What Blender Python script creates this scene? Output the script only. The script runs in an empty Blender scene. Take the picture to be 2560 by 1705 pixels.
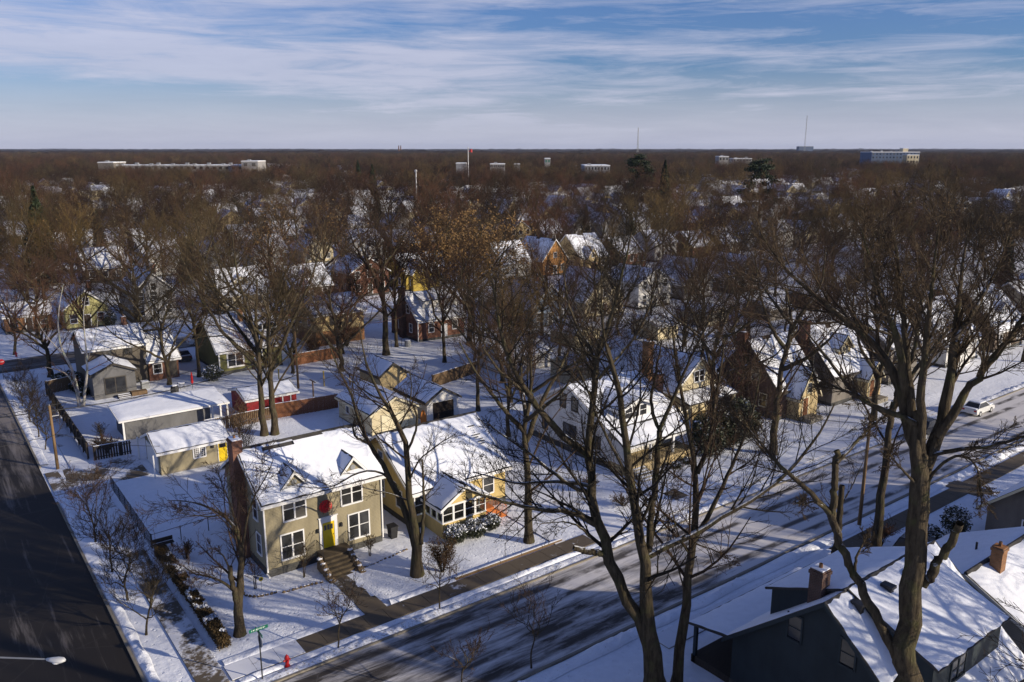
import bpy, math, random
import numpy as np
from mathutils import Vector, Matrix

R = math.radians
random.seed(7)
rng = np.random.default_rng(11)
sc = bpy.context.scene
COL = sc.collection

# ------------------------------------------------------------------ camera
CAM_H = 30.0
FPX, CPX, CPY = 2040.0, 1280.0, 852.5
PITCH = math.atan((CPY - 372.0) / FPX)
YAW = R(36.8)
cam_d = bpy.data.cameras.new('camera')
cam_d.sensor_fit = 'HORIZONTAL'
cam_d.sensor_width = 36.0
cam_d.lens = 36.0 * FPX / 2560.0
cam_d.clip_start = 0.5
cam_d.clip_end = 40000.0
cam = bpy.data.objects.new('camera', cam_d)
COL.objects.link(cam)
cam.location = (0, 0, CAM_H)
cam.rotation_euler = (R(90) - PITCH, 0, -YAW)
sc.camera = cam

# ------------------------------------------------------------------ light
SUN_EL = R(18.0)
SUN_DIR = Vector((0.545 * math.cos(SUN_EL), -0.839 * math.cos(SUN_EL), math.sin(SUN_EL)))  # towards the sun
sun_d = bpy.data.lights.new('sun', 'SUN')
sun_d.energy = 5.0
sun_d.angle = R(0.55)
sun_d.color = (1.0, 0.87, 0.68)
sun = bpy.data.objects.new('sun', sun_d)
COL.objects.link(sun)
sun.rotation_euler = SUN_DIR.to_track_quat('Z', 'Y').to_euler()
sun.location = (60, -60, 80)

world = bpy.data.worlds.new('World')
sc.world = world
world.use_nodes = True
wt = world.node_tree
for n in list(wt.nodes):
    wt.nodes.remove(n)


def nd(nt, typ, **kw):
    n = nt.nodes.new(typ)
    for k, v in kw.items():
        if k.startswith('i_'):
            key = k[2:]
            key = int(key) if key.isdigit() else key.replace('_', ' ')
            n.inputs[key].default_value = v
        else:
            setattr(n, k, v)
    return n


def ramp(nt, fac, stops, interp='LINEAR'):
    n = nt.nodes.new('ShaderNodeValToRGB')
    n.color_ramp.interpolation = interp
    els = n.color_ramp.elements
    while len(els) < len(stops):
        els.new(0.5)
    for e, (p, c) in zip(els, stops):
        e.position = p
        e.color = c if len(c) == 4 else (*c, 1)
    nt.links.new(fac, n.inputs[0])
    return n


def math_n(nt, op, a, b=None, clamp=False):
    n = nt.nodes.new('ShaderNodeMath')
    n.operation = op
    n.use_clamp = clamp
    for i, v in enumerate((a, b)):
        if v is None:
            continue
        if isinstance(v, (int, float)):
            n.inputs[i].default_value = v
        else:
            nt.links.new(v, n.inputs[i])
    return n.outputs[0]


def mixc(nt, fac, a, b, blend='MIX'):
    n = nt.nodes.new('ShaderNodeMix')
    n.data_type = 'RGBA'
    n.blend_type = blend
    for sock, v in ((n.inputs[0], fac), (n.inputs[6], a), (n.inputs[7], b)):
        if isinstance(v, (int, float)):
            sock.default_value = v
        elif isinstance(v, tuple):
            sock.default_value = v if len(v) == 4 else (*v, 1)
        else:
            nt.links.new(v, sock)
    return n.outputs[2]


SKY_STRENGTH = 0.05
sky = nd(wt, 'ShaderNodeTexSky', sky_type='NISHITA', sun_disc=False, sun_elevation=SUN_EL,
         sun_rotation=math.atan2(0.545, -0.839), air_density=1.15, dust_density=0.5, ozone_density=2.2, altitude=260.0)
tc = nd(wt, 'ShaderNodeTexCoord')
sep = nd(wt, 'ShaderNodeSeparateXYZ')
wt.links.new(tc.outputs['Generated'], sep.inputs[0])
# cirrus in long flat bands: the height above the horizon is stretched, so that the bands lie level all round
mp = nd(wt, 'ShaderNodeMapping', i_Location=(2.79, 2.0, 1.61), i_Scale=(1.0, 1.0, 9.0))
wt.links.new(tc.outputs['Generated'], mp.inputs[0])
n_big = nd(wt, 'ShaderNodeTexNoise', i_Scale=1.55, i_Detail=3.0, i_Roughness=0.5, i_Distortion=0.35)
n_fine = nd(wt, 'ShaderNodeTexNoise', i_Scale=6.5, i_Detail=11.0, i_Roughness=0.66, i_Distortion=0.45)
mp2 = nd(wt, 'ShaderNodeMapping', i_Rotation=(0.10, 0.12, 0.0), i_Location=(2.15, 1.69, 0.87), i_Scale=(1.0, 1.0, 11.0))
wt.links.new(tc.outputs['Generated'], mp2.inputs[0])
wt.links.new(mp.outputs[0], n_big.inputs['Vector'])
wt.links.new(mp2.outputs[0], n_fine.inputs['Vector'])
dens = math_n(wt, 'ADD', math_n(wt, 'MULTIPLY', n_big.outputs[0], 0.60), math_n(wt, 'MULTIPLY', n_fine.outputs[0], 0.40))
cl = ramp(wt, dens, [(0.40, (0, 0, 0)), (0.48, (0.45, 0.45, 0.45)), (0.57, (0.95, 0.95, 0.95))])
low = ramp(wt, sep.outputs[2], [(0.0, (0.88,) * 3), (0.03, (0.66,) * 3), (0.09, (0.0,) * 3)])
# a thin layer looks dense where it is seen edge on, near the horizon, and clear overhead
path = math_n(wt, 'DIVIDE', 0.17, math_n(wt, 'ADD', math_n(wt, 'MAXIMUM', sep.outputs[2], 0.0), 0.03), True)
cmask = math_n(wt, 'MAXIMUM', math_n(wt, 'MULTIPLY', math_n(wt, 'MULTIPLY', cl.outputs[0], 0.80), path), low.outputs[0])
skyc = mixc(wt, 1.0, sky.outputs[0], (0.82, 1.14, 2.0), 'MULTIPLY')
cloud_col = mixc(wt, n_fine.outputs[0], (8.0, 8.3, 11.0), (12.6, 12.6, 15.0))
skymix = mixc(wt, cmask, skyc, cloud_col)
bg = nd(wt, 'ShaderNodeBackground', i_Strength=SKY_STRENGTH)
wt.links.new(skymix, bg.inputs[0])
wo = nd(wt, 'ShaderNodeOutputWorld')
wt.links.new(bg.outputs[0], wo.inputs[0])

sc.view_settings.view_transform = 'Standard'
sc.view_settings.look = 'None'
sc.view_settings.exposure = 0.17
sc.view_settings.gamma = 1.0
sc.view_settings.use_curve_mapping = False
sc.render.engine = 'CYCLES'
sc.cycles.max_bounces = 5
sc.cycles.diffuse_bounces = 2
sc.cycles.glossy_bounces = 2
sc.cycles.transparent_max_bounces = 6
sc.cycles.volume_bounces = 0
sc.cycles.use_adaptive_sampling = False
sc.cycles.use_denoising = True
sc.cycles.denoiser = 'OPENIMAGEDENOISE'
sc.cycles.denoising_input_passes = 'RGB_ALBEDO_NORMAL'
sc.cycles.denoising_prefilter = 'ACCURATE'

# ------------------------------------------------------------------ where a point of the photograph lies in the place
FWX, FWY = math.sin(YAW), math.cos(YAW)
RTX, RTY = math.cos(YAW), -math.sin(YAW)


def ray(px, py):
    u = (px - CPX) / FPX
    v = -(py - CPY) / FPX
    f = math.cos(PITCH) + v * math.sin(PITCH)
    return Vector((FWX * f + RTX * u, FWY * f + RTY * u, -math.sin(PITCH) + v * math.cos(PITCH)))


def on_z(px, py, z=0.0):
    r = ray(px, py)
    return Vector((0, 0, CAM_H)) + r * ((z - CAM_H) / r.z)


def at_dist(px, py, hf):
    """the point of a ray at horizontal distance hf along the view"""
    r = ray(px, py)
    return Vector((0, 0, CAM_H)) + r * (hf / (r.x * FWX + r.y * FWY))


def hdist(x, y):
    return x * FWX + y * FWY


def in_view(x, y, margin=0.0):
    f, s = hdist(x, y), x * RTX + y * RTY
    return f > 5 and abs(s) < f * 0.66 + margin


# ------------------------------------------------------------------ noise on arrays
_lat = rng.random((257, 257))


def vnoise(x, y, seed=0):
    x = np.asarray(x, float) + seed * 17.31
    y = np.asarray(y, float) + seed * 7.77
    xi, yi = np.floor(x).astype(int), np.floor(y).astype(int)
    fx, fy = x - xi, y - yi
    fx, fy = fx * fx * (3 - 2 * fx), fy * fy * (3 - 2 * fy)
    a, b = _lat[xi % 256, yi % 256], _lat[(xi + 1) % 256, yi % 256]
    c, d = _lat[xi % 256, (yi + 1) % 256], _lat[(xi + 1) % 256, (yi + 1) % 256]
    return (a * (1 - fx) + b * fx) * (1 - fy) + (c * (1 - fx) + d * fx) * fy


def fbm(x, y, seed=0, octaves=3):
    s, a = 0.0, 0.5
    for k in range(octaves):
        s = s + a * vnoise(x * 2 ** k, y * 2 ** k, seed + k)
        a *= 0.5
    return s / (1 - 0.5 ** octaves)
# ------------------------------------------------------------------ materials
MATS = {}


def base_mat(name, rough=0.8, spec=0.25):
    m = bpy.data.materials.new(name)
    m.use_nodes = True
    b = m.node_tree.nodes['Principled BSDF']
    b.inputs['Roughness'].default_value = rough
    b.inputs['Specular IOR Level'].default_value = spec
    MATS[name] = m
    return m, m.node_tree, b


def coords(nt, scale=(1, 1, 1), rot=(0, 0, 0)):
    t = nd(nt, 'ShaderNodeTexCoord')
    mpn = nd(nt, 'ShaderNodeMapping', i_Scale=scale, i_Rotation=rot)
    nt.links.new(t.outputs['Object'], mpn.inputs[0])
    return mpn.outputs[0]


def noise(nt, vec, scale, detail=4.0, rough=0.55, dist=0.0):
    n = nd(nt, 'ShaderNodeTexNoise', i_Scale=scale, i_Detail=detail, i_Roughness=rough, i_Distortion=dist)
    nt.links.new(vec, n.inputs['Vector'])
    return n.outputs[0]


def bump(nt, b, h, strength, distance):
    n = nd(nt, 'ShaderNodeBump', i_Strength=strength, i_Distance=distance)
    nt.links.new(h, n.inputs['Height'])
    nt.links.new(n.outputs[0], b.inputs['Normal'])


def mk(name, c1, c2=None, scale=3.0, rough=0.8, spec=0.25, lines=None, bstr=0.0, bscale=20.0, bdist=0.02, stretch=(1, 1, 1)):
    m, nt, b = base_mat(name, rough, spec)
    v = coords(nt, stretch)
    c2 = c2 or tuple(c * 0.75 for c in c1)
    f = noise(nt, v, scale, 5.0, 0.6)
    r = ramp(nt, f, [(0.32, (0, 0, 0)), (0.68, (1, 1, 1))])
    col = mixc(nt, r.outputs[0], c1, c2)
    if lines:
        wear = ramp(nt, noise(nt, coords(nt, (1, 1, 0.25)), 0.9, 5.0, 0.65), [(0.3, (0.74,) * 3), (0.55, (1.0,) * 3), (0.8, (1.1,) * 3)])
        col = mixc(nt, 1.0, col, wear.outputs[0], 'MULTIPLY')
        # courses of lap siding or boards: each course leans out to a lip, with a thin dark gap under it
        per, axis, depth = lines
        s = nd(nt, 'ShaderNodeSeparateXYZ')
        nt.links.new(coords(nt), s.inputs[0])
        ph = math_n(nt, 'FRACT', math_n(nt, 'DIVIDE', s.outputs[axis], per))
        gap = ramp(nt, ph, [(0.0, (0.45,) * 3), (0.10, (1, 1, 1)), (1.0, (1, 1, 1))])
        col = mixc(nt, 1.0, col, gap.outputs[0], 'MULTIPLY')
        bump(nt, b, math_n(nt, 'SUBTRACT', 1.0, ph), 0.8, depth)
    elif bstr:
        bump(nt, b, noise(nt, v, bscale, 4.0), bstr, bdist)
    nt.links.new(col, b.inputs['Base Color'])
    return m


def mk_brick(name, c1, c2, mortar=(0.19, 0.165, 0.145), bw=0.21, bh=0.075):
    m, nt, b = base_mat(name, 0.9, 0.15)
    t = nd(nt, 'ShaderNodeTexCoord')
    s = nd(nt, 'ShaderNodeSeparateXYZ')
    nt.links.new(t.outputs['Object'], s.inputs[0])
    cmb = nd(nt, 'ShaderNodeCombineXYZ')
    nt.links.new(math_n(nt, 'ADD', s.outputs[0], s.outputs[1]), cmb.inputs[0])
    nt.links.new(s.outputs[2], cmb.inputs[1])
    br = nd(nt, 'ShaderNodeTexBrick', i_Color1=(*c1, 1), i_Color2=(*c2, 1), i_Mortar=(*mortar, 1), i_Scale=1.0)
    br.inputs['Mortar Size'].default_value = 0.009
    br.inputs['Brick Width'].default_value = bw
    br.inputs['Row Height'].default_value = bh
    nt.links.new(cmb.outputs[0], br.inputs['Vector'])
    f = noise(nt, coords(nt), 1.2, 4.0)
    dk = ramp(nt, f, [(0.3, (0.6,) * 3), (0.7, (1.1,) * 3)])
    nt.links.new(mixc(nt, 1.0, br.outputs[0], dk.outputs[0], 'MULTIPLY'), b.inputs['Base Color'])
    bump(nt, b, math_n(nt, 'SUBTRACT', 1.0, br.outputs['Fac']), 0.6, 0.012)
    return m


SNOW = (0.83, 0.86, 0.93)


def mk_snow(name, lump=1.0, grass=0.0, foot=0.0):
    m, nt, b = base_mat(name, 0.62, 0.2)
    v = coords(nt)
    big, mid, fine = noise(nt, v, 0.22, 3.0), noise(nt, v, 2.1, 5.0, 0.6), noise(nt, v, 11.0, 5.0, 0.65)
    col = mixc(nt, ramp(nt, mid, [(0.35, (0, 0, 0)), (0.7, (1, 1, 1))]).outputs[0], SNOW, (0.76, 0.79, 0.86))
    h = math_n(nt, 'ADD', math_n(nt, 'MULTIPLY', big, 0.9), math_n(nt, 'ADD', math_n(nt, 'MULTIPLY', mid, 0.38), math_n(nt, 'MULTIPLY', fine, 0.045)))
    if foot:
        vo = nd(nt, 'ShaderNodeTexVoronoi', i_Scale=2.3)
        nt.links.new(v, vo.inputs['Vector'])
        pit = ramp(nt, vo.outputs['Distance'], [(0.0, (0.0,) * 3), (0.16, (0.15,) * 3), (0.24, (1,) * 3)])
        where = ramp(nt, noise(nt, v, 0.45, 2.0), [(0.44, (1,) * 3), (0.54, (0,) * 3)])
        h = math_n(nt, 'ADD', h, math_n(nt, 'MULTIPLY', math_n(nt, 'MAXIMUM', pit.outputs[0], where.outputs[0]), 0.34 * foot))
    if foot:  # trampled, clodded stretches, and grass tips showing through thin snow
        clod = noise(nt, v, 5.5, 4.0, 0.7)
        tramp = ramp(nt, noise(nt, v, 0.16, 3.0), [(0.42, (0,) * 3), (0.60, (1,) * 3)])
        h = math_n(nt, 'ADD', h, math_n(nt, 'MULTIPLY', math_n(nt, 'MULTIPLY', clod, tramp.outputs[0]), 0.42))
        tips = ramp(nt, noise(nt, v, 14.0, 4.0, 0.7), [(0.66, (0,) * 3), (0.72, (1,) * 3)])
        col = mixc(nt, math_n(nt, 'MULTIPLY', math_n(nt, 'MULTIPLY', tips.outputs[0], tramp.outputs[0]), 0.5), col, (0.30, 0.25, 0.17))
    if grass:
        g = ramp(nt, noise(nt, v, 6.0, 7.0, 0.75), [(0.66 - grass, (0,) * 3), (0.74 - grass, (1,) * 3)])
        col = mixc(nt, math_n(nt, 'MULTIPLY', g.outputs[0], 0.75), col, (0.20, 0.16, 0.09))
    bump(nt, b, h, 0.75 * lump, 0.22)
    nt.links.new(col, b.inputs['Base Color'])
    return m


mk_snow('snow_lawn', 1.0, 0.0, 1.0)
mk_snow('snow_roof', 0.55)
mk_snow('snow_verge', 1.3, 0.14)
mk_snow('snow_bank', 1.6, 0.06)


def mk_road(name, dark, dust, axis, amount, tracks):
    """tarmac with snow packed thin between the wheel tracks, drawn out along the road"""
    m, nt, b = base_mat(name, 0.7, 0.3)
    sl = (0.16, 1.05, 1.0) if axis == 'x' else (1.2, 0.07, 1.0)
    v = coords(nt, sl)
    v1 = coords(nt, (0.3, 0.55, 1) if axis == 'x' else (0.55, 0.3, 1))
    streak = noise(nt, v, 1.4, 6.0, 0.7, 0.4)
    patch = noise(nt, v1, 0.35, 3.0)
    grit = noise(nt, coords(nt), 25.0, 3.0, 0.7)
    s = nd(nt, 'ShaderNodeSeparateXYZ')
    nt.links.new(coords(nt), s.inputs[0])
    across = s.outputs[1 if axis == 'x' else 0]
    tr = math_n(nt, 'SINE', math_n(nt, 'MULTIPLY', across, 2 * math.pi / 2.05))
    f = math_n(nt, 'ADD', math_n(nt, 'MULTIPLY', streak, 0.62), math_n(nt, 'MULTIPLY', patch, 0.38))
    f = math_n(nt, 'ADD', f, math_n(nt, 'MULTIPLY', tr, tracks))
    f = math_n(nt, 'ADD', f, math_n(nt, 'MULTIPLY', grit, 0.10))
    if axis == 'x':  # the snow lies unbroken further along the street
        mr = nd(nt, 'ShaderNodeMapRange', i_1=30.0, i_2=62.0, i_3=0.0, i_4=0.16)
        nt.links.new(s.outputs[0], mr.inputs[0])
        f = math_n(nt, 'ADD', f, mr.outputs[0])
    else:
        mr = nd(nt, 'ShaderNodeMapRange', i_1=74.0, i_2=100.0, i_3=0.0, i_4=0.20)
        nt.links.new(s.outputs[1], mr.inputs[0])
        f = math_n(nt, 'ADD', f, mr.outputs[0])
    k = ramp(nt, f, [(0.56 - amount, (0,) * 3), (0.74 - amount, (1,) * 3)])
    # wheel tracks with hard edges, worn through to the tarmac, and a web of old cracks
    vt = coords(nt, (0.035, 0.22, 1.0) if axis == 'x' else (0.22, 0.035, 1.0))
    sway = math_n(nt, 'ADD', across, math_n(nt, 'MULTIPLY', noise(nt, vt, 1.0, 2.0), 1.5))
    tri = None
    for c in ((34.1, 35.7, 38.6, 40.2) if axis == 'x' else (-0.2, 1.4, 3.9, 5.5)):  # two wheel tracks to a lane
        d_ = math_n(nt, 'ABSOLUTE', math_n(nt, 'SUBTRACT', sway, c + 0.75))
        tri = d_ if tri is None else math_n(nt, 'MINIMUM', tri, d_)
    lanes = ramp(nt, math_n(nt, 'ADD', tri, math_n(nt, 'MULTIPLY', grit, 0.10)), [(0.20, (0.08,) * 3), (0.42, (1,) * 3)])
    wob = ramp(nt, noise(nt, v1, 0.9, 4.0, 0.6), [(0.46, (0,) * 3), (0.58, (0.9,) * 3)])
    kk = math_n(nt, 'MULTIPLY', k.outputs[0], math_n(nt, 'MAXIMUM', lanes.outputs[0], wob.outputs[0]))
    vc = nd(nt, 'ShaderNodeTexVoronoi', feature='DISTANCE_TO_EDGE', i_Scale=0.23)
    nt.links.new(coords(nt), vc.inputs['Vector'])
    crack = ramp(nt, math_n(nt, 'ADD', vc.outputs['Distance'], math_n(nt, 'MULTIPLY', grit, 0.01)), [(0.008, (1,) * 3), (0.016, (0,) * 3)])
    dust_c = math_n(nt, 'MAXIMUM', kk, math_n(nt, 'MULTIPLY', crack.outputs[0], 0.06))
    nt.links.new(mixc(nt, dust_c, mixc(nt, grit, dark, tuple(c * 0.6 for c in dark)), dust), b.inputs['Base Color'])
    bump(nt, b, math_n(nt, 'ADD', grit, math_n(nt, 'MULTIPLY', k.outputs[0], 1.5)), 0.5, 0.02)
    return m


mk_road('road_packed', (0.060, 0.051, 0.045), (0.64, 0.62, 0.62), 'x', 0.085, 0.03)
mk_road('road_bare', (0.022, 0.018, 0.015), (0.20, 0.18, 0.17), 'y', -0.05, 0.03)
mk_road('road_far', (0.07, 0.06, 0.055), (0.45, 0.44, 0.44), 'x', 0.03, 0.02)


def mk_walk(name, bare):
    m, nt, b = base_mat(name, 0.75, 0.3)
    t = nd(nt, 'ShaderNodeNewGeometry')
    pos = t.outputs['Position']
    n1, n2 = noise(nt, pos, 0.35, 3.0), noise(nt, pos, 3.5, 5.0, 0.65)
    f = math_n(nt, 'ADD', math_n(nt, 'MULTIPLY', n1, 0.7), math_n(nt, 'MULTIPLY', n2, 0.3))
    k = ramp(nt, f, [(bare, (0,) * 3), (bare + 0.08, (1,) * 3)])
    con = mixc(nt, n2, (0.135, 0.108, 0.076), (0.082, 0.066, 0.048))
    nt.links.new(mixc(nt, k.outputs[0], con, (0.72, 0.74, 0.8)), b.inputs['Base Color'])
    bump(nt, b, k.outputs[0], 0.6, 0.03)
    return m


mk_walk('walk_bare', 0.60)
mk_walk('walk_patchy', 0.47)
mk_walk('walk_snowy', 0.36)


def mk_bark(name, c1, c2, snow=0.0, scale=6.0):
    m, nt, b = base_mat(name, 0.9, 0.1)
    v = coords(nt, (1, 1, 0.22))
    f = noise(nt, v, scale, 5.0, 0.65)
    col = mixc(nt, ramp(nt, f, [(0.35, (0,) * 3), (0.65, (1,) * 3)]).outputs[0], c1, c2)
    # lichen: greener blotches
    li = ramp(nt, noise(nt, coords(nt), 1.3, 3.0), [(0.52, (0,) * 3), (0.66, (1,) * 3)])
    col = mixc(nt, math_n(nt, 'MULTIPLY', li.outputs[0], 0.45), col, (c1[0] * 0.9, c1[1] * 1.15, c1[2] * 0.7))
    if snow:
        g = nd(nt, 'ShaderNodeNewGeometry')
        s = nd(nt, 'ShaderNodeSeparateXYZ')
        nt.links.new(g.outputs['True Normal'], s.inputs[0])
        up = ramp(nt, s.outputs[2], [(0.62, (0,) * 3), (0.80, (1,) * 3)])
        ns = ramp(nt, noise(nt, coords(nt), 1.6, 4.0), [(0.60 - snow, (0,) * 3), (0.68 - snow, (1,) * 3)])
        col = mixc(nt, math_n(nt, 'MULTIPLY', up.outputs[0], ns.outputs[0]), col, SNOW)
    nt.links.new(col, b.inputs['Base Color'])
    fur = noise(nt, coords(nt, (1, 1, 0.13)), scale * 2.2, 4.0, 0.7)
    bump(nt, b, math_n(nt, 'ADD', f, fur), 1.0, 0.11)
    return m


mk_bark('bark_grey', (0.105, 0.083, 0.054), (0.038, 0.030, 0.021), 0.06)
mk_bark('bark_snowy', (0.105, 0.084, 0.054), (0.038, 0.031, 0.021), 0.20)
mk_bark('bark_birch', (0.50, 0.47, 0.43), (0.30, 0.27, 0.24), 0.0, 3.0)


def mk_twig(name, c1, c2):
    m, nt, b = base_mat(name, 0.9, 0.1)
    f = noise(nt, coords(nt), 0.35, 3.0)
    col = mixc(nt, ramp(nt, f, [(0.35, (0,) * 3), (0.65, (1,) * 3)]).outputs[0], c1, c2)
    oi = nd(nt, 'ShaderNodeObjectInfo')  # every tree a little lighter or darker than the next
    k = ramp(nt, oi.outputs['Random'], [(0.0, (0.42, 0.44, 0.47)), (0.45, (0.9, 0.9, 0.9)), (0.75, (1.25, 1.12, 1.0)), (1.0, (1.8, 1.62, 1.3))])
    nt.links.new(mixc(nt, 1.0, col, k.outputs[0], 'MULTIPLY'), b.inputs['Base Color'])


mk_twig('twig_brown', (0.078, 0.053, 0.037), (0.040, 0.029, 0.021))
mk_twig('twig_red', (0.084, 0.048, 0.036), (0.044, 0.028, 0.022))
mk_twig('twig_grey', (0.068, 0.055, 0.039), (0.034, 0.028, 0.021))
mk_twig('twig_gold', (0.19, 0.135, 0.055), (0.11, 0.08, 0.036))
mk_twig('twig_olive', (0.108, 0.083, 0.045), (0.058, 0.045, 0.026))
mk('far_canopy', (0.045, 0.034, 0.030), (0.026, 0.021, 0.020), scale=0.05, rough=1.0, spec=0.0)
mk('leaf_oak', (0.27, 0.165, 0.065), (0.155, 0.092, 0.038), scale=1.5, rough=0.8)
mk('leaf_evergreen', (0.045, 0.052, 0.022), (0.020, 0.024, 0.012), scale=2.0, rough=0.5, spec=0.5)
mk('needle', (0.035, 0.050, 0.022), (0.018, 0.028, 0.014), scale=1.0, rough=0.7)
mk('hedge_brown', (0.105, 0.068, 0.028), (0.050, 0.035, 0.017), scale=2.0, rough=0.9)
mk('snow_clump', SNOW, (0.75, 0.78, 0.86), rough=0.7)

# walls
mk('siding_olive', (0.31, 0.27, 0.175), (0.275, 0.238, 0.155), 0.8, 0.7, lines=(0.115, 2, 0.018))
mk('siding_yellow', (0.62, 0.47, 0.19), (0.56, 0.42, 0.17), 0.8, 0.7, lines=(0.115, 2, 0.016))
mk('siding_white', (0.72, 0.71, 0.68), (0.66, 0.65, 0.62), 0.8, 0.7, lines=(0.13, 2, 0.016))
mk('siding_cream', (0.62, 0.54, 0.36), (0.57, 0.49, 0.32), 0.8, 0.7, lines=(0.13, 2, 0.016))
mk('siding_grey', (0.30, 0.30, 0.31), (0.25, 0.25, 0.26), 0.8, 0.7, lines=(0.13, 2, 0.016))
mk('siding_taupe', (0.20, 0.18, 0.155), (0.17, 0.15, 0.13), 0.8, 0.7, lines=(0.13, 2, 0.016))
mk('siding_green', (0.19, 0.185, 0.07), (0.16, 0.155, 0.06), 0.8, 0.7, lines=(0.13, 2, 0.016))
mk('siding_lime', (0.50, 0.47, 0.20), (0.45, 0.42, 0.18), 0.8, 0.7, lines=(0.13, 2, 0.016))
mk('siding_taupe_shaded', (0.120, 0.105, 0.085), (0.10, 0.085, 0.07), 0.8, 0.7, lines=(0.13, 2, 0.016))  # taupe darkened to stand for tree shade on the wall
mk('siding_grey_dark', (0.15, 0.15, 0.155), (0.125, 0.125, 0.13), 0.8, 0.7, lines=(0.13, 2, 0.016))  # grey darkened for tree shade on the rear addition; long garage shares it
mk('step_shaded', (0.13, 0.10, 0.062), (0.085, 0.066, 0.042), 3.0, 0.9, bstr=0.4)  # dark brown steps, deepened to stand for the shade of the shrubs
mk('siding_teal', (0.026, 0.038, 0.046), (0.020, 0.030, 0.037), 0.8, 0.6, lines=(0.115, 2, 0.018))
mk('siding_blue', (0.16, 0.20, 0.27), (0.13, 0.17, 0.23), 0.8, 0.7, lines=(0.13, 2, 0.016))
mk('siding_ochre', (0.42, 0.20, 0.06), (0.35, 0.17, 0.05), 0.8, 0.7, lines=(0.13, 2, 0.016))
mk('siding_mustard', (0.42, 0.31, 0.05), (0.36, 0.26, 0.05), 0.8, 0.7, lines=(0.13, 2, 0.016))
mk('siding_brown', (0.14, 0.105, 0.075), (0.11, 0.08, 0.06), 0.8, 0.7, lines=(0.13, 2, 0.016))
mk('stucco_tan', (0.50, 0.39, 0.21), (0.44, 0.34, 0.18), 1.5, 0.9, bstr=0.3)
mk('boards_red', (0.28, 0.020, 0.025), (0.22, 0.015, 0.02), 1.0, 0.6, lines=(0.2, 0, 0.02))
mk_brick('brick_red', (0.26, 0.105, 0.06), (0.18, 0.075, 0.045))
mk_brick('brick_orange', (0.36, 0.17, 0.07), (0.26, 0.12, 0.05))
mk_brick('brick_dark', (0.13, 0.065, 0.045), (0.09, 0.05, 0.038))
mk_brick('block_grey', (0.10, 0.10, 0.095), (0.075, 0.075, 0.072), (0.05, 0.05, 0.05), 0.4, 0.2)
mk('stone_warm', (0.22, 0.155, 0.085), (0.12, 0.085, 0.05), 3.0, 0.9, bstr=0.6, bscale=8)
mk('concrete', (0.26, 0.235, 0.19), (0.20, 0.18, 0.145), 2.0, 0.85, bstr=0.3)
mk('shingle_dark', (0.065, 0.062, 0.060), (0.042, 0.040, 0.039), 4.0, 0.9, bstr=0.5, bscale=14)
mk('shingle_brown', (0.085, 0.062, 0.045), (0.055, 0.042, 0.032), 4.0, 0.9, bstr=0.5, bscale=14)
mk('trim_white', (0.76, 0.76, 0.76), (0.68, 0.68, 0.68), 2.0, 0.55)
mk('trim_cream', (0.66, 0.60, 0.42), (0.58, 0.52, 0.36), 2.0, 0.55)
mk('trim_dark', (0.075, 0.065, 0.055), (0.055, 0.05, 0.045), 2.0, 0.6)
mk('trim_teal', (0.028, 0.040, 0.048), (0.022, 0.032, 0.039), 2.0, 0.6)
mk('paint_yellow', (0.78, 0.56, 0.015), (0.70, 0.48, 0.012), 1.5, 0.4, 0.4)
mk('paint_red', (0.45, 0.012, 0.015), (0.36, 0.010, 0.012), 3.0, 0.4, 0.4)
mk('ribbon_red_lit', (0.80, 0.020, 0.030), (0.68, 0.015, 0.022), 3.0, 0.45, 0.4)  # red brightened to stand for sunlight on the wreath
mk('paint_maroon', (0.16, 0.012, 0.018), (0.11, 0.01, 0.014), 3.0, 0.4, 0.4)
mk('paint_green_sign', (0.012, 0.17, 0.10), (0.010, 0.14, 0.085), 3.0, 0.4, 0.4)
mk('paint_orange', (0.60, 0.20, 0.03), (0.5, 0.16, 0.025), 3.0, 0.5, 0.4)
mk('plastic_lime', (0.25, 0.75, 0.08), (0.22, 0.65, 0.07), 3.0, 0.4, 0.4)
mk('metal_black', (0.022, 0.022, 0.024), (0.015, 0.015, 0.016), 3.0, 0.5, 0.4)
mk('metal_grey', (0.26, 0.27, 0.28), (0.20, 0.21, 0.22), 3.0, 0.45, 0.5)
mk('metal_pale', (0.55, 0.56, 0.56), (0.48, 0.49, 0.5), 3.0, 0.4, 0.5)
mk('wood_fence', (0.19, 0.125, 0.070), (0.11, 0.075, 0.045), 2.0, 0.9, stretch=(6, 6, 0.5))
mk('wood_red', (0.24, 0.105, 0.050), (0.16, 0.07, 0.036), 2.0, 0.9, stretch=(6, 6, 0.5))
mk('wood_dark', (0.055, 0.044, 0.036), (0.035, 0.03, 0.026), 2.0, 0.9, stretch=(6, 6, 0.5))
mk('wood_pole', (0.24, 0.155, 0.075), (0.15, 0.095, 0.05), 2.5, 0.9, stretch=(6, 6, 0.3))
mk('wood_deck', (0.50, 0.155, 0.035), (0.38, 0.11, 0.028), 2.0, 0.6, stretch=(6, 6, 0.5))
mk('rubber', (0.02, 0.02, 0.02), (0.014, 0.014, 0.014), 3.0, 0.8)
mk('car_white', (0.72, 0.72, 0.70), (0.68, 0.68, 0.66), 0.5, 0.25, 0.6)
mk('car_dark', (0.022, 0.024, 0.028), (0.018, 0.02, 0.024), 0.5, 0.25, 0.6)
mk('car_red', (0.20, 0.018, 0.02), (0.16, 0.015, 0.018), 0.5, 0.25, 0.6)
mk('car_grey', (0.16, 0.17, 0.18), (0.13, 0.14, 0.15), 0.5, 0.25, 0.6)
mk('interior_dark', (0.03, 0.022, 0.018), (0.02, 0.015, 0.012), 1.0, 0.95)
mk('far_building_blue', (0.10, 0.14, 0.22), (0.09, 0.12, 0.19), 0.1, 0.8)
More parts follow.
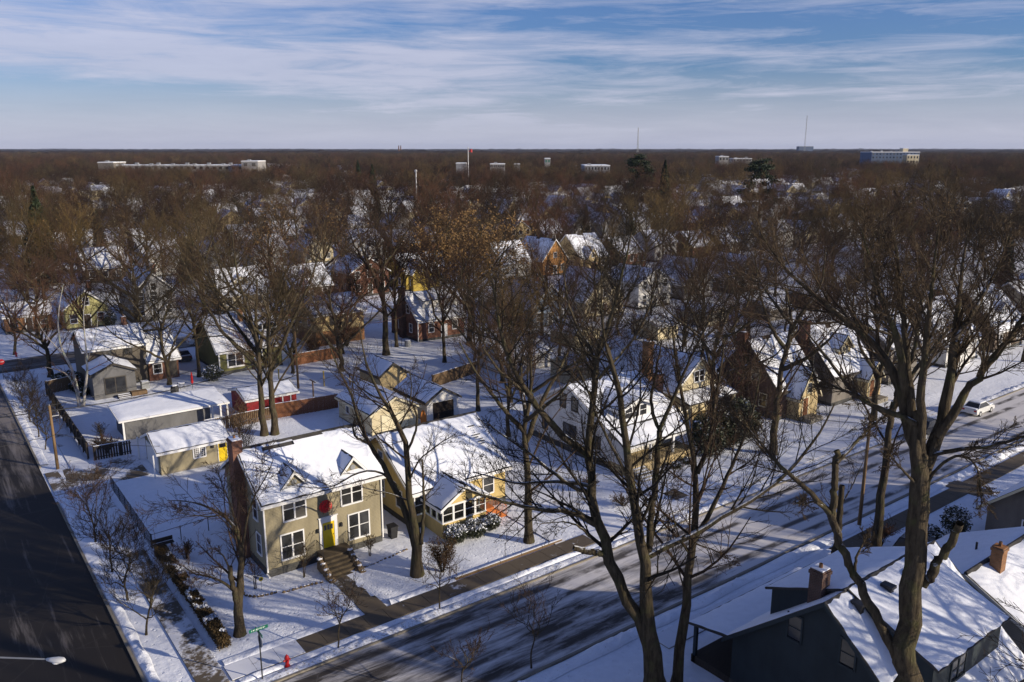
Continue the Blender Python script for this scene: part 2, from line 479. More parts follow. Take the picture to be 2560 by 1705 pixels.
mk('far_building_grey', (0.30, 0.29, 0.28), (0.25, 0.245, 0.24), 0.1, 0.85)
mk('curtain', (0.45, 0.42, 0.36), (0.36, 0.33, 0.28), 2.0, 0.9)


def mk_glass(name, base, rough=0.08, blinds=0.8):
    m, nt, b = base_mat(name, rough, 0.7)
    g = nd(nt, 'ShaderNodeNewGeometry')
    f = noise(nt, g.outputs['Position'], 0.7, 2.0)
    r = ramp(nt, f, [(0.40, tuple(c * 0.45 for c in base)), (0.62, base)])
    oi = nd(nt, 'ShaderNodeObjectInfo')  # blinds and curtains behind some panes
    bl = ramp(nt, oi.outputs['Random'], [(0.0, (0,) * 3), (0.62, (0.05 * blinds,) * 3), (0.75, (0.4 * blinds,) * 3), (1.0, (blinds,) * 3)])
    nt.links.new(mixc(nt, bl.outputs[0], r.outputs[0], (0.13, 0.12, 0.105)), b.inputs['Base Color'])
    return m


mk_glass('glass', (0.032, 0.033, 0.034))
mk_glass('glass_blue', (0.03, 0.05, 0.085))
mk_glass('glass_dark', (0.012, 0.014, 0.016), blinds=0.0)
# clear porch glass
m_, nt_, b_ = base_mat('glass_clear', 0.05, 0.6)
b_.inputs['Base Color'].default_value = (0.02, 0.02, 0.02, 1)
mx_ = nd(nt_, 'ShaderNodeMixShader', i_0=0.72)
tr_ = nd(nt_, 'ShaderNodeBsdfTransparent', i_Color=(0.85, 0.88, 0.87, 1))
out_ = nt_.nodes['Material Output']
nt_.links.new(b_.outputs[0], mx_.inputs[1])
nt_.links.new(tr_.outputs[0], mx_.inputs[2])
nt_.links.new(mx_.outputs[0], out_.inputs[0])
# ------------------------------------------------------------------ mesh building
class MB:
    def __init__(self):
        self.v, self.f = [], []

    def add(self, vs, fs):
        o = len(self.v)
        self.v.extend(tuple(p) for p in vs)
        self.f.extend(tuple(o + i for i in f) for f in fs)
        return self

    def box(self, x0, x1, y0, y1, z0, z1):
        return self.add([(x0, y0, z0), (x1, y0, z0), (x1, y1, z0), (x0, y1, z0), (x0, y0, z1), (x1, y0, z1), (x1, y1, z1), (x0, y1, z1)],
                        [(0, 3, 2, 1), (4, 5, 6, 7), (0, 1, 5, 4), (1, 2, 6, 5), (2, 3, 7, 6), (3, 0, 4, 7)])

    def extrude(self, pts, axis, a0, a1):
        """a closed outline of (u, z) drawn out along 'x' or 'y' from a0 to a1, or of (x, y) along 'z'"""
        n = len(pts)
        put = {'x': lambda a, p: (a, p[0], p[1]), 'y': lambda a, p: (p[0], a, p[1]), 'z': lambda a, p: (p[0], p[1], a)}[axis]
        vs = [put(a0, p) for p in pts] + [put(a1, p) for p in pts]
        fs = [tuple(range(n)), tuple(range(2 * n - 1, n - 1, -1))] + [(i, i + n, (i + 1) % n + n, (i + 1) % n) for i in range(n)]
        return self.add(vs, fs)

    def slab(self, a, b, c, d, t):
        """a plate under the quad a b c d, t thick"""
        a, b, c, d = (Vector(p) for p in (a, b, c, d))
        nrm = (b - a).cross(d - a).normalized()
        if nrm.z < 0:
            nrm = -nrm
        lo = [p - nrm * t for p in (a, b, c, d)]
        return self.add([a, b, c, d] + lo, [(0, 1, 2, 3), (7, 6, 5, 4), (0, 4, 5, 1), (1, 5, 6, 2), (2, 6, 7, 3), (3, 7, 4, 0)])

    def tube(self, p0, p1, r0, r1=None, n=6):
        r1 = r0 if r1 is None else r1
        p0, p1 = Vector(p0), Vector(p1)
        d = (p1 - p0).normalized()
        a = d.orthogonal().normalized()
        b = d.cross(a)
        vs = [p + (a * math.cos(2 * math.pi * i / n) + b * math.sin(2 * math.pi * i / n)) * r for p, r in ((p0, r0), (p1, r1)) for i in range(n)]
        fs = [(i, (i + 1) % n, (i + 1) % n + n, i + n) for i in range(n)] + [tuple(range(n - 1, -1, -1)), tuple(range(n, 2 * n))]
        return self.add(vs, fs)

    def lathe(self, prof, x, y, n=12):
        vs = [(x + r * math.cos(2 * math.pi * i / n), y + r * math.sin(2 * math.pi * i / n), z) for r, z in prof for i in range(n)]
        fs = [(k * n + i, k * n + (i + 1) % n, (k + 1) * n + (i + 1) % n, (k + 1) * n + i) for k in range(len(prof) - 1) for i in range(n)]
        fs += [tuple(range(n - 1, -1, -1)), tuple(range((len(prof) - 1) * n, len(prof) * n))]
        return self.add(vs, fs)

    def blob(self, c, rx, ry, rz, n=10, jitter=0.08, seed=1):
        rr = random.Random(seed)
        vs, fs = [], []
        m = n // 2 + 1
        for i in range(m + 1):
            th = math.pi * i / m
            for j in range(n):
                k = 1 + rr.uniform(-jitter, jitter)
                ph = 2 * math.pi * j / n
                vs.append((c[0] + rx * k * math.sin(th) * math.cos(ph), c[1] + ry * k * math.sin(th) * math.sin(ph), c[2] + rz * k * math.cos(th)))
        for i in range(m):
            for j in range(n):
                fs.append((i * n + j, (i + 1) * n + j, (i + 1) * n + (j + 1) % n, i * n + (j + 1) % n))
        return self.add(vs, fs)

    def mesh(self, name, mat, org=(0, 0, 0), smooth=False):
        me = bpy.data.meshes.new(name)
        me.from_pydata([(p[0] - org[0], p[1] - org[1], p[2] - org[2]) for p in self.v], [], self.f)
        if mat:
            me.materials.append(MATS[mat])
        if smooth:
            me.shade_smooth()
        return me


def link(name, me, parent=None, loc=(0, 0, 0), rotz=0.0):
    o = bpy.data.objects.new(name, me)
    COL.objects.link(o)
    o.location = loc
    o.rotation_euler = (0, 0, rotz)
    if parent is not None:
        o.parent = parent
    return o


def tag(o, label, cat=None, group=None, kind=None):
    o['label'] = label
    if cat:
        o['category'] = cat
    if group:
        o['group'] = group
    if kind:
        o['kind'] = kind
    return o


def thing(name, label, cat, loc=(0, 0, 0), group=None, rotz=0.0):
    o = bpy.data.objects.new(name, None)
    o.empty_display_size = 0.3
    COL.objects.link(o)
    o.location = loc
    o.rotation_euler = (0, 0, rotz)
    return tag(o, label, cat, group)


def part(name, mb, mat, root, org=None, smooth=False):
    """a mesh in world measures put under a thing (or under one of its parts)"""
    org = org if org is not None else tuple(root.location)
    return link(name, mb.mesh(name, mat, org, smooth), root)


def single(name, mb, mat, label, cat, org, group=None, kind=None, smooth=False):
    o = link(name, mb.mesh(name, mat, org, smooth), None, org)
    return tag(o, label, cat, group, kind)


def copy_tree(o, parent=None):
    c = o.copy()
    COL.objects.link(c)
    c.parent = parent
    for ch in list(KIDS.get(o.name, ())):
        copy_tree(ch, c)
    return c


KIDS = {}


def learn(root):
    """remember a finished thing's children, so that copies need no search"""
    for o in COL.objects:
        if o.parent is not None:
            KIDS.setdefault(o.parent.name, [])
            if o not in KIDS[o.parent.name]:
                KIDS[o.parent.name].append(o)


_cache = {}


def cached(key, make):
    if key not in _cache:
        _cache[key] = make()
    return _cache[key]


def np_mesh(name, verts, faces, mat, smooth=False):
    """faces: an (n, k) array"""
    me = bpy.data.meshes.new(name)
    nv, (nf, k) = len(verts), faces.shape
    me.vertices.add(nv)
    me.vertices.foreach_set('co', np.ascontiguousarray(verts, np.float32).ravel())
    me.loops.add(nf * k)
    me.loops.foreach_set('vertex_index', np.ascontiguousarray(faces, np.int32).ravel())
    me.polygons.add(nf)
    me.polygons.foreach_set('loop_start', np.arange(0, nf * k, k, dtype=np.int32))
    me.polygons.foreach_set('loop_total', np.full(nf, k, np.int32))
    if smooth:
        me.polygons.foreach_set('use_smooth', np.ones(nf, bool))
    me.update(calc_edges=True)
    if mat:
        me.materials.append(MATS[mat])
    return me


# snow lying on a sloping plate
def snow_sheet(mb, a, b, c, d, th=0.09, res=0.5, seed=0, bare=0.0, ragged=0.10):
    a, b, c, d = (Vector(p) for p in (a, b, c, d))
    nrm = (b - a).cross(d - a).normalized()
    if nrm.z < 0:
        nrm = -nrm
    w, l = max((b - a).length, (c - d).length), max((d - a).length, (c - b).length)
    nx, ny = max(3, int(w / res)), max(3, int(l / res))
    rr = random.Random(seed)
    vs, ok = [], {}
    for j in range(ny + 1):
        for i in range(nx + 1):
            s, t = i / nx, j / ny
            edge = min(i, nx - i, j, ny - j)
            if edge == 0:
                s = min(1, max(0, s + (rr.uniform(0.1, 1) * ragged / w if i == 0 else -rr.uniform(0.1, 1) * ragged / w if i == nx else 0)))
                t = min(1, max(0, t + (rr.uniform(0.1, 1) * ragged / l if j == 0 else -rr.uniform(0.3, 2) * ragged / l if j == ny else 0)))
            p = (a.lerp(b, s)).lerp(d.lerp(c, s), t)
            h = 0.006 if edge == 0 else th * (0.7 + 0.6 * float(vnoise(p.x * 0.9 + p.z, p.y * 0.9, seed)))
            vs.append(p + nrm * h)
    fs = []
    for j in range(ny):
        for i in range(nx):
            if bare:
                q = vs[j * (nx + 1) + i]
                v = float(vnoise(q.x * 0.7, q.y * 0.7 + q.z, seed + 5))
                if v + 0.42 * (j / ny) ** 3 > 1.28 - bare:
                    continue
            fs.append((j * (nx + 1) + i, j * (nx + 1) + i + 1, (j + 1) * (nx + 1) + i + 1, (j + 1) * (nx + 1) + i))
    mb.add(vs, fs)


# ------------------------------------------------------------------ windows and doors
ROT = {'S': 0.0, 'W': -math.pi / 2, 'N': math.pi, 'E': math.pi / 2}


def wloc(face, plane, c, z, org, eps=0.012):
    p = {'S': (c, plane - eps), 'N': (c, plane + eps), 'W': (plane - eps, c), 'E': (plane + eps, c)}[face]
    return (p[0] - org[0], p[1] - org[1], z - org[2])


def window(root, org, face, plane, c, z, w, h, style='dh', trim='trim_white', glass='glass', name='window', cas=0.10):
    """casing, sashes and one pane a light; local front is -y"""
    key = ('win', round(w, 2), round(h, 2), style, trim, cas)
    cols = {'dh': 1, 'one': 1, 'pair': 2, 'triple': 3, 'quad': 4, 'slide': 2, 'grid': 2, 'pic': 1}[style]
    rows = {'dh': 2, 'pair': 2, 'triple': 2, 'quad': 2, 'one': 1, 'slide': 1, 'grid': 1, 'pic': 1}[style]

    def frame():
        mb = MB()
        mb.box(-w / 2 - cas, -w / 2, -0.05, 0, -cas, h + cas).box(w / 2, w / 2 + cas, -0.05, 0, -cas, h + cas)
        mb.box(-w / 2, w / 2, -0.05, 0, h, h + cas).box(-w / 2 - 0.03, w / 2 + 0.03, -0.09, 0, -cas - 0.02, 0)
        cw = w / cols
        for k in range(1, cols):
            mb.box(-w / 2 + k * cw - 0.06, -w / 2 + k * cw + 0.06, -0.047, 0, 0.001, h - 0.001)
        if rows == 2:
            for k in range(cols):
                x0 = -w / 2 + k * cw + (0.06 if k else 0) + 0.001
                x1 = -w / 2 + (k + 1) * cw - (0.06 if k < cols - 1 else 0) - 0.001
                mb.box(x0, x1, -0.036, 0, h * 0.5 - 0.025, h * 0.5 + 0.025)
        if style == 'grid':
            for k in range(cols):
                x0 = -w / 2 + k * cw
                for q in range(1, 3):
                    mb.box(x0 + cw * q / 3 - 0.018, x0 + cw * q / 3 + 0.018, -0.034, 0, 0.002, h - 0.002)
                for q in range(1, 5):
                    mb.box(x0 + 0.061, x0 + cw - 0.061, -0.030, 0, h * q / 5 - 0.018, h * q / 5 + 0.018)
        return mb.mesh(name, trim)
    o = link(name, cached(key, frame), root, wloc(face, plane, c, z, org), ROT[face])
    cw, rh = w / cols, h / rows
    for k in range(cols):
        for q in range(rows):
            pk = ('pane', round(cw, 2), round(rh, 2), glass)
            pm = cached(pk, lambda: MB().box(-cw / 2 + 0.002, cw / 2 - 0.002, -0.014, -0.002, 0.002, rh - 0.002).mesh('pane', glass))
            link('pane', pm, o, (-w / 2 + (k + 0.5) * cw, 0, q * rh))
    return o


def door(root, org, face, plane, c, z, w, h, mat, trim='trim_white', lights=0, cas=0.13, head=0.0):
    def frame():
        mb = MB()
        mb.box(-w / 2 - cas, -w / 2, -0.06, 0, 0, h + cas + head).box(w / 2, w / 2 + cas, -0.06, 0, 0, h + cas + head)
        mb.box(-w / 2, w / 2, -0.06, 0, h, h + cas + head)
        if head:
            mb.box(-w / 2 - cas - 0.06, w / 2 + cas + 0.06, -0.12, 0, h + cas + head, h + cas + head + 0.07)
        return mb.mesh('door_frame', trim)

    def leaf():
        mb = MB().box(-w / 2 + 0.004, w / 2 - 0.004, -0.03, 0, 0.01, h - 0.004)
        for x0, x1 in ((-w * 0.36, -w * 0.06), (w * 0.06, w * 0.36)):
            mb.box(x0, x1, -0.045, -0.031, h * 0.08, h * 0.42)
        return mb.mesh('door', mat)
    o = link('door', cached(('door', w, h, mat), leaf), root, wloc(face, plane, c, z, org), ROT[face])
    link('door_frame', cached(('doorf', w, h, trim, cas, head), frame), o)
    for k in range(lights):
        lw = w * 0.8 / max(1, lights)
        pm = cached(('dl', w, h, lights), lambda: MB().box(-lw / 2 + 0.03, lw / 2 - 0.03, -0.04, -0.031, h * 0.70, h * 0.9).mesh('pane', 'glass'))
        link('pane', pm, o, (-w * 0.4 + (k + 0.5) * lw, 0, 0))
    hm = cached('handle', lambda: MB().blob((0, -0.06, 0), 0.035, 0.035, 0.035, 8).mesh('handle', 'metal_black'))
    link('handle', hm, o, (w * 0.40, 0, h * 0.48))
    return o


# ------------------------------------------------------------------ roofs and houses
def slope_pts(x0, x1, y0, y1, ze, zr, ax, side, oh, rake):
    """four points of one slope of a gable roof: eave left, eave right, ridge right, ridge left"""
    if ax == 'x':
        ym = (y0 + y1) / 2
        k = (zr - ze) / (ym - y0)
        if side == 0:
            return (x0 - rake, y0 - oh, ze - k * oh), (x1 + rake, y0 - oh, ze - k * oh), (x1 + rake, ym, zr), (x0 - rake, ym, zr)
        return (x1 + rake, y1 + oh, ze - k * oh), (x0 - rake, y1 + oh, ze - k * oh), (x0 - rake, ym, zr), (x1 + rake, ym, zr)
    xm = (x0 + x1) / 2
    k = (zr - ze) / (xm - x0)
    if side == 0:
        return (x0 - oh, y1 + rake, ze - k * oh), (x0 - oh, y0 - rake, ze - k * oh), (xm, y0 - rake, zr), (xm, y1 + rake, zr)
    return (x1 + oh, y0 - rake, ze - k * oh), (x1 + oh, y1 + rake, ze - k * oh), (xm, y1 + rake, zr), (xm, y0 - rake, zr)


def lift(p, d):
    return (p[0], p[1], p[2] + d)


SEED = [100]


def gable_roof(root, org, x0, x1, y0, y1, ze, zr, ax, oh=0.4, rake=0.3, roofm='shingle_dark', trim='trim_white', snow=True, res=0.5,
               bare=0.0, sides=(0, 1), th=0.09, name='roof', flat=False):
    SEED[0] += 3
    mb = MB()
    t = 0.13
    for s in sides:
        mb.slab(*[lift(p, 0.10) for p in slope_pts(x0, x1, y0, y1, ze, zr, ax, s, oh, rake)], t)
    ro = part(name, mb, roofm, root, org)
    ho = root if flat else ro
    fb = MB()
    for s in sides:
        a, b, c, d = [Vector(p) for p in slope_pts(x0, x1, y0, y1, ze, zr, ax, s, oh + 0.02, rake + 0.02)]
        # eave board, rake boards
        dn = Vector((0, 0, -0.17))
        up = Vector((0, 0, 0.075))
        out = (a - d)
        out.z = 0
        out = out.normalized() * 0.03
        along = (b - a).normalized() * 0.03
        for p, q, o_ in ((a, b, out), (a, d, -along), (b, c, along)):
            fb.add([p + up, q + up, q + dn, p + dn, p + up + o_, q + up + o_, q + dn + o_, p + dn + o_],
                   [(0, 1, 2, 3), (7, 6, 5, 4), (0, 4, 5, 1), (1, 5, 6, 2), (2, 6, 7, 3), (3, 7, 4, 0)])
    part('fascia', fb, trim, ho, org)
    if snow:
        for s in sides:
            sb = MB()
            pts = [lift(p, 0.103) for p in slope_pts(x0, x1, y0, y1, ze, zr, ax, s, oh, rake)]
            snow_sheet(sb, *pts, th=th, res=res, seed=SEED[0] + s, bare=bare)
            part('roof_snow', sb, 'snow_roof', ho, org, True)
    return ro


def gable_walls(mb, x0, x1, y0, y1, z0, ze, zr, ax):
    if ax == 'x':
        return mb.extrude([(y0, z0), (y1, z0), (y1, ze), ((y0 + y1) / 2, zr), (y0, ze)], 'x', x0, x1)
    return mb.extrude([(x0, z0), (x1, z0), (x1, ze), ((x0 + x1) / 2, zr), (x0, ze)], 'y', y0, y1)


def house(name, label, x0, x1, y0, y1, ze, zr, ax, wall, cat='house', group=None, oh=0.4, rake=0.3, found=0.4, roofm='shingle_dark', trim='trim_white',
          res=0.5, bare=0.0, snow=True, foundm='block_grey', th=0.09):
    org = ((x0 + x1) / 2, (y0 + y1) / 2, 0)
    root = thing(name, label, cat, org, group)
    part('wall', gable_walls(MB(), x0, x1, y0, y1, found * 0.98, ze, zr, ax), wall, root, org)
    if found:
        part('foundation', MB().box(x0 - 0.03, x1 + 0.03, y0 - 0.03, y1 + 0.03, -0.15, found), foundm, root, org)
    ro = gable_roof(root, org, x0, x1, y0, y1, ze, zr, ax, oh, rake, roofm, trim, snow, res, bare, th=th)
    return root, org, ro


def chimney(root, org, x, y, w, d, z0, z1, mat='brick_red', cap=True, pots=1):
    mb = MB().box(x - w / 2, x + w / 2, y - d / 2, y + d / 2, z0, z1)
    mb.box(x - w / 2 - 0.05, x + w / 2 + 0.05, y - d / 2 - 0.05, y + d / 2 + 0.05, z1 - 0.28, z1 - 0.10)
    o = part('chimney', mb, mat, root, org)
    if cap:
        part('chimney_snow', MB().box(x - w / 2 + 0.04, x + w / 2 - 0.04, y - d / 2 + 0.04, y + d / 2 - 0.04, z1, z1 + 0.07), 'snow_roof', o, org)
    for k in range(pots):
        part('flue', MB().lathe([(0.11, z1), (0.10, z1 + 0.28), (0.075, z1 + 0.28), (0.075, z1 + 0.1)], x + (k - (pots - 1) / 2) * 0.3, y, 8), 'brick_orange', o, org)
    return o


def cross_gable(root, org, xc, w, yf, yb, zb, ze, zr, wall, oh=0.25, rake=0.2, roofm='shingle_dark', trim='trim_white', res=0.4, bare=0.0, name='dormer', front=-1, ax='y', th=0.07, sides=(0, 1)):
    """a gable that faces -y (or -x with ax='x', where xc, yf, yb change places) and runs back into the main roof"""
    y0, y1 = (yf, yb) if front < 0 else (yb, yf)
    if ax == 'y':
        d = part(name, gable_walls(MB(), xc - w / 2, xc + w / 2, y0, y1, zb, ze, zr, 'y'), wall, root, org)
        gable_roof(d, org, xc - w / 2, xc + w / 2, y0, y1, ze, zr, 'y', oh, rake, roofm, trim, True, res, bare, th=th, sides=sides, flat=True)
    else:
        d = part(name, gable_walls(MB(), y0, y1, xc - w / 2, xc + w / 2, zb, ze, zr, 'x'), wall, root, org)
        gable_roof(d, org, y0, y1, xc - w / 2, xc + w / 2, ze, zr, 'x', oh, rake, roofm, trim, True, res, bare, th=th, sides=sides, flat=True)
    return d


def shed_dormer(root, org, x0, x1, yf, zb, ze, yr, zr, wall, roofm='shingle_dark', trim='trim_white', oh=0.3, res=0.4, th=0.08, back=False):
    """a dormer whose one slope falls from the main ridge (yr, zr) to its own front wall at yf"""
    d = part('dormer', MB().extrude([(yf, zb), (yf, ze), (yr, zr - 0.03), (yr, zb)], 'x', x0, x1), wall, root, org)
    k = (zr - ze) / (yr - yf)
    yo = yf - oh if yr > yf else yf + oh
    zo = ze + k * (yo - yf)
    pts = [(x0 - 0.2, yo, zo), (x1 + 0.2, yo, zo), (x1 + 0.2, yr, zr), (x0 - 0.2, yr, zr)]
    ro = part('roof', MB().slab(*[lift(p, 0.12) for p in pts], 0.12), roofm, d, org)
    sb = MB()
    SEED[0] += 1
    snow_sheet(sb, *[lift(p, 0.123) for p in pts], th=th, res=res, seed=SEED[0])
    part('roof_snow', sb, 'snow_roof', d, org, True)
    return d


def railing(root, org, p, q, z0, z1, mat, step=0.13, r=0.014, name='railing'):
    """top rail as a part, each baluster under it"""
    p, q = Vector((*p, 0)), Vector((*q, 0))
    zs = lambda t, z: z[0] + (z[1] - z[0]) * t if isinstance(z, tuple) else z
    mb = MB().tube((p.x, p.y, zs(0, z1)), (q.x, q.y, zs(1, z1)), r * 1.8, n=4)
    o = part(name, mb, mat, root, org)
    n = max(1, int((q - p).length / step))
    hgt = zs(0, z1) - zs(0, z0)
    bm = cached(('bal', round(hgt, 2), mat, r), lambda: MB().tube((0, 0, 0), (0, 0, hgt), r, n=4).mesh('baluster', mat))
    for i in range(n + 1):
        t = i / n
        c = p.lerp(q, t)
        link('baluster', bm, o, (c.x - org[0], c.y - org[1], zs(t, z0) - org[2]))
    return o
# ------------------------------------------------------------------ the ground, streets and pavements
def strip(name, x0, x1, y0, y1, z, mat, label, cat, step=None):
    mb = MB()
    mb.add([(x0, y0, z), (x1, y0, z), (x1, y1, z), (x0, y1, z)], [(0, 1, 2, 3)])
    return single(name, mb, mat, label, cat, (0, 0, 0), kind='structure')


def ground():
    # one sheet to the horizon, fine near the houses: the lawns rise and fall a little
    xs = np.concatenate([[-26000, -8000, -2000, -500, -100, -30], np.arange(-10, 131, 0.8), [140, 170, 250, 500, 1200, 3000, 9000, 26000]])
    ys = np.concatenate([[-26000, -6000, -1000, -200, -40], np.arange(4, 131, 0.8), [140, 170, 250, 500, 1200, 3000, 9000, 26000]])
    gx, gy = np.meshgrid(xs, ys)
    d = np.clip(np.minimum(np.minimum(gx + 9, 130 - gx), np.minimum(gy - 5, 130 - gy)) / 5, 0, 1)
    z = (fbm(gx * 0.16, gy * 0.16, 3) - 0.5) * 0.22 + (vnoise(gx * 0.9, gy * 0.9, 5) - 0.5) * 0.05
    z = z * d - 0.02
    # level under the streets and pavements, lawns a hand higher
    flat = (np.abs(gy - 37.1) < 5.2) | (np.abs(gx - 2.2) < 6.4)
    flat |= ((gy > 42) & (gy < 45.6) & (gx > 7)) | ((gx > 9.5) & (gx < 12.6)) | ((gy > 29) & (gy < 32.4) & (gx > 7))
    z = np.where(flat, -0.06, z + 0.03 * d)
    v = np.stack([gx.ravel(), gy.ravel(), z.ravel()], 1)
    nx, ny = len(xs), len(ys)
    i, j = np.meshgrid(np.arange(nx - 1), np.arange(ny - 1))
    a = (j * nx + i).ravel()
    f = np.stack([a, a + 1, a + 1 + nx, a + nx], 1)
    o = link('ground', np_mesh('ground', v, f, 'snow_lawn', True))
    return tag(o, 'snow covered ground between the houses out to the horizon', 'ground', kind='structure')


GROUND = ground()
strip('street', 7.7, 420, 33.1, 41.2, 0.006, 'road_packed', 'street of packed snow running past the olive house', 'street')
strip('street', -3.4, 7.7, -20, 420, 0.010, 'road_bare', 'dark bare side street along the picket of saplings', 'street')
strip('street', 7.7, 420, 128.6, 136.4, 0.006, 'road_far', 'snowy street behind the first block of back yards', 'street')
strip('street', 7.7, 420, 226, 233, 0.006, 'road_far', 'narrow snowy street two blocks behind the olive house', 'street')


def kerb(x0, x1, y0, y1, label):
    return single('kerb', MB().box(x0, x1, y0, y1, -0.1, 0.11), 'concrete', label, 'kerb', ((x0 + x1) / 2, (y0 + y1) / 2, 0), kind='structure')


kerb(7.95, 210, 41.2, 41.36, 'concrete kerb in front of the olive house')
kerb(7.95, 210, 32.94, 33.1, 'concrete kerb on the side of the dark teal house')
kerb(7.7, 7.86, 41.5, 76.5, 'concrete kerb beside the row of saplings')
kerb(7.7, 7.86, 86.5, 127, 'concrete kerb beside the utility pole and the long fence')


def bank(name, pts, w, h, mat, label, seed, res=0.28):
    """a low heap of ploughed snow along a line"""
    vs, fs = [], []
    k = 9
    p = [Vector(q).to_3d() for q in pts]
    run = []
    for a, b in zip(p, p[1:]):
        n = max(2, int((b - a).length / res))
        run += [a.lerp(b, i / n) for i in range(n)]
    run.append(p[-1])
    for i, c in enumerate(run):
        t = (run[min(i + 1, len(run) - 1)] - run[max(i - 1, 0)]).normalized()
        nrm = Vector((-t.y, t.x, 0))
        amp = max(0.12, 2.6 * float(fbm(c.x * 0.5, c.y * 0.5, seed)) - 0.75)
        for j in range(k):
            s = j / (k - 1) * 2 - 1
            q = c + nrm * (s * w * (0.75 + 0.5 * float(vnoise(c.x * 0.6, c.y * 0.6, seed + 1))))
            z = h * amp * (1 - s * s) * (0.25 + 1.5 * float(fbm(q.x * 2.2, q.y * 2.2, seed + 2, 2))) if 0 < j < k - 1 else -0.04
            vs.append((q.x, q.y, z + 0.01))
    for i in range(len(run) - 1):
        for j in range(k - 1):
            fs.append((i * k + j, (i + 1) * k + j, (i + 1) * k + j + 1, i * k + j + 1))
    mb = MB().add(vs, fs)
    return single(name, mb, mat, label, 'snow', tuple(p[0]), kind='stuff', smooth=False)


bank('snow_bank', [(9.2, 41.75), (30, 41.75), (60, 41.8), (120, 41.8)], 0.55, 0.20, 'snow_verge', 'ploughed snow and dead grass along the kerb by the hydrant', 1)
bank('snow_bank', [(10, 32.45), (50, 32.4), (120, 32.4)], 0.5, 0.22, 'snow_bank', 'ploughed snow along the kerb on the side of the dark teal house', 2)
bank('snow_bank', [(8.25, 42.6), (8.25, 60), (8.25, 76.3)], 0.40, 0.20, 'snow_bank', 'ploughed snow along the kerb by the saplings', 3)
bank('snow_bank', [(8.2, 87), (8.2, 127)], 0.40, 0.16, 'snow_bank', 'ploughed snow along the kerb by the utility pole', 4)
bank('snow_bank', [(12.0, 44.95), (20.9, 44.95)], 0.35, 0.13, 'snow_bank', 'shovelled snow edging the lawn of the olive house', 5)
bank('snow_bank', [(23.2, 44.95), (28.4, 44.9)], 0.35, 0.13, 'snow_bank', 'shovelled snow edging the lawn by the big forked maple', 6)
bank('snow_bank', [(12.2, 42.62), (46, 42.62)], 0.28, 0.10, 'snow_bank', 'shovelled snow between the pavement and the hydrant', 7)

# pavements laid slab by slab
def pavement(name, label, x0, x1, y0, y1, step, matf, along='x'):
    root = tag(link(name, MB().box(x0, x1, y0, y1, -0.12, -0.012).mesh(name, 'concrete', (x0, y0, 0)), None, (x0, y0, 0)), label, 'pavement', kind='structure')
    n = int(round(((x1 - x0) if along == 'x' else (y1 - y0)) / step))
    for i in range(n):
        mt = matf(i / n)
        if along == 'x':
            me = cached(('slabx', step, y1 - y0, mt), lambda: MB().box(0.012, step - 0.012, 0.012, y1 - y0 - 0.012, -0.1, 0.022).mesh('slab', mt))
            link('slab', me, root, (i * step, 0, random.uniform(-0.004, 0.006)))
        else:
            me = cached(('slaby', step, x1 - x0, mt), lambda: MB().box(0.012, x1 - x0 - 0.012, 0.012, step - 0.012, -0.1, 0.022).mesh('slab', mt))
            link('slab', me, root, (0, i * step, random.uniform(-0.004, 0.006)))
    return root


pavement('pavement', 'pavement in front of the olive and yellow houses, swept to bare concrete', 11.9, 101.9, 42.98, 44.58, 1.5,
         lambda t: 'walk_bare' if 0.035 < t < 0.31 else 'walk_snowy')
pavement('pavement', 'snowy pavement between the saplings and the hedge', 10.15, 11.75, 42.98, 126.98, 1.5, lambda t: 'walk_patchy' if t < 0.25 else 'walk_snowy', 'y')
pavement('pavement', 'half bare pavement on the side of the dark teal house', 34.5, 129.0, 29.95, 31.5, 1.5, lambda t: 'walk_bare' if t > 0.2 else 'walk_snowy')
pavement('garden_path', 'bare concrete path up to the yellow front door', 21.25, 22.85, 44.6, 50.0, 1.35, lambda t: 'walk_bare', 'y')
pavement('garden_path', 'path from the pavement to the orange wooden steps', 37.6, 38.6, 44.6, 51.4, 1.7, lambda t: 'walk_snowy', 'y')
pavement('garden_path', 'trodden path up to the steps of the white house', 51.4, 53.0, 44.6, 48.6, 1.0, lambda t: 'walk_patchy', 'y')
pavement('driveway', 'swept driveway crossing the pavement near the taupe house', 73.4, 75.6, 22.5, 32.5, 2.0, lambda t: 'walk_bare', 'y')
pavement('driveway', 'narrow driveway between the yellow bungalow and the white house', 42.2, 45.2, 44.6, 74.6, 3.0, lambda t: 'walk_snowy', 'y')
pavement('driveway', 'driveway to the garage with the yellow door, thin snow on dark concrete', 7.9, 15.9, 78.4, 84.6, 2.0, lambda t: 'walk_patchy', 'x')

# the low timber edge between lawn and pavement, plank by plank
edge = thing('lawn_edging', 'low timber edging between pavement and lawn, snow on top', 'edging', (28.4, 44.82, 0))
pl = MB().box(0.01, 1.98, -0.07, 0.07, -0.05, 0.16).mesh('plank', 'wood_fence')
ps = MB().box(0.03, 1.96, -0.06, 0.06, 0.16, 0.2).mesh('snow_cap', 'snow_roof')
for i in range(5):
    k = link('plank', pl, edge, (i * 2.0, 0, 0))
    link('snow_cap', ps, k)

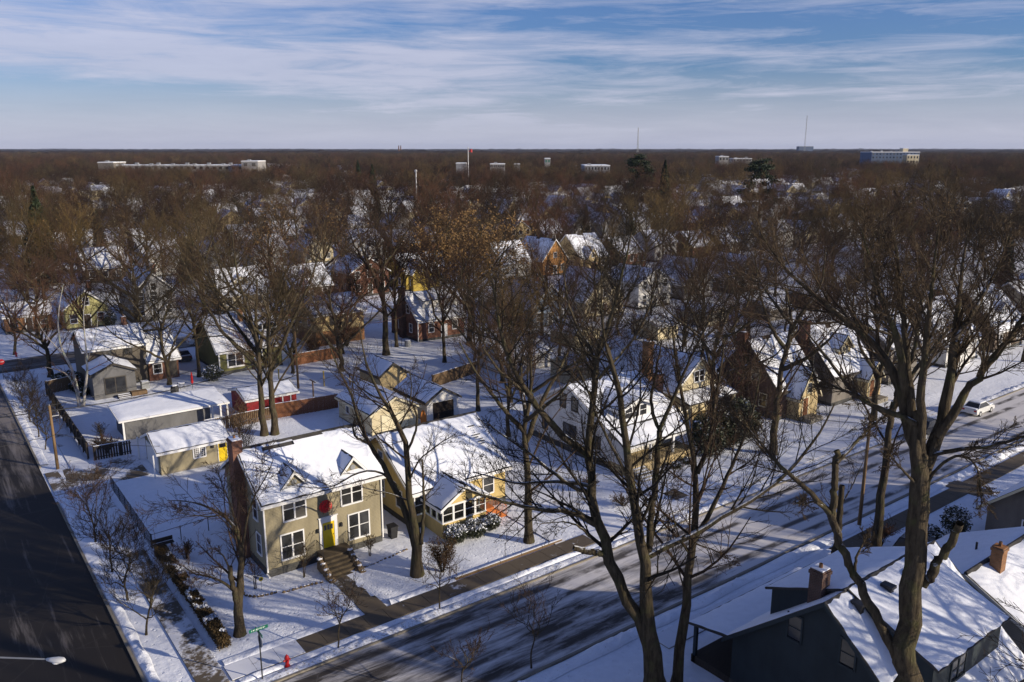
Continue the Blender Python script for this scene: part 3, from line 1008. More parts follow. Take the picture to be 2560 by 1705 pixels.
# scalloped stone edging of the flower beds, stone by stone
def stones(label, pts, r=0.13):
    root = thing('bed_edging', label, 'edging', (pts[0][0], pts[0][1], 0))
    me = MB().blob((0, 0, 0.04), r, r * 0.62, 0.13, 8, 0.12, 4).mesh('stone', 'stone_warm', smooth=True)
    sn = MB().blob((0, 0, 0.135), r * 0.8, r * 0.45, 0.035, 8, 0.2, 5).mesh('snow_cap', 'snow_roof', smooth=True)
    for a, b in zip(pts, pts[1:]):
        a, b = Vector((*a, 0)), Vector((*b, 0))
        n = max(1, int((b - a).length / (r * 2.05)))
        for i in range(n):
            c = a.lerp(b, i / n)
            s = link('stone', me, root, (c.x - pts[0][0] + random.uniform(-.02, .02), c.y - pts[0][1] + random.uniform(-.02, .02), 0), math.atan2(b.y - a.y, b.x - a.x) + random.uniform(-.2, .2))
            if random.random() < 0.6:
                link('snow_cap', sn, s)


stones('curved stone edging of the bed below the corner of the olive house', [(15.6, 52.4), (15.7, 51.6), (16.1, 51.1), (16.6, 50.9), (17.2, 50.75), (17.75, 50.75)])
stones('stone edging from the garden path along the bed under the front window', [(17.95, 50.45), (18.6, 50.35), (19.4, 50.3), (20.2, 50.2), (20.95, 50.1)])
stones('dark stone edging between garden path and the big forked maple', [(23.3, 50.15), (24.0, 50.2), (24.8, 50.25), (25.5, 50.4), (26.2, 50.4), (27.2, 50.6), (28.1, 50.75)])
# ------------------------------------------------------------------ the houses near the corner
# --- olive house with the yellow door
x0, x1, y0, y1 = 17.9, 27.0, 53.1, 61.3
h1, o1, r1 = house('house', 'two storey olive house with yellow front door and red wreath', x0, x1, y0, y1, 5.9, 8.45, 'x', 'siding_olive', res=0.35, bare=0.21, th=0.10, oh=0.45, rake=0.35, found=0.55)
window(h1, o1, 'S', y0, 19.8, 1.05, 1.62, 1.85, 'pair')
window(h1, o1, 'S', y0, 20.1, 3.98, 1.62, 1.68, 'pair')
window(h1, o1, 'S', y0, 24.6, 3.98, 1.62, 1.60, 'pair')
window(h1, o1, 'S', y0, 25.1, 1.05, 1.62, 1.95, 'pair')
door(h1, o1, 'S', y0, 22.6, 0.93, 0.95, 2.05, 'paint_yellow', lights=3, cas=0.24, head=0.16)
for yy, zz in ((54.6, 1.3), (59.6, 1.3), (54.9, 3.9), (59.4, 3.9)):
    window(h1, o1, 'W', x0, yy, zz, 0.85, 1.5, 'dh')
for yy, zz in ((55.2, 1.3), (59.0, 4.0)):
    window(h1, o1, 'E', x1, yy, zz, 0.85, 1.5, 'dh')
chimney(h1, o1, 17.55, 57.4, 0.72, 1.15, 0.0, 9.35, 'brick_red', pots=1)
for xc in (20.35, 24.98):
    dm = cross_gable(h1, o1, xc, 2.3, 53.5, 56.9, 6.0, 6.12, 7.42, 'siding_olive', oh=0.12, rake=0.2, bare=0.14, res=0.25, th=0.05)
    part('vent', MB().tube((xc, 53.49, 6.62), (xc, 53.43, 6.62), 0.21, n=14), 'metal_grey', dm, o1)
part('ridge_cap', MB().tube((17.6, 57.2, 8.56), (27.3, 57.2, 8.56), 0.10, n=6), 'shingle_dark', h1, o1)
part('downspout', MB().box(17.78, 17.88, 53.0, 53.09, 0.4, 5.6).box(17.70, 17.80, 52.5, 53.06, 0.22, 0.34), 'trim_white', h1, o1)
part('downspout', MB().box(27.02, 27.12, 53.0, 53.09, 0.4, 5.6), 'trim_white', h1, o1)
part('gutter', MB().box(17.5, 27.4, 52.55, 52.66, 5.55, 5.66), 'trim_white', h1, o1)
ad = part('rear_addition', gable_walls(MB(), 19.6, 23.2, 61.32, 64.5, 0.0, 4.0, 5.4, 'y'), 'siding_olive', h1, o1)
gable_roof(ad, o1, 19.6, 23.2, 61.75, 64.5, 4.0, 5.4, 'y', 0.3, 0.3, res=0.4, flat=True)
# stoop: landing, steps, cheek walls of stone, rails
st = part('stoop', MB().box(21.6, 23.9, 51.7, 53.06, 0.0, 0.92), 'step_shaded', h1, o1)
for k in range(5):
    part('step', MB().box(21.55, 23.35, 51.7 - 0.34 * (k + 1), 51.7 - 0.34 * k - 0.003, 0.0, 0.92 - 0.18 * (k + 1) + 0.02), 'step_shaded', st, o1)
rs_ = random.Random(5)
for sx in (21.25, 23.65):
    for k in range(9):
        yy = 51.75 - 0.25 * k
        zt = 1.0 - 0.11 * k
        part('stone', MB().blob((sx + rs_.uniform(-.05, .05), yy, zt * 0.45), 0.28, 0.24, zt * 0.55 + 0.08, 8, 0.16, k + int(sx * 10)), 'stone_warm', st, o1)
        if k % 2 == 0:
            part('snow_cap', MB().blob((sx, yy, zt * 0.97), 0.2, 0.17, 0.08, 8, 0.2, k), 'snow_roof', st, o1)
railing(h1, o1, (24.05, 51.75), (24.05, 53.0), 0.92, 1.85, 'metal_black')
railing(h1, o1, (21.55, 51.75), (21.55, 53.0), 0.92, 1.85, 'metal_black')
for sx in (21.75, 23.62):
    part('wall_lamp', MB().box(sx - 0.07, sx + 0.07, 52.92, 53.09, 2.35, 2.65), 'metal_black', h1, o1)
# wreath of red loops over the door
wr = thing('wreath', 'big round red wreath of looped ribbon above the yellow front door', 'wreath', (22.42, 53.0, 4.3))
lp = []
for i in range(16):
    a = 2 * math.pi * i / 16
    mb = MB()
    ring = [Vector((math.cos(q) * 0.15 + 0.33, -0.05 + 0.05 * math.sin(q * 2), math.sin(q) * 0.085)) for q in np.linspace(0, 2 * math.pi, 9)]
    rot = Matrix.Rotation(a, 3, 'Y')
    ring = [rot @ p for p in ring]
    for p, q in zip(ring, ring[1:]):
        mb.tube(p, q, 0.034, n=4)
    link('ribbon_loop', mb.mesh('ribbon_loop', 'ribbon_red_lit'), wr)
for i in range(9):
    a = 2 * math.pi * i / 9 + 0.2
    mb = MB()
    for q in range(5):
        b0, b1 = 2 * math.pi * q / 5, 2 * math.pi * (q + 1) / 5
        c = Vector((math.cos(a) * 0.17, -0.08, math.sin(a) * 0.17))
        mb.tube(c + Vector((math.cos(b0) * .1, 0, math.sin(b0) * .1)), c + Vector((math.cos(b1) * .1, -0.03, math.sin(b1) * .1)), 0.028, n=4)
    link('ribbon_loop', mb.mesh('ribbon_loop', 'ribbon_red_lit'), wr)
link('ring', MB().tube((0, 0.03, 0), (0, 0.0, 0), 0.20, n=18).mesh('ring', 'ribbon_red_lit'), wr)

# --- yellow bungalow with glazed porch
x0, x1, y0, y1 = 29.95, 39.2, 53.4, 63.6
h2, o2, r2 = house('house', 'yellow bungalow with glazed front porch and wide snowy roof', x0, x1, y0, y1, 3.55, 6.7, 'x', 'siding_yellow', res=0.4, bare=0.06, oh=0.5, rake=0.4, found=0.5)
pw, pe, ps_, pn = 31.05, 35.2, 50.6, 53.37
pb = part('porch', MB().box(pw, pe, ps_, pn, 0.0, 1.25), 'siding_yellow', h2, o2)
part('porch_gable', MB().extrude([(pw, 2.72), (pe, 2.72), ((pw + pe) / 2, 4.0)], 'y', ps_, pn + 3.2), 'siding_yellow', h2, o2)
fr = MB()
nb = 4
for k in range(nb + 1):
    xx = pw + (pe - pw) * k / nb
    fr.box(max(pw, xx - 0.09), min(pe, xx + 0.09), ps_, ps_ + 0.12, 1.25, 2.72)
for k in range(1, 4):
    yy = ps_ + (pn - ps_) * k / 3
    for xa in (pw, pe - 0.12):
        fr.box(xa, xa + 0.12, yy - 0.07, min(pn, yy + 0.07), 1.25, 2.72)
fr.box(pw - 0.03, pe + 0.03, ps_ - 0.03, ps_ + 0.15, 2.58, 2.75).box(pw - 0.03, pe + 0.03, ps_ - 0.04, ps_ + 0.15, 1.24, 1.34)
fr.box(pw - 0.02, pw + 0.14, ps_ + 0.15, pn, 2.58, 2.74).box(pw - 0.03, pw + 0.14, ps_ + 0.15, pn, 1.24, 1.33)
fo = part('porch_frame', fr, 'trim_white', h2, o2)
for k in range(nb):
    xa, xb = pw + (pe - pw) * k / nb + 0.09, pw + (pe - pw) * (k + 1) / nb - 0.09
    for za, zb in ((1.345, 1.92), (1.98, 2.575)):
        part('pane', MB().box(xa, xb, ps_ + 0.05, ps_ + 0.06, za, zb), 'glass_clear', fo, o2)
    part('meeting_rail', MB().box(xa, xb, ps_ + 0.03, ps_ + 0.09, 1.925, 1.975), 'trim_white', fo, o2)
for k in range(3):
    ya, yb = ps_ + (pn - ps_) * k / 3 + (0.15 if k == 0 else 0.07), ps_ + (pn - ps_) * (k + 1) / 3 - 0.07
    part('pane', MB().box(pw + 0.05, pw + 0.06, ya, yb, 1.335, 2.575), 'glass_clear', fo, o2)
part('porch_floor', MB().box(pw + 0.13, pe - 0.13, ps_ + 0.13, pn - 0.02, 0.6, 1.27), 'interior_dark', h2, o2)
gable_roof(h2, o2, pw, pe, ps_, pn + 3.4, 2.75, 4.05, 'y', 0.32, 0.3, res=0.35, name='porch_roof')
for face, pl_, c in (('S', y0, 37.4), ('S', y0, 30.55)):
    window(h2, o2, face, pl_, c, 1.3, 1.0 if c > 35 else 0.7, 1.45, 'dh')
for yy in (55.5, 58.5, 61.5):
    window(h2, o2, 'W', x0, yy, 1.3, 0.9, 1.4, 'dh')
    window(h2, o2, 'E', x1, yy, 1.3, 0.9, 1.4, 'dh')
window(h2, o2, 'W', x0, 58.5, 4.1, 0.8, 1.1, 'dh')
part('ridge_cap', MB().tube((29.6, 58.5, 6.8), (39.6, 58.5, 6.8), 0.09, n=6), 'shingle_dark', h2, o2)
for k in range(9):
    part('bare_shingle', MB().box(38.0 + rs_.uniform(-.25, .25), 38.25 + rs_.uniform(-.2, .3), 57.0 - k * 0.22, 57.13 - k * 0.22, 5.95 - k * 0.135 + 0.16, 6.0 - k * 0.135 + 0.16), 'shingle_dark', h2, o2)
# orange timber steps with rails beside the porch
dk = part('deck', MB().box(35.22, 36.3, 50.95, 52.4, 1.08, 1.2), 'wood_deck', h2, o2)
for k in range(5):
    part('step', MB().box(36.3 + 0.27 * k, 36.3 + 0.27 * (k + 1) + 0.02, 50.98, 52.37, 1.0 - 0.2 * (k + 1) + 0.0, 1.0 - 0.2 * (k + 1) + 0.05), 'wood_deck', dk, o2)
part('skirt', MB().box(35.24, 36.28, 50.97, 51.03, 0.0, 1.07), 'wood_deck', dk, o2)
part('skirt', MB().extrude([(36.29, 0.0), (37.65, 0.0), (36.29, 1.0)], 'y', 50.985, 51.03), 'wood_deck', dk, o2)
railing(h2, o2, (35.3, 51.0), (36.3, 51.0), 1.2, 2.05, 'wood_deck', 0.13, 0.024)
railing(h2, o2, (36.3, 51.0), (37.6, 51.0), (1.1, 0.1), (1.95, 0.95), 'wood_deck', 0.13, 0.024)
railing(h2, o2, (35.3, 52.35), (36.3, 52.35), 1.2, 2.05, 'wood_deck', 0.13, 0.024)
# chair in the porch
ch = thing('porch_chair', 'slatted garden chair behind the glass of the yellow porch', 'chair', (32.6, 51.5, 1.27))
for k in range(5):
    link('back_slat', MB().box(-0.26 + k * 0.105, -0.18 + k * 0.105, 0.28 + 0.02, 0.31 + 0.02, 0.3, 1.0 - abs(k - 2) * 0.06).mesh('back_slat', 'siding_mustard'), ch)
for k in range(4):
    link('seat_slat', MB().box(-0.28, 0.28, -0.25 + k * 0.14, -0.14 + k * 0.14, 0.36, 0.39).mesh('seat_slat', 'siding_mustard'), ch)
for sx in (-0.3, 0.3):
    link('arm', MB().box(sx - 0.05, sx + 0.05, -0.3, 0.28, 0.56, 0.59).mesh('arm', 'siding_mustard'), ch)
    for sy in (-0.26, 0.24):
        link('leg', MB().box(sx - 0.03, sx + 0.03, sy - 0.03, sy + 0.03, 0, 0.56).mesh('leg', 'siding_mustard'), ch)

# --- white house with dormer and broad porch
x0, x1, y0, y1 = 51.5, 60.6, 53.4, 65.2
h3, o3, r3 = house('house', 'white house with triple window dormer and steps to a broad porch', x0, x1, y0, y1, 4.15, 7.1, 'x', 'siding_white', res=0.45, bare=0.05, oh=0.4, rake=0.4, found=0.7)
sb = MB()
pr = part('porch_roof', MB().slab((51.1, 50.8, 2.98), (61.0, 50.8, 2.98), (61.0, 53.2, 4.18), (51.1, 53.2, 4.18), 0.14), 'shingle_dark', h3, o3)
snow_sheet(sb, (51.1, 50.8, 2.985), (61.0, 50.8, 2.985), (61.0, 53.05, 4.12), (51.1, 53.05, 4.12), 0.09, 0.4, 77)
part('roof_snow', sb, 'snow_roof', pr, o3, True)
part('porch_beam', MB().box(51.4, 60.8, 51.05, 51.25, 2.55, 2.86), 'trim_white', h3, o3)
for xx in (51.6, 54.9, 58.0, 60.6):
    part('porch_post', MB().box(xx - 0.12, xx + 0.12, 51.03, 51.27, 0.95, 2.55), 'trim_white', h3, o3)
part('porch_deck', MB().box(51.45, 60.75, 50.6, 53.35, 0.0, 0.95), 'stucco_tan', h3, o3)
part('porch_wall', MB().box(51.45, 51.6, 50.9, 53.35, 0.96, 3.2), 'siding_white', h3, o3)
door(h3, o3, 'S', y0, 53.2, 0.95, 0.95, 2.05, 'paint_maroon')
window(h3, o3, 'S', y0, 56.6, 1.5, 2.3, 1.5, 'triple')
railing(h3, o3, (53.7, 50.75), (60.7, 50.75), 0.95, 1.75, 'metal_black', 0.16)
for k in range(6):
    part('step', MB().box(51.7, 53.5, 50.6 - 0.32 * (k + 1), 50.6 - 0.32 * k - 0.003, 0.0, 0.95 - 0.155 * (k + 1)), 'concrete', h3, o3)
    part('step_snow', MB().box(51.8, 53.4, 50.6 - 0.32 * (k + 1) + 0.03, 50.6 - 0.32 * k - 0.05, 0.95 - 0.155 * (k + 1), 0.95 - 0.155 * (k + 1) + 0.035), 'snow_roof', h3, o3)
for yy, zz, hh in ((55.0, 1.7, 1.1), (58.6, 1.4, 1.5), (59.6, 1.4, 1.5), (63.0, 1.5, 1.4), (58.4, 4.6, 1.3), (60.2, 4.6, 1.3)):
    window(h3, o3, 'W', x0, yy, zz, 0.8, hh, 'dh', 'trim_dark')
dm = cross_gable(h3, o3, 55.2, 3.9, 53.62, 59.0, 4.0, 5.75, 6.5, 'siding_white', oh=0.5, rake=0.5, res=0.35)
window(h3, o3, 'S', 53.62, 55.2, 4.55, 2.9, 1.05, 'triple')
chimney(h3, o3, 60.98, 56.2, 0.72, 0.9, 0.0, 7.4, 'brick_red', pots=2)

# --- house beyond the white one: long roof running back from the street
x0, x1, y0, y1 = 66.3, 74.3, 58.6, 74.0
h4, o4, r4 = house('house', 'cream gabled house with tall brick chimney behind the evergreen shrubs', x0, x1, y0, y1, 4.0, 7.2, 'y', 'siding_cream', res=0.55, rake=0.35, found=0.5)
chimney(h4, o4, 65.95, 62.5, 0.8, 1.0, 0, 8.9, 'brick_orange', pots=2)
window(h4, o4, 'S', y0, 70.3, 4.4, 1.6, 1.2, 'pair')
window(h4, o4, 'S', y0, 68.2, 1.3, 1.6, 1.5, 'pair')
window(h4, o4, 'S', y0, 72.4, 1.3, 1.6, 1.5, 'pair')
for yy in (64.5, 67.5, 70.5):
    window(h4, o4, 'W', x0, yy, 1.4, 0.9, 1.4, 'dh')
part('porch', MB().box(66.5, 74.0, 56.4, 58.57, 0.0, 0.7), 'stucco_tan', h4, o4)
pr = part('porch_roof', MB().slab((66.1, 56.1, 2.9), (74.5, 56.1, 2.9), (74.5, 58.6, 3.6), (66.1, 58.6, 3.6), 0.14), 'shingle_dark', h4, o4)
sb = MB()
snow_sheet(sb, (66.1, 56.1, 2.905), (74.5, 56.1, 2.905), (74.5, 58.55, 3.6), (66.1, 58.55, 3.6), 0.09, 0.5, 78)
part('roof_snow', sb, 'snow_roof', pr, o4, True)
for xx in (66.6, 70.3, 74.0):
    part('porch_post', MB().box(xx - 0.14, xx + 0.14, 56.3, 56.58, 0.7, 2.85), 'trim_cream', h4, o4)

# --- two steep roofed brown houses
def tudor(label, x0, x1, y0, y1, ze, zr, wall, chim, entry, ecol, dormer=None, name='house'):
    h, o, r = house(name, label, x0, x1, y0, y1, ze, zr, 'x', wall, res=0.5, bare=0.10, oh=0.3, rake=0.25, found=0.4, roofm='shingle_brown', trim='trim_dark')
    chimney(h, o, x0 - 0.3, (y0 + y1) / 2 + chim, 0.8, 1.1, 0, zr + 0.9, 'brick_red', pots=2)
    xc, w, yf, zz = entry
    e = cross_gable(h, o, xc, w, yf, (y0 + y1) / 2, 0.0, 3.0, zz, ecol, oh=0.3, rake=0.3, roofm='shingle_brown', trim='trim_cream')
    window(h, o, 'S', yf, xc, 3.1, 0.8, 1.1, 'dh', 'trim_cream')
    door(h, o, 'S', yf, xc - 0.6, 0.5, 0.95, 2.05, 'wood_red', 'trim_cream')
    window(h, o, 'S', y0, (xc + w / 2 + x1) / 2, 1.3, 2.0, 1.4, 'triple', 'trim_cream')
    for yy, zz in ((y0 + 2, 1.3), (y1 - 2, 1.3), ((y0 + y1) / 2 - 1.3, ze + 0.6)):
        window(h, o, 'W', x0, yy, zz, 0.9, 1.4, 'dh', 'trim_cream')
    if dormer:
        xc, w, yf, zb, zz = dormer
        d = cross_gable(h, o, xc, w, yf, (y0 + y1) / 2, zb, zb + 1.6, zz, ecol, oh=0.3, rake=0.3, roofm='shingle_brown', trim='trim_cream')
        window(h, o, 'S', yf, xc, zb + 0.4, 1.2, 1.1, 'pair', 'trim_cream')
    part('stoop', MB().box(entry[0] - 1.6, entry[0] + 0.8, entry[2] - 1.5, entry[2] - 0.03, 0, 0.5), 'concrete', h, o)
    return h


tudor('brown steep roofed house with yellow entrance gable by the street', 76.6, 84.2, 52.4, 61.5, 3.6, 8.6, 'brick_dark', 0.6, (80.2, 3.6, 50.9, 6.0), 'stucco_tan')
tudor('brown steep roofed house with dormer and outside brick chimney', 86.4, 95.2, 51.8, 61.0, 3.8, 9.0, 'siding_taupe', -0.4, (93.2, 3.0, 50.4, 4.8), 'stucco_tan', (90.6, 2.6, 53.2, 5.0, 7.9))

# --- dark teal house below us, with long low dormers either side of its ridge
x0, x1, y0, y1 = 34.6, 44.9, 14.4, 25.4
h5, o5, r5 = house('house', 'dark teal gabled house with three roof vents and brick chimney', x0, x1, y0, y1, 3.3, 8.0, 'x', 'siding_teal', res=0.35, oh=0.45, rake=0.35, found=0.5, trim='trim_teal')
shed_dormer(h5, o5, 36.4, 43.6, 15.3, 3.9, 6.15, 19.9, 8.07, 'siding_teal', oh=0.35)
shed_dormer(h5, o5, 36.2, 43.6, 24.2, 4.2, 6.2, 19.9, 8.07, 'siding_teal', oh=0.35)
chimney(h5, o5, 36.0, 21.3, 0.75, 0.75, 6.0, 8.75, 'brick_dark', pots=1)
for vx, vy, vz in ((36.0, 19.1, 7.55), (38.4, 18.9, 7.78), (40.6, 18.9, 7.78)):
    part('roof_vent', MB().box(vx - 0.15, vx + 0.15, vy - 0.25, vy + 0.22, vz - 0.35, vz + 0.28).box(vx - 0.24, vx + 0.24, vy - 0.34, vy + 0.3, vz + 0.18, vz + 0.34), 'metal_black', h5, o5)
window(h5, o5, 'W', x0, 18.6, 5.1, 0.75, 1.35, 'dh', 'trim_teal', 'glass_dark')
window(h5, o5, 'W', x0, 21.6, 5.0, 0.75, 1.35, 'dh', 'trim_teal', 'glass_dark')
window(h5, o5, 'W', x0, 16.8, 1.2, 0.9, 1.6, 'dh', 'trim_teal', 'glass_dark')
window(h5, o5, 'W', x0, 20.6, 1.2, 0.9, 1.6, 'dh', 'trim_teal', 'glass_dark')
window(h5, o5, 'S', 15.3, 39.0, 4.5, 1.4, 1.1, 'pair', 'trim_teal')
pr = part('porch_roof', MB().slab((x1 + 0.3, 28.4, 2.7), (x0 - 0.3, 28.4, 2.7), (x0 - 0.3, 25.5, 3.25), (x1 + 0.3, 25.5, 3.25), 0.14), 'shingle_dark', h5, o5)
sb = MB()
snow_sheet(sb, (x1 + 0.3, 28.4, 2.705), (x0 - 0.3, 28.4, 2.705), (x0 - 0.3, 25.55, 3.24), (x1 + 0.3, 25.55, 3.24), 0.09, 0.45, 79)
part('roof_snow', sb, 'snow_roof', pr, o5, True)
for xx in (x0 + 0.1, 38.0, 41.5, x1 - 0.1):
    part('porch_post', MB().box(xx - 0.1, xx + 0.1, 28.0, 28.2, 0, 2.6), 'trim_teal', h5, o5)
part('porch_deck', MB().box(x0, x1, 25.45, 28.3, 0, 0.5), 'wood_dark', h5, o5)

# --- the corner house below the picture; only its shadow shows
x0, x1, y0, y1 = 12.6, 23.6, 12.0, 22.6
hc, oc, rc = house('house', 'house on the corner across from the olive house, below the picture', x0, x1, y0, y1, 5.2, 8.6, 'x', 'siding_grey', res=0.8)
window(hc, oc, 'N', y1, 18.0, 1.2, 1.6, 1.5, 'pair')
window(hc, oc, 'W', x0, 17.0, 1.2, 1.6, 1.5, 'pair')

# --- low grey house beside it, and the taupe one further on
x0, x1, y0, y1 = 47.6, 57.6, 13.4, 24.2
h6, o6, r6 = house('house', 'low grey house with red capped chimney beside the dark teal house', x0, x1, y0, y1, 2.9, 5.7, 'x', 'siding_grey', res=0.45, oh=0.5, rake=0.4, found=0.3)
chimney(h6, o6, 49.9, 18.2, 0.65, 0.65, 4.8, 7.0, 'brick_orange', cap=False)
part('vent_pipe', MB().tube((52.5, 20.5, 4.6), (52.5, 20.5, 5.5), 0.07), 'metal_black', h6, o6)
window(h6, o6, 'W', x0, 20.6, 2.9, 0.7, 0.9, 'dh')
part('ridge_cap', MB().tube((47.2, 18.8, 5.82), (58.0, 18.8, 5.82), 0.12, n=6), 'shingle_dark', h6, o6)
x0, x1, y0, y1 = 65.6, 76.5, 15.5, 25.2
h7, o7, r7 = house('house', 'taupe house with dark shrub at its corner near the swept driveway', x0, x1, y0, y1, 3.0, 7.3, 'x', 'siding_taupe', res=0.6, oh=0.6, rake=0.5, found=0.3, trim='trim_cream')
window(h7, o7, 'W', x0, 22.0, 1.2, 1.2, 1.2, 'dh')
window(h7, o7, 'N', y1, 70.0, 1.2, 1.6, 1.3, 'pair')
chimney(h7, o7, 73.0, 24.0, 0.9, 0.9, 2.5, 6.0, 'brick_dark', pots=0)

# ------------------------------------------------------------------ garages and back yards of the first block
def garage(label, x0, x1, y0, y1, ze, zr, ax, wall, **kw):
    h, o, r = house('garage', label, x0, x1, y0, y1, ze, zr, ax, wall, cat='garage', found=0.12, foundm='concrete', oh=kw.pop('oh', 0.3), rake=kw.pop('rake', 0.25), res=kw.pop('res', 0.45), **kw)
    return h, o


g1, og1 = garage('small olive garage with yellow side door and white grid window', 16.7, 23.0, 77.5, 83.0, 2.35, 3.45, 'x', 'siding_olive', rake=0.35)
window(g1, og1, 'S', 77.5, 20.3, 1.05, 1.05, 0.95, 'grid')
door(g1, og1, 'S', 77.5, 22.5, 0.1, 0.85, 2.02, 'paint_yellow', 'trim_white', lights=1, cas=0.06)
part('downspout', MB().box(15.98, 16.1, 77.1, 77.2, 0.0, 2.25), 'trim_white', g1, og1)
part('post', MB().box(15.95, 16.1, 83.1, 83.25, 0.0, 2.3), 'trim_white', g1, og1)
part('garage_door', MB().box(16.60, 16.69, 78.2, 82.3, 0.1, 2.15), 'trim_white', g1, og1)
part('wall_lamp', MB().box(21.45, 21.65, 77.3, 77.48, 1.7, 2.0), 'metal_black', g1, og1)

x0, x1, y0, y1 = 16.0, 26.6, 89.2, 94.2
lg = thing('garage', 'long low grey garage with flat snowy roof and white corner posts', 'garage', ((x0 + x1) / 2, (y0 + y1) / 2, 0))
part('wall', MB().box(x0 + 0.2, 25.0, y0 + 0.35, y1 - 0.2, 0, 2.45), 'siding_grey_dark', lg)
ro = part('roof', MB().slab((15.5, 88.8, 2.45), (27.0, 88.8, 2.45), (27.0, 94.3, 3.0), (15.5, 94.3, 3.0), 0.2), 'trim_white', lg)
sb = MB()
snow_sheet(sb, (15.55, 88.85, 2.455), (26.95, 88.85, 2.455), (26.95, 94.25, 3.0), (15.55, 94.25, 3.0), 0.10, 0.45, 81)
part('roof_snow', sb, 'snow_roof', ro, tuple(lg.location), True)
for xx in (15.95, 25.1, 26.0, 26.75):
    part('post', MB().box(xx - 0.09, xx + 0.09, 88.95, 89.13, 0, 2.3), 'trim_white', lg)

g3, og3 = garage('red garage with snowy roof behind the board fence', 28.9, 34.8, 88.9, 94.2, 2.3, 3.0, 'x', 'boards_red')
door(g3, og3, 'S', 88.9, 33.6, 0.1, 0.85, 2.0, 'paint_maroon')
g4, og4 = garage('tan garage whose sunlit gable faces the street', 45.8, 49.6, 88.9, 94.5, 2.3, 3.65, 'y', 'stucco_tan', roofm='shingle_brown', trim='trim_dark')
g5, og5 = garage('tan and cream garage behind the yellow bungalow', 37.6, 43.2, 75.2, 83.4, 2.5, 3.9, 'y', 'siding_cream', trim='trim_cream')
part('garage_door', MB().box(38.7, 41.9, 75.10, 75.18, 0.1, 2.2), 'trim_cream', g5, og5)
window(g5, og5, 'W', 37.6, 81.0, 1.1, 0.7, 0.8, 'one')
g6, og6 = garage('white garage with open dark doorway behind the driveway', 44.7, 48.9, 75.7, 82.6, 2.45, 3.7, 'y', 'siding_white', trim='trim_dark')
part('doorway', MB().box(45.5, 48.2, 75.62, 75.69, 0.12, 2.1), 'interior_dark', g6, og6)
g7, og7 = garage('little cream shed with one white window beyond the white house', 67.0, 70.2, 77.0, 81.0, 2.6, 3.5, 'x', 'siding_cream', trim='trim_cream')
window(g7, og7, 'S', 77.0, 67.9, 1.1, 0.7, 1.0, 'dh')
g8, og8 = garage('white garage with broad snowy roof among the back yard trees', 63.2, 71.2, 86.2, 93.0, 2.4, 3.6, 'x', 'siding_white')
window(g8, og8, 'S', 86.2, 66.0, 1.0, 0.9, 0.9, 'one')

# --- dark house with addition, seen from its back yard
x0, x1, y0, y1 = 16.6, 23.9, 112.3, 120.2
h8, o8, r8 = house('house', 'dark brick and taupe house with gabled rear addition by the birch', x0, x1, y0, y1, 5.3, 7.2, 'x', 'siding_taupe_shaded', res=0.5, bare=0.22, oh=0.35, rake=0.3)
chimney(h8, o8, 22.3, 116.1, 0.6, 0.6, 6.6, 8.3, 'brick_red')
window(h8, o8, 'S', y0, 19.2, 4.1, 0.9, 0.8, 'slide', 'trim_dark')
window(h8, o8, 'S', y0, 21.7, 4.1, 0.9, 0.8, 'slide', 'trim_dark')
part('vent_pipe', MB().tube((20.8, 114.0, 5.9), (20.8, 114.0, 6.9), 0.06), 'metal_black', h8, o8)
ad = part('rear_addition', gable_walls(MB(), 16.35, 21.2, 107.0, 112.28, 0.0, 3.3, 4.35, 'y'), 'siding_grey_dark', h8, o8)
gable_roof(ad, o8, 16.35, 21.2, 107.0, 112.0, 3.3, 4.35, 'y', 0.3, 0.3, flat=True, res=0.45, trim='trim_dark')
part('patio_door', MB().box(17.6, 20.1, 106.92, 106.99, 0.5, 2.65), 'trim_dark', h8, o8)
for k in range(2):
    part('pane', MB().box(17.72 + k * 1.19, 18.8 + k * 1.19, 106.895, 106.918, 0.6, 2.55), 'glass', h8, o8)
for k in range(3):
    part('step', MB().box(18.8, 20.3, 106.3 - 0.3 * k, 106.59 - 0.3 * k, 0, 0.42 - 0.14 * k), 'wood_dark', h8, o8)
    part('step_snow', MB().box(18.85, 20.25, 106.33 - 0.3 * k, 106.55 - 0.3 * k, 0.42 - 0.14 * k, 0.46 - 0.14 * k), 'snow_roof', h8, o8)
part('planter', MB().box(20.4, 22.2, 106.0, 106.9, 0, 0.55), 'wood_fence', h8, o8)
wg = part('rear_wing', gable_walls(MB(), 23.93, 27.7, 112.0, 121.0, 0.0, 2.9, 6.0, 'x'), 'brick_red', h8, o8)
gable_roof(wg, o8, 23.95, 27.7, 112.0, 121.0, 2.9, 6.0, 'x', 0.35, 0.3, flat=True, bare=0.18)
door(h8, o8, 'S', 112.0, 26.9, 0.3, 0.85, 2.0, 'trim_dark', 'trim_dark')
window(h8, o8, 'S', 112.0, 25.0, 1.0, 1.0, 1.2, 'dh')

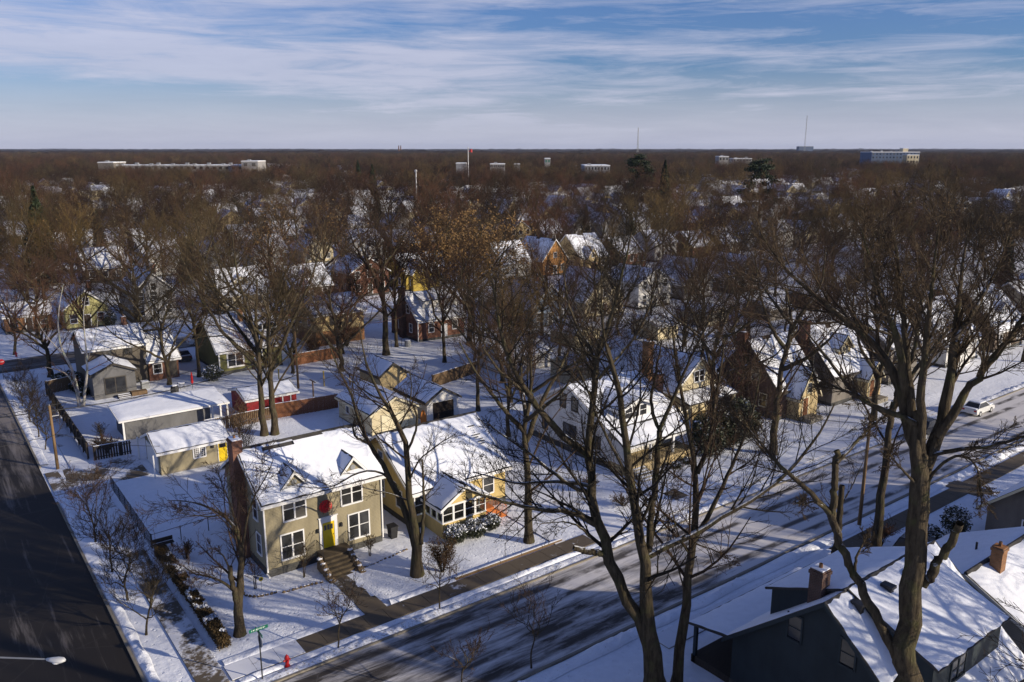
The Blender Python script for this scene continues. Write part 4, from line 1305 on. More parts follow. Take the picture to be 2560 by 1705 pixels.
# --- green house, tan over brick house, brick cape, others along the back of the block
x0, x1, y0, y1 = 32.4, 41.2, 109.6, 120.0
h9, o9, r9 = house('house', 'green bungalow with brick chimney and white trimmed windows', x0, x1, y0, y1, 3.5, 7.3, 'x', 'siding_green', res=0.5, bare=0.1, oh=0.5, rake=0.5)
chimney(h9, o9, 36.9, 113.4, 0.6, 0.6, 5.0, 8.1, 'brick_orange')
shed_dormer(h9, o9, 37.6, 41.0, 111.6, 4.4, 5.9, 114.8, 7.3, 'siding_green')
window(h9, o9, 'S', 111.6, 39.3, 5.0, 1.3, 0.7, 'slide')
window(h9, o9, 'S', y0, 34.6, 1.0, 2.0, 1.7, 'pair', cas=0.2)
window(h9, o9, 'S', y0, 37.8, 1.0, 0.9, 1.7, 'dh', cas=0.16)
for xx in (32.36, 41.2):
    part('corner_board', MB().box(xx - 0.06, xx + 0.1, 109.52, 109.62, 0.3, 3.4), 'trim_white', h9, o9)
x0, x1, y0, y1 = 49.6, 57.8, 117.0, 125.4
h10, o10, r10 = house('house', 'tan upper storey over brick house behind the board fence', x0, x1, y0, y1, 5.1, 7.3, 'x', 'stucco_tan', res=0.5, oh=0.4, rake=0.3, found=2.3, foundm='brick_orange')
window(h10, o10, 'S', y0, 52.4, 3.2, 0.7, 1.2, 'dh', 'trim_dark')
window(h10, o10, 'S', y0, 55.4, 3.3, 0.7, 1.4, 'dh', 'trim_dark')
window(h10, o10, 'W', x0, 119.5, 3.0, 0.8, 1.2, 'dh')
window(h10, o10, 'W', x0, 123.0, 3.0, 0.8, 1.2, 'dh')
x0, x1, y0, y1 = 63.8, 72.6, 110.1, 118.9
h11, o11, r11 = house('house', 'red brick cottage with white corner gutter beside chain link fence', x0, x1, y0, y1, 3.5, 7.3, 'x', 'brick_red', res=0.5, oh=0.25, rake=0.2)
shed_dormer(h11, o11, 65.6, 72.4, 111.6, 4.4, 6.3, 114.5, 7.3, 'siding_white')
window(h11, o11, 'W', x0, 113.2, 4.3, 0.9, 1.3, 'dh')
window(h11, o11, 'W', x0, 112.4, 1.3, 0.8, 1.3, 'dh')
window(h11, o11, 'W', x0, 116.0, 1.3, 0.8, 1.3, 'dh')
window(h11, o11, 'S', y0, 66.2, 1.4, 0.9, 1.4, 'dh')
door(h11, o11, 'S', y0, 68.6, 0.3, 0.9, 2.0, 'trim_white')
window(h11, o11, 'S', y0, 70.7, 1.4, 0.9, 1.4, 'dh')
chimney(h11, o11, 63.45, 114.5, 0.7, 1.2, 0, 8.4, 'brick_dark')
for xx in (63.72, 72.6):
    part('downspout', MB().box(xx - 0.05, xx + 0.07, 110.0, 110.08, 0, 3.3), 'trim_white', h11, o11)


# generic houses: fronts towards -y (facing south) or backs, each a thing of its own
def plain_house(label, x0, w, y0, d, ze, zr, ax, wall, name='house', group=None, res=0.8, trim='trim_white', roofm='shingle_dark', feature=None, front='S'):
    x1, y1 = x0 + w, y0 + d
    h, o, r = house(name, label, x0, x1, y0, y1, ze, zr, ax, wall, group=group, res=res, roofm=roofm, trim=trim, bare=0.17)
    two = ze > 4.5
    for z in ((1.2, 3.9) if two else (1.2,)):
        for k in range(3):
            if z < 2 and k == 1:
                continue
            window(h, o, 'S', y0, x0 + w * (0.18 + 0.32 * k), z, 1.0, 1.4, 'dh', trim)
        for k in range(2):
            window(h, o, 'W', x0, y0 + d * (0.3 + 0.4 * k), z, 0.9, 1.4, 'dh', trim)
    door(h, o, 'S', y0, x0 + w * 0.5, 0.4, 0.9, 2.0, 'trim_dark', trim)
    if ax == 'y':
        window(h, o, 'S', y0, x0 + w / 2, ze + 0.2, 0.9, 1.2, 'dh', trim)
    if feature in ('dormer', 'entry'):
        if ax == 'x':
            if feature == 'dormer':
                k = (zr - ze) / (d / 2)
                dm = cross_gable(h, o, x0 + w * 0.5, 2.6, y0 + 1.3, y0 + d / 2, ze + k * 0.8, ze + k * 1.3 + 1.1, ze + k * 1.3 + 2.0, wall, res=0.6, trim=trim)
                window(h, o, 'S', y0 + 1.3, x0 + w * 0.5, ze + k * 1.3 + 0.2, 1.4, 0.9, 'pair', trim)
            else:
                dm = cross_gable(h, o, x0 + w * 0.35, 3.6, y0 - 1.0, y0 + d / 2, 0.0, ze * 0.95, ze + 2.4, wall, res=0.6, trim=trim)
                window(h, o, 'S', y0 - 1.0, x0 + w * 0.35, ze * 0.95 + 0.1, 0.8, 1.1, 'dh', trim)
    if feature == 'chimney' or random.random() < 0.4:
        chimney(h, o, x0 + w * 0.75, y0 + d / 2 + 0.8, 0.6, 0.7, ze, zr + 0.8, random.choice(['brick_red', 'brick_orange', 'brick_dark']))
    return h


plain_house('pale lime yellow house behind the dark brick and taupe house', 20.5, 6.6, 153.0, 9.5, 3.9, 6.6, 'y', 'siding_lime', feature='chimney')
plain_house('pale grey gabled house with fat forked tree in front', 31.2, 7.2, 153.0, 11.0, 5.4, 8.6, 'y', 'siding_grey')
plain_house('cream house with red shuttered dormer above the green bungalow', 46.6, 9.0, 153.6, 9.5, 3.4, 7.6, 'x', 'siding_cream', feature='dormer')
plain_house('olive two storey house with white porch beyond the lime house', 18.0, 9.0, 207.0, 10.0, 5.4, 8.4, 'y', 'siding_olive')
plain_house('white house with broad arched dormer, first of three gables in a row', 111.8, 8.8, 153.5, 10.0, 3.8, 8.4, 'x', 'siding_white', feature='dormer', res=0.7)
plain_house('house with ochre brown gable front, middle of three gables in a row', 122.6, 7.6, 151.5, 11.0, 4.2, 8.8, 'y', 'siding_ochre', res=0.7)
plain_house('house with yellow gable front, last of three gables in a row', 134.2, 9.2, 151.0, 11.0, 3.9, 9.0, 'x', 'stucco_tan', feature='entry', res=0.7)
plain_house('mustard yellow house glimpsed behind the brown leaved oak', 86.0, 8.5, 153.0, 9.5, 4.2, 7.6, 'x', 'siding_mustard', feature='entry', res=0.7)
plain_house('dark gabled house with snowy roof behind the forked street trees', 84.5, 7.6, 107.0, 10.5, 3.8, 7.4, 'y', 'siding_blue', res=0.7)
plain_house('ochre brick house behind the snowy corner by the hydrant', 8.9 + 3.0, 7.0, 156.0, 8.0, 3.0, 4.6, 'x', 'brick_orange', res=0.7)

# the rest of the row on our street and of the rows behind
pal = ['siding_white', 'siding_cream', 'siding_grey', 'siding_taupe', 'siding_brown', 'siding_blue', 'brick_red', 'stucco_tan', 'siding_green', 'siding_yellow']
pname = {'siding_white': 'white', 'siding_cream': 'cream', 'siding_grey': 'grey', 'siding_taupe': 'taupe', 'siding_brown': 'brown', 'siding_blue': 'slate blue', 'brick_red': 'red brick',
         'stucco_tan': 'tan', 'siding_green': 'green', 'siding_yellow': 'yellow', 'siding_olive': 'olive', 'siding_lime': 'lime'}
ordn = ['first', 'second', 'third', 'fourth', 'fifth', 'sixth', 'seventh', 'eighth', 'ninth', 'tenth']
rh = random.Random(21)
for i, wall in enumerate(['siding_taupe', 'siding_white', 'siding_brown', 'siding_cream', 'siding_grey', 'brick_red', 'siding_white', 'siding_blue']):
    plain_house(f'{pname[wall]} house, {ordn[i]} beyond the two steep roofed brown houses', 100.5 + i * 14.6, rh.uniform(8.6, 10), 52 + rh.uniform(-.5, 1), 10, rh.choice([3.6, 5.2]), rh.uniform(7.8, 9.2), rh.choice('xxy'), wall, feature=rh.choice(['dormer', 'entry', 'chimney']), res=0.7)
for i, wall in enumerate(['siding_cream', 'siding_white', 'siding_grey', 'siding_brown']):
    plain_house(f'{pname[wall]} house backing on the yards, {ordn[i]} beyond the dark gabled house', 97 + i * 14.2, rh.uniform(8.4, 9.6), 108 + rh.uniform(-1, 2), 9.5, rh.choice([3.6, 5.2]), rh.uniform(7.0, 8.6), rh.choice('xy'), wall, feature=rh.choice(['dormer', 'chimney', None]), res=0.8)
for i, wall in enumerate(['siding_brown', 'brick_red']):
    plain_house(f'{pname[wall]} house between the cream dormer house and the mustard house, {ordn[i]} of two', 60 + i * 13, 8.8, 153.0, 9.5, rh.choice([3.6, 5.2]), rh.uniform(7.0, 8.2), rh.choice('xy'), wall, feature='dormer', res=0.8)
for i, (gx, gy) in enumerate([(81.0, 92.0), (95.0, 88.0), (109.0, 90.0), (122.0, 86.5), (137.0, 88.0)]):
    garage(f'small garage with snowy roof in the back yards, {ordn[i]} beyond the broad white garage', gx, gx + rh.uniform(4.5, 6.5), gy, gy + 6, 2.4, 3.5, rh.choice('xy'), rh.choice(pal[:5]), res=0.7)

# far houses: four kinds, copied along the streets behind
learn(None)
far_kinds = []
far_lab = {'siding_white': 'distant white house with snowy gable roof among bare trees', 'siding_cream': 'distant cream house with snowy gable roof among bare trees',
           'siding_grey': 'distant grey house with snowy gable roof among bare trees', 'siding_brown': 'distant brown house with snowy gable roof among bare trees',
           'brick_red': 'distant red brick house with snowy gable roof among bare trees', 'stucco_tan': 'distant tan house with snowy gable roof among bare trees'}
for wall, ax, ze, zr in (('siding_white', 'x', 5.2, 8.2), ('siding_cream', 'y', 3.8, 7.4), ('siding_grey', 'y', 5.2, 8.4), ('siding_brown', 'x', 3.6, 7.6), ('brick_red', 'x', 3.6, 7.2), ('stucco_tan', 'y', 5.0, 8.0)):
    h, o, r = house('house', far_lab[wall], -4.3, 4.3, -4.8, 4.8, ze, zr, ax, wall, group='distant houses', res=1.3, bare=0.08)
    for z in ((1.2, 3.8) if ze > 4.5 else (1.2,)):
        for k in range(3):
            window(h, o, 'S', -4.8, -2.8 + 2.8 * k, z, 1.0, 1.4, 'one')
    window(h, o, 'W', -4.3, 0, 1.2, 1.0, 1.4, 'one')
    far_kinds.append(h)
learn(None)
HOUSES = []
spots = []
for yr, x_from in ((153.0, 150), (206.0, 32), (250.0, 14), (303.0, 14), (347.0, 14), (400.0, 14), (445.0, 14)):
    x = x_from
    while x < 520:
        if in_view(x, yr, 10) and math.hypot(x, yr) < 520:
            spots.append((x + 4.3 + rh.uniform(-.6, .6), yr + 5 + rh.uniform(-1.5, 1.5)))
        x += 13.4
for x in np.arange(222, 420, 14.4):
    spots.append((x + 4.3, 57))
spots.sort(key=lambda p: p[0] ** 2 + p[1] ** 2)
used = set()
for i, (x, y) in enumerate(spots[:190]):
    k = rh.randrange(len(far_kinds))
    if k not in used:
        used.add(k)
        c = far_kinds[k]
    else:
        c = copy_tree(far_kinds[k])
    c.location = (x, y, 0)
    c.rotation_euler = (0, 0, rh.choice([0, 0, math.pi]))
FAR_SPOTS = spots[:190]
# ------------------------------------------------------------------ fences
def board_fence(label, p, q, h, mat, step=0.16, gap=0.02, cap=True, sides=True):
    p, q = Vector((*p, 0)), Vector((*q, 0))
    L = (q - p).length
    ang = math.atan2(q.y - p.y, q.x - p.x)
    root = thing('fence', label, 'fence', tuple(p), None, ang)
    n = int(L / step)
    bm = cached(('board', h, mat, step, gap), lambda: MB().box(gap / 2, step - gap / 2, -0.012, 0.012, 0.03, h).mesh('board', mat))
    for i in range(n):
        link('board', bm, root, (i * step, random.uniform(-0.006, 0.006), random.uniform(-0.03, 0.02)))
    for z in (h * 0.2, h * 0.8):
        link('rail', MB().box(0, L, 0.02, 0.06, z - 0.04, z + 0.04).mesh('rail', mat), root)
    pm = cached(('fpost', h, mat), lambda: MB().box(-0.06, 0.06, 0.06, 0.18, 0, h + 0.05).mesh('post', mat))
    for i in range(int(L / 2.4) + 1):
        link('post', pm, root, (min(i * 2.4, L), 0, 0))
    if cap:
        link('snow_cap', MB().box(0, L, -0.02, 0.07, h + 0.01, h + 0.05).mesh('snow_cap', 'snow_roof'), root)
    return root


def wire_fence(label, p, q, h, step=2.2, mesh=True):
    p, q = Vector((*p, 0)), Vector((*q, 0))
    L = (q - p).length
    root = thing('wire_fence', label, 'fence', tuple(p), None, math.atan2(q.y - p.y, q.x - p.x))
    pm = cached(('wpost', h), lambda: MB().tube((0, 0, 0), (0, 0, h + 0.06), 0.035, n=6).mesh('post', 'metal_black'))
    for i in range(int(L / step) + 1):
        link('post', pm, root, (min(i * step, L), 0, 0))
    link('top_rail', MB().tube((0, 0, h), (L, 0, h), 0.025, n=5).mesh('top_rail', 'metal_black'), root)
    if mesh:
        vs, es = [], MB()
        k = 0.14
        n = int((L + h) / k)
        for i in range(n):
            for s in (0, 1):
                a = i * k - h if s == 0 else i * k
                b = a + h if s == 0 else a - h
                x0_, x1_ = a, b
                z0_, z1_ = 0.0, h
                if x0_ < 0:
                    z0_ += (0 - x0_) / (x1_ - x0_) * h; x0_ = 0
                if x1_ < 0:
                    z1_ = (0 - a) / (b - a) * h; x1_ = 0
                if x1_ > L:
                    z1_ = z0_ + (L - x0_) / (x1_ - x0_) * (z1_ - z0_); x1_ = L
                if x0_ > L:
                    z0_ = (L - a) / (b - a) * h; x0_ = L
                if abs(x1_ - x0_) > 0.05:
                    es.tube((x0_, 0, z0_), (x1_, 0, z1_), 0.007, n=3)
        w = link('netting', es.mesh('netting', 'metal_black'), root)
    return root


wire_fence('black wire fence between the pavement and the shaded side yard', (12.25, 62.7), (12.25, 77.3), 1.2)
wire_fence('thin wire fence from the pavement to the corner of the olive house', (12.3, 62.7), (17.85, 63.2), 1.15, mesh=False)
board_fence('tall weathered board fence along the pavement past the utility pole', (12.05, 86.2), (12.05, 113.4), 1.7, 'wood_dark', 0.30, 0.015, cap=False)
board_fence('short board fence between pavement and dark shrubs near the birch', (12.1, 113.5), (15.9, 114.6), 1.7, 'wood_fence', 0.2, 0.015)
board_fence('dark picket fence beside the garage with the yellow door', (12.4, 85.4), (15.8, 85.2), 1.45, 'wood_dark', 0.24, 0.08)
board_fence('sunlit brown board fence in front of the red garage', (31.5, 87.2), (39.0, 86.6), 1.75, 'wood_red', 0.15, 0.012)
board_fence('grey brown picket fence between long grey garage and red garage', (23.6, 87.0), (31.4, 87.2), 1.45, 'wood_fence', 0.22, 0.07)
board_fence('weathered board fence beyond the white garage with open doorway', (52.4, 87.0), (61.0, 89.6), 1.7, 'wood_fence', 0.22, 0.012)
board_fence('brown board fence below the tan and brick house', (42.0, 108.2), (50.0, 108.6), 1.7, 'wood_red', 0.3, 0.012)
wire_fence('chain link fence at the corner of the red brick cottage', (58.4, 109.2), (63.6, 110.6), 1.1, mesh=False)
bx_ = thing('bench', 'dark low bench at the corner of the wire fence by the hedge', 'bench', (13.0, 62.2, 0))
link('seat', MB().box(-0.75, 0.75, -0.22, 0.22, 0.4, 0.46).mesh('seat', 'wood_dark'), bx_)
link('back', MB().box(-0.75, 0.75, 0.2, 0.25, 0.5, 0.82).mesh('back', 'wood_dark'), bx_)
for sx in (-0.6, 0.6):
    link('leg', MB().box(sx - 0.04, sx + 0.04, -0.18, 0.2, 0, 0.4).mesh('leg', 'wood_dark'), bx_)


# ------------------------------------------------------------------ street furniture
# corner signs: the stop sign seen from behind, and two street name blades on top
sg = thing('street_sign', 'corner sign post with green street blades above the back of a stop sign', 'sign', (13.33, 42.0, 0))
link('post', MB().box(-0.035, 0.035, -0.02, 0.02, 0, 3.2).mesh('post', 'metal_black'), sg)
oct_ = [(0.38 * math.cos(math.pi / 8 + i * math.pi / 4), 0.38 * math.sin(math.pi / 8 + i * math.pi / 4)) for i in range(8)]
link('stop_plate', MB().extrude([(x, z + 2.5) for x, z in oct_], 'x', 0.03, 0.045).mesh('stop_plate', 'metal_grey'), sg)
link('street_blade', MB().box(-0.012, 0.012, -0.55, 0.55, 2.98, 3.18).mesh('street_blade', 'paint_green_sign'), sg)
bl = link('street_blade', MB().box(-0.55, 0.55, -0.012, 0.012, 3.2, 3.40).mesh('street_blade', 'paint_green_sign'), sg)
def lettering(body, parent, loc, size, matn, rot=(R(90), 0, 0)):
    cu = bpy.data.curves.new('lettering', 'FONT')
    cu.body = body
    cu.size = size
    cu.align_x = 'CENTER'
    cu.align_y = 'CENTER'
    cu.extrude = 0.002
    cu.materials.append(MATS[matn])
    tmp = bpy.data.objects.new('lettering_curve', cu)
    COL.objects.link(tmp)
    bpy.context.view_layer.update()
    me = bpy.data.meshes.new_from_object(tmp.evaluated_get(bpy.context.evaluated_depsgraph_get()))
    bpy.data.objects.remove(tmp)
    o = bpy.data.objects.new('lettering', me)
    COL.objects.link(o)
    o.location = loc
    o.rotation_euler = rot
    o.parent = parent
    return o


mk_ = MB()  # the name is too small to read in the picture: pale strokes only
for k in range(9):
    mk_.box(-0.42 + k * 0.095, -0.42 + k * 0.095 + 0.03 + 0.03 * (k % 2), -0.017, -0.013, 3.25 + 0.02 * (k % 3), 3.35)
link('lettering', mk_.mesh('lettering', 'trim_white'), bl)


def hydrant(label, x, y):
    root = thing('fire_hydrant', label, 'hydrant', (x, y, 0))
    link('barrel', MB().lathe([(0.17, 0), (0.17, 0.05), (0.115, 0.06), (0.115, 0.5), (0.15, 0.51), (0.15, 0.55)], 0, 0, 12).mesh('barrel', 'paint_red', smooth=False), root)
    link('bonnet', MB().lathe([(0.145, 0.55), (0.13, 0.63), (0.08, 0.70), (0.03, 0.72), (0.03, 0.78)], 0, 0, 12).mesh('bonnet', 'paint_red'), root)
    for a in (0, math.pi / 2 * 3, math.pi):
        d = Vector((math.cos(a), math.sin(a), 0))
        link('nozzle', MB().tube(d * 0.1 + Vector((0, 0, 0.4)), d * 0.21 + Vector((0, 0, 0.4)), 0.065, n=8).mesh('nozzle', 'paint_red'), root)
    return root


hydrant('red fire hydrant in the snow beside the corner sign post', 14.97, 42.36)
hydrant('red hydrant by the far corner past the birch', 11.4, 138.1)

st = thing('stop_sign', 'red stop sign on a dark post at the far corner of the side street', 'sign', (8.5, 124.6, 0))
link('post', MB().box(-0.03, 0.03, -0.02, 0.02, 0, 2.8).mesh('post', 'metal_black'), st)
pl_ = link('plate', MB().extrude([(x, z + 2.45) for x, z in oct_], 'y', -0.04, -0.025).mesh('plate', 'paint_red'), st)
lettering('STOP', pl_, (0, -0.044, 2.45), 0.24, 'trim_white')

# street lamp: only its arm and head reach into the picture
lm = thing('street_lamp', 'grey street lamp head on a long arm over the dark side street', 'street lamp', (-4.6, 43.2, 0))
link('pole', MB().tube((0, 0, 0), (0, 0, 8.7), 0.11, 0.07, 8).mesh('pole', 'metal_grey'), lm)
link('arm', MB().tube((0, 0, 8.35), (4.0, -3.55, 8.55), 0.05, 0.04, 6).mesh('arm', 'metal_grey'), lm)
a_ = Vector((7.2, -6.4, 0)).normalized()
link('arm_extension', MB().tube((4.0, -3.55, 8.55), (7.22, -6.4, 8.62), 0.04, 0.035, 6).mesh('arm_extension', 'metal_grey'), lm)
hd = MB()
prof = [(-0.05, 0.06, 0.06), (0.15, 0.13, 0.09), (0.4, 0.19, 0.11), (0.65, 0.17, 0.10), (0.78, 0.06, 0.05)]
c0 = Vector((7.2, -6.4, 8.62)); sd = Vector((-a_.y, a_.x, 0))
vs = []
for t, w, hh in prof:
    for k in range(10):
        q = 2 * math.pi * k / 10
        vs.append(c0 + a_ * t + sd * (math.cos(q) * w) + Vector((0, 0, math.sin(q) * hh)))
hd.add(vs, [(i * 10 + j, i * 10 + (j + 1) % 10, (i + 1) * 10 + (j + 1) % 10, (i + 1) * 10 + j) for i in range(4) for j in range(10)] + [tuple(range(9, -1, -1)), tuple(range(40, 50))])
hd_o = link('lamp_head', hd.mesh('lamp_head', 'metal_pale', smooth=True), lm)
link('lens', MB().blob(tuple(c0 + a_ * 0.42 + Vector((0, 0, -0.09))), 0.2, 0.16, 0.07, 10, 0.0).mesh('lens', 'trim_white', smooth=True), hd_o)

# utility poles and their wires
def pole(label, x, y, h, arms=True):
    root = thing('utility_pole', label, 'utility pole', (x, y, 0))
    link('shaft', MB().tube((0, 0, -0.1), (0, 0, h), 0.155, 0.11, 10).mesh('shaft', 'wood_pole', smooth=True), root)
    if arms:
        link('bracket', MB().box(0.05, 0.7, -0.03, 0.03, h - 1.1, h - 1.04).mesh('bracket', 'metal_pale'), root)
        link('insulator', MB().tube((0, 0, h), (0, 0, h + 0.14), 0.05, 0.03, 6).mesh('insulator', 'metal_grey'), root)
    return root


pole('bare wooden utility pole beside the pavement and tall board fence', 9.1, 85.1, 6.4)
pole('weathered wooden utility pole at the edge of the packed snow street', 59.5, 32.2, 9.2)
pole('wooden utility pole rising from the back yards by the brown fence', 38.3, 97.0, 7.6, False)


def wire(label, pts, r=0.018, sag=0.5):
    mb = MB()
    for a, b in zip(pts, pts[1:]):
        a, b = Vector(a), Vector(b)
        n = 14
        q = [a.lerp(b, i / n) - Vector((0, 0, sag * 4 * (i / n) * (1 - i / n))) for i in range(n + 1)]
        for u, v in zip(q, q[1:]):
            mb.tube(u, v, r, n=4)
    return single('overhead_wire', mb, 'metal_black', label, 'wire', tuple(pts[0]))


wire('thick black cable over the long grey garage', [(-25, 92, 6.6), (9.1, 85.1, 5.9), (27.2, 88.9, 5.6), (38.3, 97, 6.8)], 0.055, 0.45)
wire('thin black wire from the utility pole over the garages', [(-25, 90, 6.3), (9.1, 85.1, 6.4), (38.3, 97, 7.3)], 0.03, 0.8)
wire('thin wire from the roadside pole across the packed snow street', [(59.5, 32.2, 8.8), (63, 51, 6.0), (66.2, 62, 5.2)], 0.025, 0.6)
wire('thin wire crossing the side street near the bare corner tree', [(-14, 74, 7), (9, 79.5, 5.2), (16.8, 77.5, 2.9)], 0.025, 0.3)


# ------------------------------------------------------------------ vehicles
def car(label, x, y, rot, paint, kind='car', snow=False):
    root = thing('parked_car' if kind == 'car' else 'pickup_truck', label, 'car' if kind == 'car' else 'truck', (x, y, 0), None, rot)
    if kind == 'car':
        side = [(-2.2, 0.35), (2.2, 0.35), (2.25, 0.6), (2.15, 0.78), (1.0, 0.92), (-1.55, 0.98), (-2.2, 0.93), (-2.25, 0.6)]
        cab = [(-1.75, 0.95), (1.05, 0.93), (0.35, 1.42), (-1.1, 1.45)]
        wb, wr_ = (-1.35, 1.38), 0.32
    else:
        side = [(-2.75, 0.5), (2.7, 0.5), (2.75, 0.8), (2.65, 1.1), (1.4, 1.18), (-2.7, 1.15), (-2.78, 0.8)]
        cab = [(-0.75, 1.15), (1.45, 1.15), (0.8, 1.78), (-0.55, 1.8)]
        wb, wr_ = (-1.75, 1.75), 0.40

    def loft(prof, w0, w1, zt):
        zs = [p[1] for p in prof]
        lo, hi = min(zs), max(zs)
        mb = MB()
        n = len(prof)
        wd = [w0 + (w1 - w0) * (z - lo) / (hi - lo) for z in zs]
        vs = [(px, -w_, pz) for (px, pz), w_ in zip(prof, wd)] + [(px, w_, pz) for (px, pz), w_ in zip(prof, wd)]
        mb.add(vs, [tuple(range(n)), tuple(range(2 * n - 1, n - 1, -1))] + [(i, i + n, (i + 1) % n + n, (i + 1) % n) for i in range(n)])
        return mb
    link('body', loft(side, 0.90, 0.84, 0).mesh('body', paint), root)
    link('windows', loft(cab, 0.80, 0.62, 0).mesh('windows', 'glass'), root)
    xa, xb = cab[3][0] - 0.03, cab[2][0] + 0.03
    zt = cab[3][1]
    link('roof', MB().box(xa, xb, -0.64, 0.64, zt - 0.03, zt + 0.03).mesh('roof', paint), root)
    for s in (-1, 1):
        for p, q in ((cab[0], cab[3]), (cab[1], cab[2])):
            link('pillar', MB().tube((p[0], s * 0.81, p[1]), (q[0], s * 0.64, q[1]), 0.045, n=4).mesh('pillar', paint), root)
    if snow:
        link('snow_cover', MB().box(xa + 0.05, xb - 0.05, -0.6, 0.6, zt + 0.03, zt + 0.1).box(1.1, 2.1, -0.7, 0.7, 0.86, 0.95).box(-2.15, -1.7, -0.7, 0.7, 0.95, 1.0).mesh('snow_cover', 'snow_roof'), root)
    if kind != 'car':
        link('bed', MB().box(-2.6, -0.85, -0.72, 0.72, 1.155, 1.17).mesh('bed', 'interior_dark'), root)
    for wx in wb:
        for s in (-1, 1):
            t = link('wheel', MB().tube((wx, s * 0.72, wr_), (wx, s * 0.92, wr_), wr_, n=14).mesh('wheel', 'rubber'), root)
            link('rim', MB().tube((wx, s * 0.92, wr_), (wx, s * 0.93, wr_), wr_ * 0.6, n=10).mesh('rim', 'metal_pale'), t)
    fx, rx = side[2][0], side[-1][0]
    zl = (side[2][1] + side[3][1]) / 2
    for s in (-1, 1):
        link('headlight', MB().box(fx - 0.1, fx + 0.02, s * 0.62 - 0.16, s * 0.62 + 0.16, zl - 0.06, zl + 0.06).mesh('headlight', 'trim_white'), root)
        link('tail_light', MB().box(rx - 0.02, rx + 0.1, s * 0.66 - 0.13, s * 0.66 + 0.13, zl - 0.02, zl + 0.16).mesh('tail_light', 'paint_red'), root)
    return root


car('white car parked on the packed snow beyond the tall forked tree', 98.0, 40.2, 0.0, 'car_white', snow=True)
car('dark pickup truck with red tail light parked by the street', 85.6, 40.0, math.pi, 'car_dark', 'truck')
car('dark car behind the two bare trunks by the pavement', 58.6, 27.3, 0.15, 'car_dark', snow=False)
car('dark red car parked on the street behind the tan and brick house', 54.2, 141.6, 0.0, 'car_red', snow=True)
car('snow covered grey car beside the dark brick and taupe house', 30.6, 121.5, math.pi / 2, 'car_grey', snow=True)
car('white car under snow on the street behind the green bungalow', 36.0, 129.8, 0.0, 'car_white', snow=True)
car('dark car under snow on the street behind the red brick cottage', 76.0, 135.2, math.pi, 'car_dark', snow=True)
car('grey car parked beyond the white one on the packed snow', 112.0, 34.2, math.pi, 'car_grey', snow=True)

# ------------------------------------------------------------------ small things in the yards
fl = thing('yard_flower', 'yellow sunflower ornament on a stick in the snowy bed', 'ornament', (16.85, 51.7, 0))
link('stick', MB().tube((0, 0, 0), (0, 0, 0.75), 0.012, n=5).mesh('stick', 'metal_black'), fl)
pm = MB()
for k in range(10):
    a = 2 * math.pi * k / 10
    pm.blob((0.12 * math.cos(a), 0, 0.85 + 0.12 * math.sin(a)), 0.055, 0.015, 0.055, 6, 0.0)
link('petals', pm.mesh('petals', 'paint_yellow'), fl)
link('centre', MB().blob((0, -0.02, 0.85), 0.08, 0.02, 0.08, 8, 0).mesh('centre', 'wood_dark'), fl)
bn = thing('trash_bin', 'dark trash bin between the olive house and the yellow bungalow', 'bin', (28.0, 53.2, 0))
link('body', MB().add([(-.25, -.28, 0), (.25, -.28, 0), (.25, .28, 0), (-.25, .28, 0), (-.31, -.36, 1), (.31, -.36, 1), (.31, .36, 1), (-.31, .36, 1)], [(0, 3, 2, 1), (4, 5, 6, 7), (0, 1, 5, 4), (1, 2, 6, 5), (2, 3, 7, 6), (3, 0, 4, 7)]).mesh('body', 'metal_black'), bn)
link('lid', MB().box(-.34, .34, -.4, .4, 1.01, 1.08).mesh('lid', 'metal_black'), bn)
tb = thing('toy_dome', 'lime green plastic dome on the snow behind the olive house', 'toy', (29.3, 75.0, 0))
link('dome', MB().blob((0, 0, 0.25), 0.5, 0.4, 0.45, 12, 0.02).mesh('dome', 'plastic_lime', smooth=True), tb)
link('base', MB().lathe([(0.52, 0), (0.52, 0.12), (0.46, 0.14)], 0, 0, 14).mesh('base', 'plastic_lime'), tb)
kk = thing('sled', 'orange sled standing against the garage wall behind the yellow bungalow', 'sled', (43.75, 74.9, 0))
link('hull', MB().extrude([(-0.28, 0.1), (0.28, 0.1), (0.32, 1.2), (0.18, 1.7), (0, 1.85), (-0.18, 1.7), (-0.32, 1.2)], 'y', 0, 0.1).mesh('hull', 'paint_orange'), kk)
link('rim', MB().tube((-0.3, -0.03, 0.12), (-0.34, -0.03, 1.2), 0.035).tube((0.3, -0.03, 0.12), (0.34, -0.03, 1.2), 0.035).mesh('rim', 'paint_orange'), kk)
gr = thing('grill', 'black covered barbecue grill with snow on top behind the long garage', 'grill', (25.0, 104.2, 0))
link('cover', MB().lathe([(0.5, 0.05), (0.52, 0.6), (0.45, 0.95), (0.25, 1.1)], 0, 0, 8).mesh('cover', 'metal_black'), gr)
link('snow_cap', MB().blob((0, 0, 1.08), 0.36, 0.36, 0.1, 8, 0.1).mesh('snow_cap', 'snow_roof'), gr)
um = thing('parasol', 'closed red parasol on the snowy patio by the grill', 'parasol', (27.4, 105.0, 0))
link('pole', MB().tube((0, 0, 0), (0, 0, 2.4), 0.025).mesh('pole', 'metal_black'), um)
link('cloth', MB().lathe([(0.06, 0.7), (0.17, 0.9), (0.14, 1.7), (0.05, 2.3)], 0, 0, 8).mesh('cloth', 'paint_red'), um)
tbl = thing('patio_table', 'small dark patio table with snow beside the closed parasol', 'table', (26.4, 106.2, 0))
link('table_top', MB().lathe([(0.55, 0.70), (0.55, 0.74)], 0, 0, 12).mesh('table_top', 'metal_black'), tbl)
link('snow_cap', MB().lathe([(0.5, 0.741), (0.46, 0.80)], 0, 0, 12).mesh('snow_cap', 'snow_roof'), tbl)
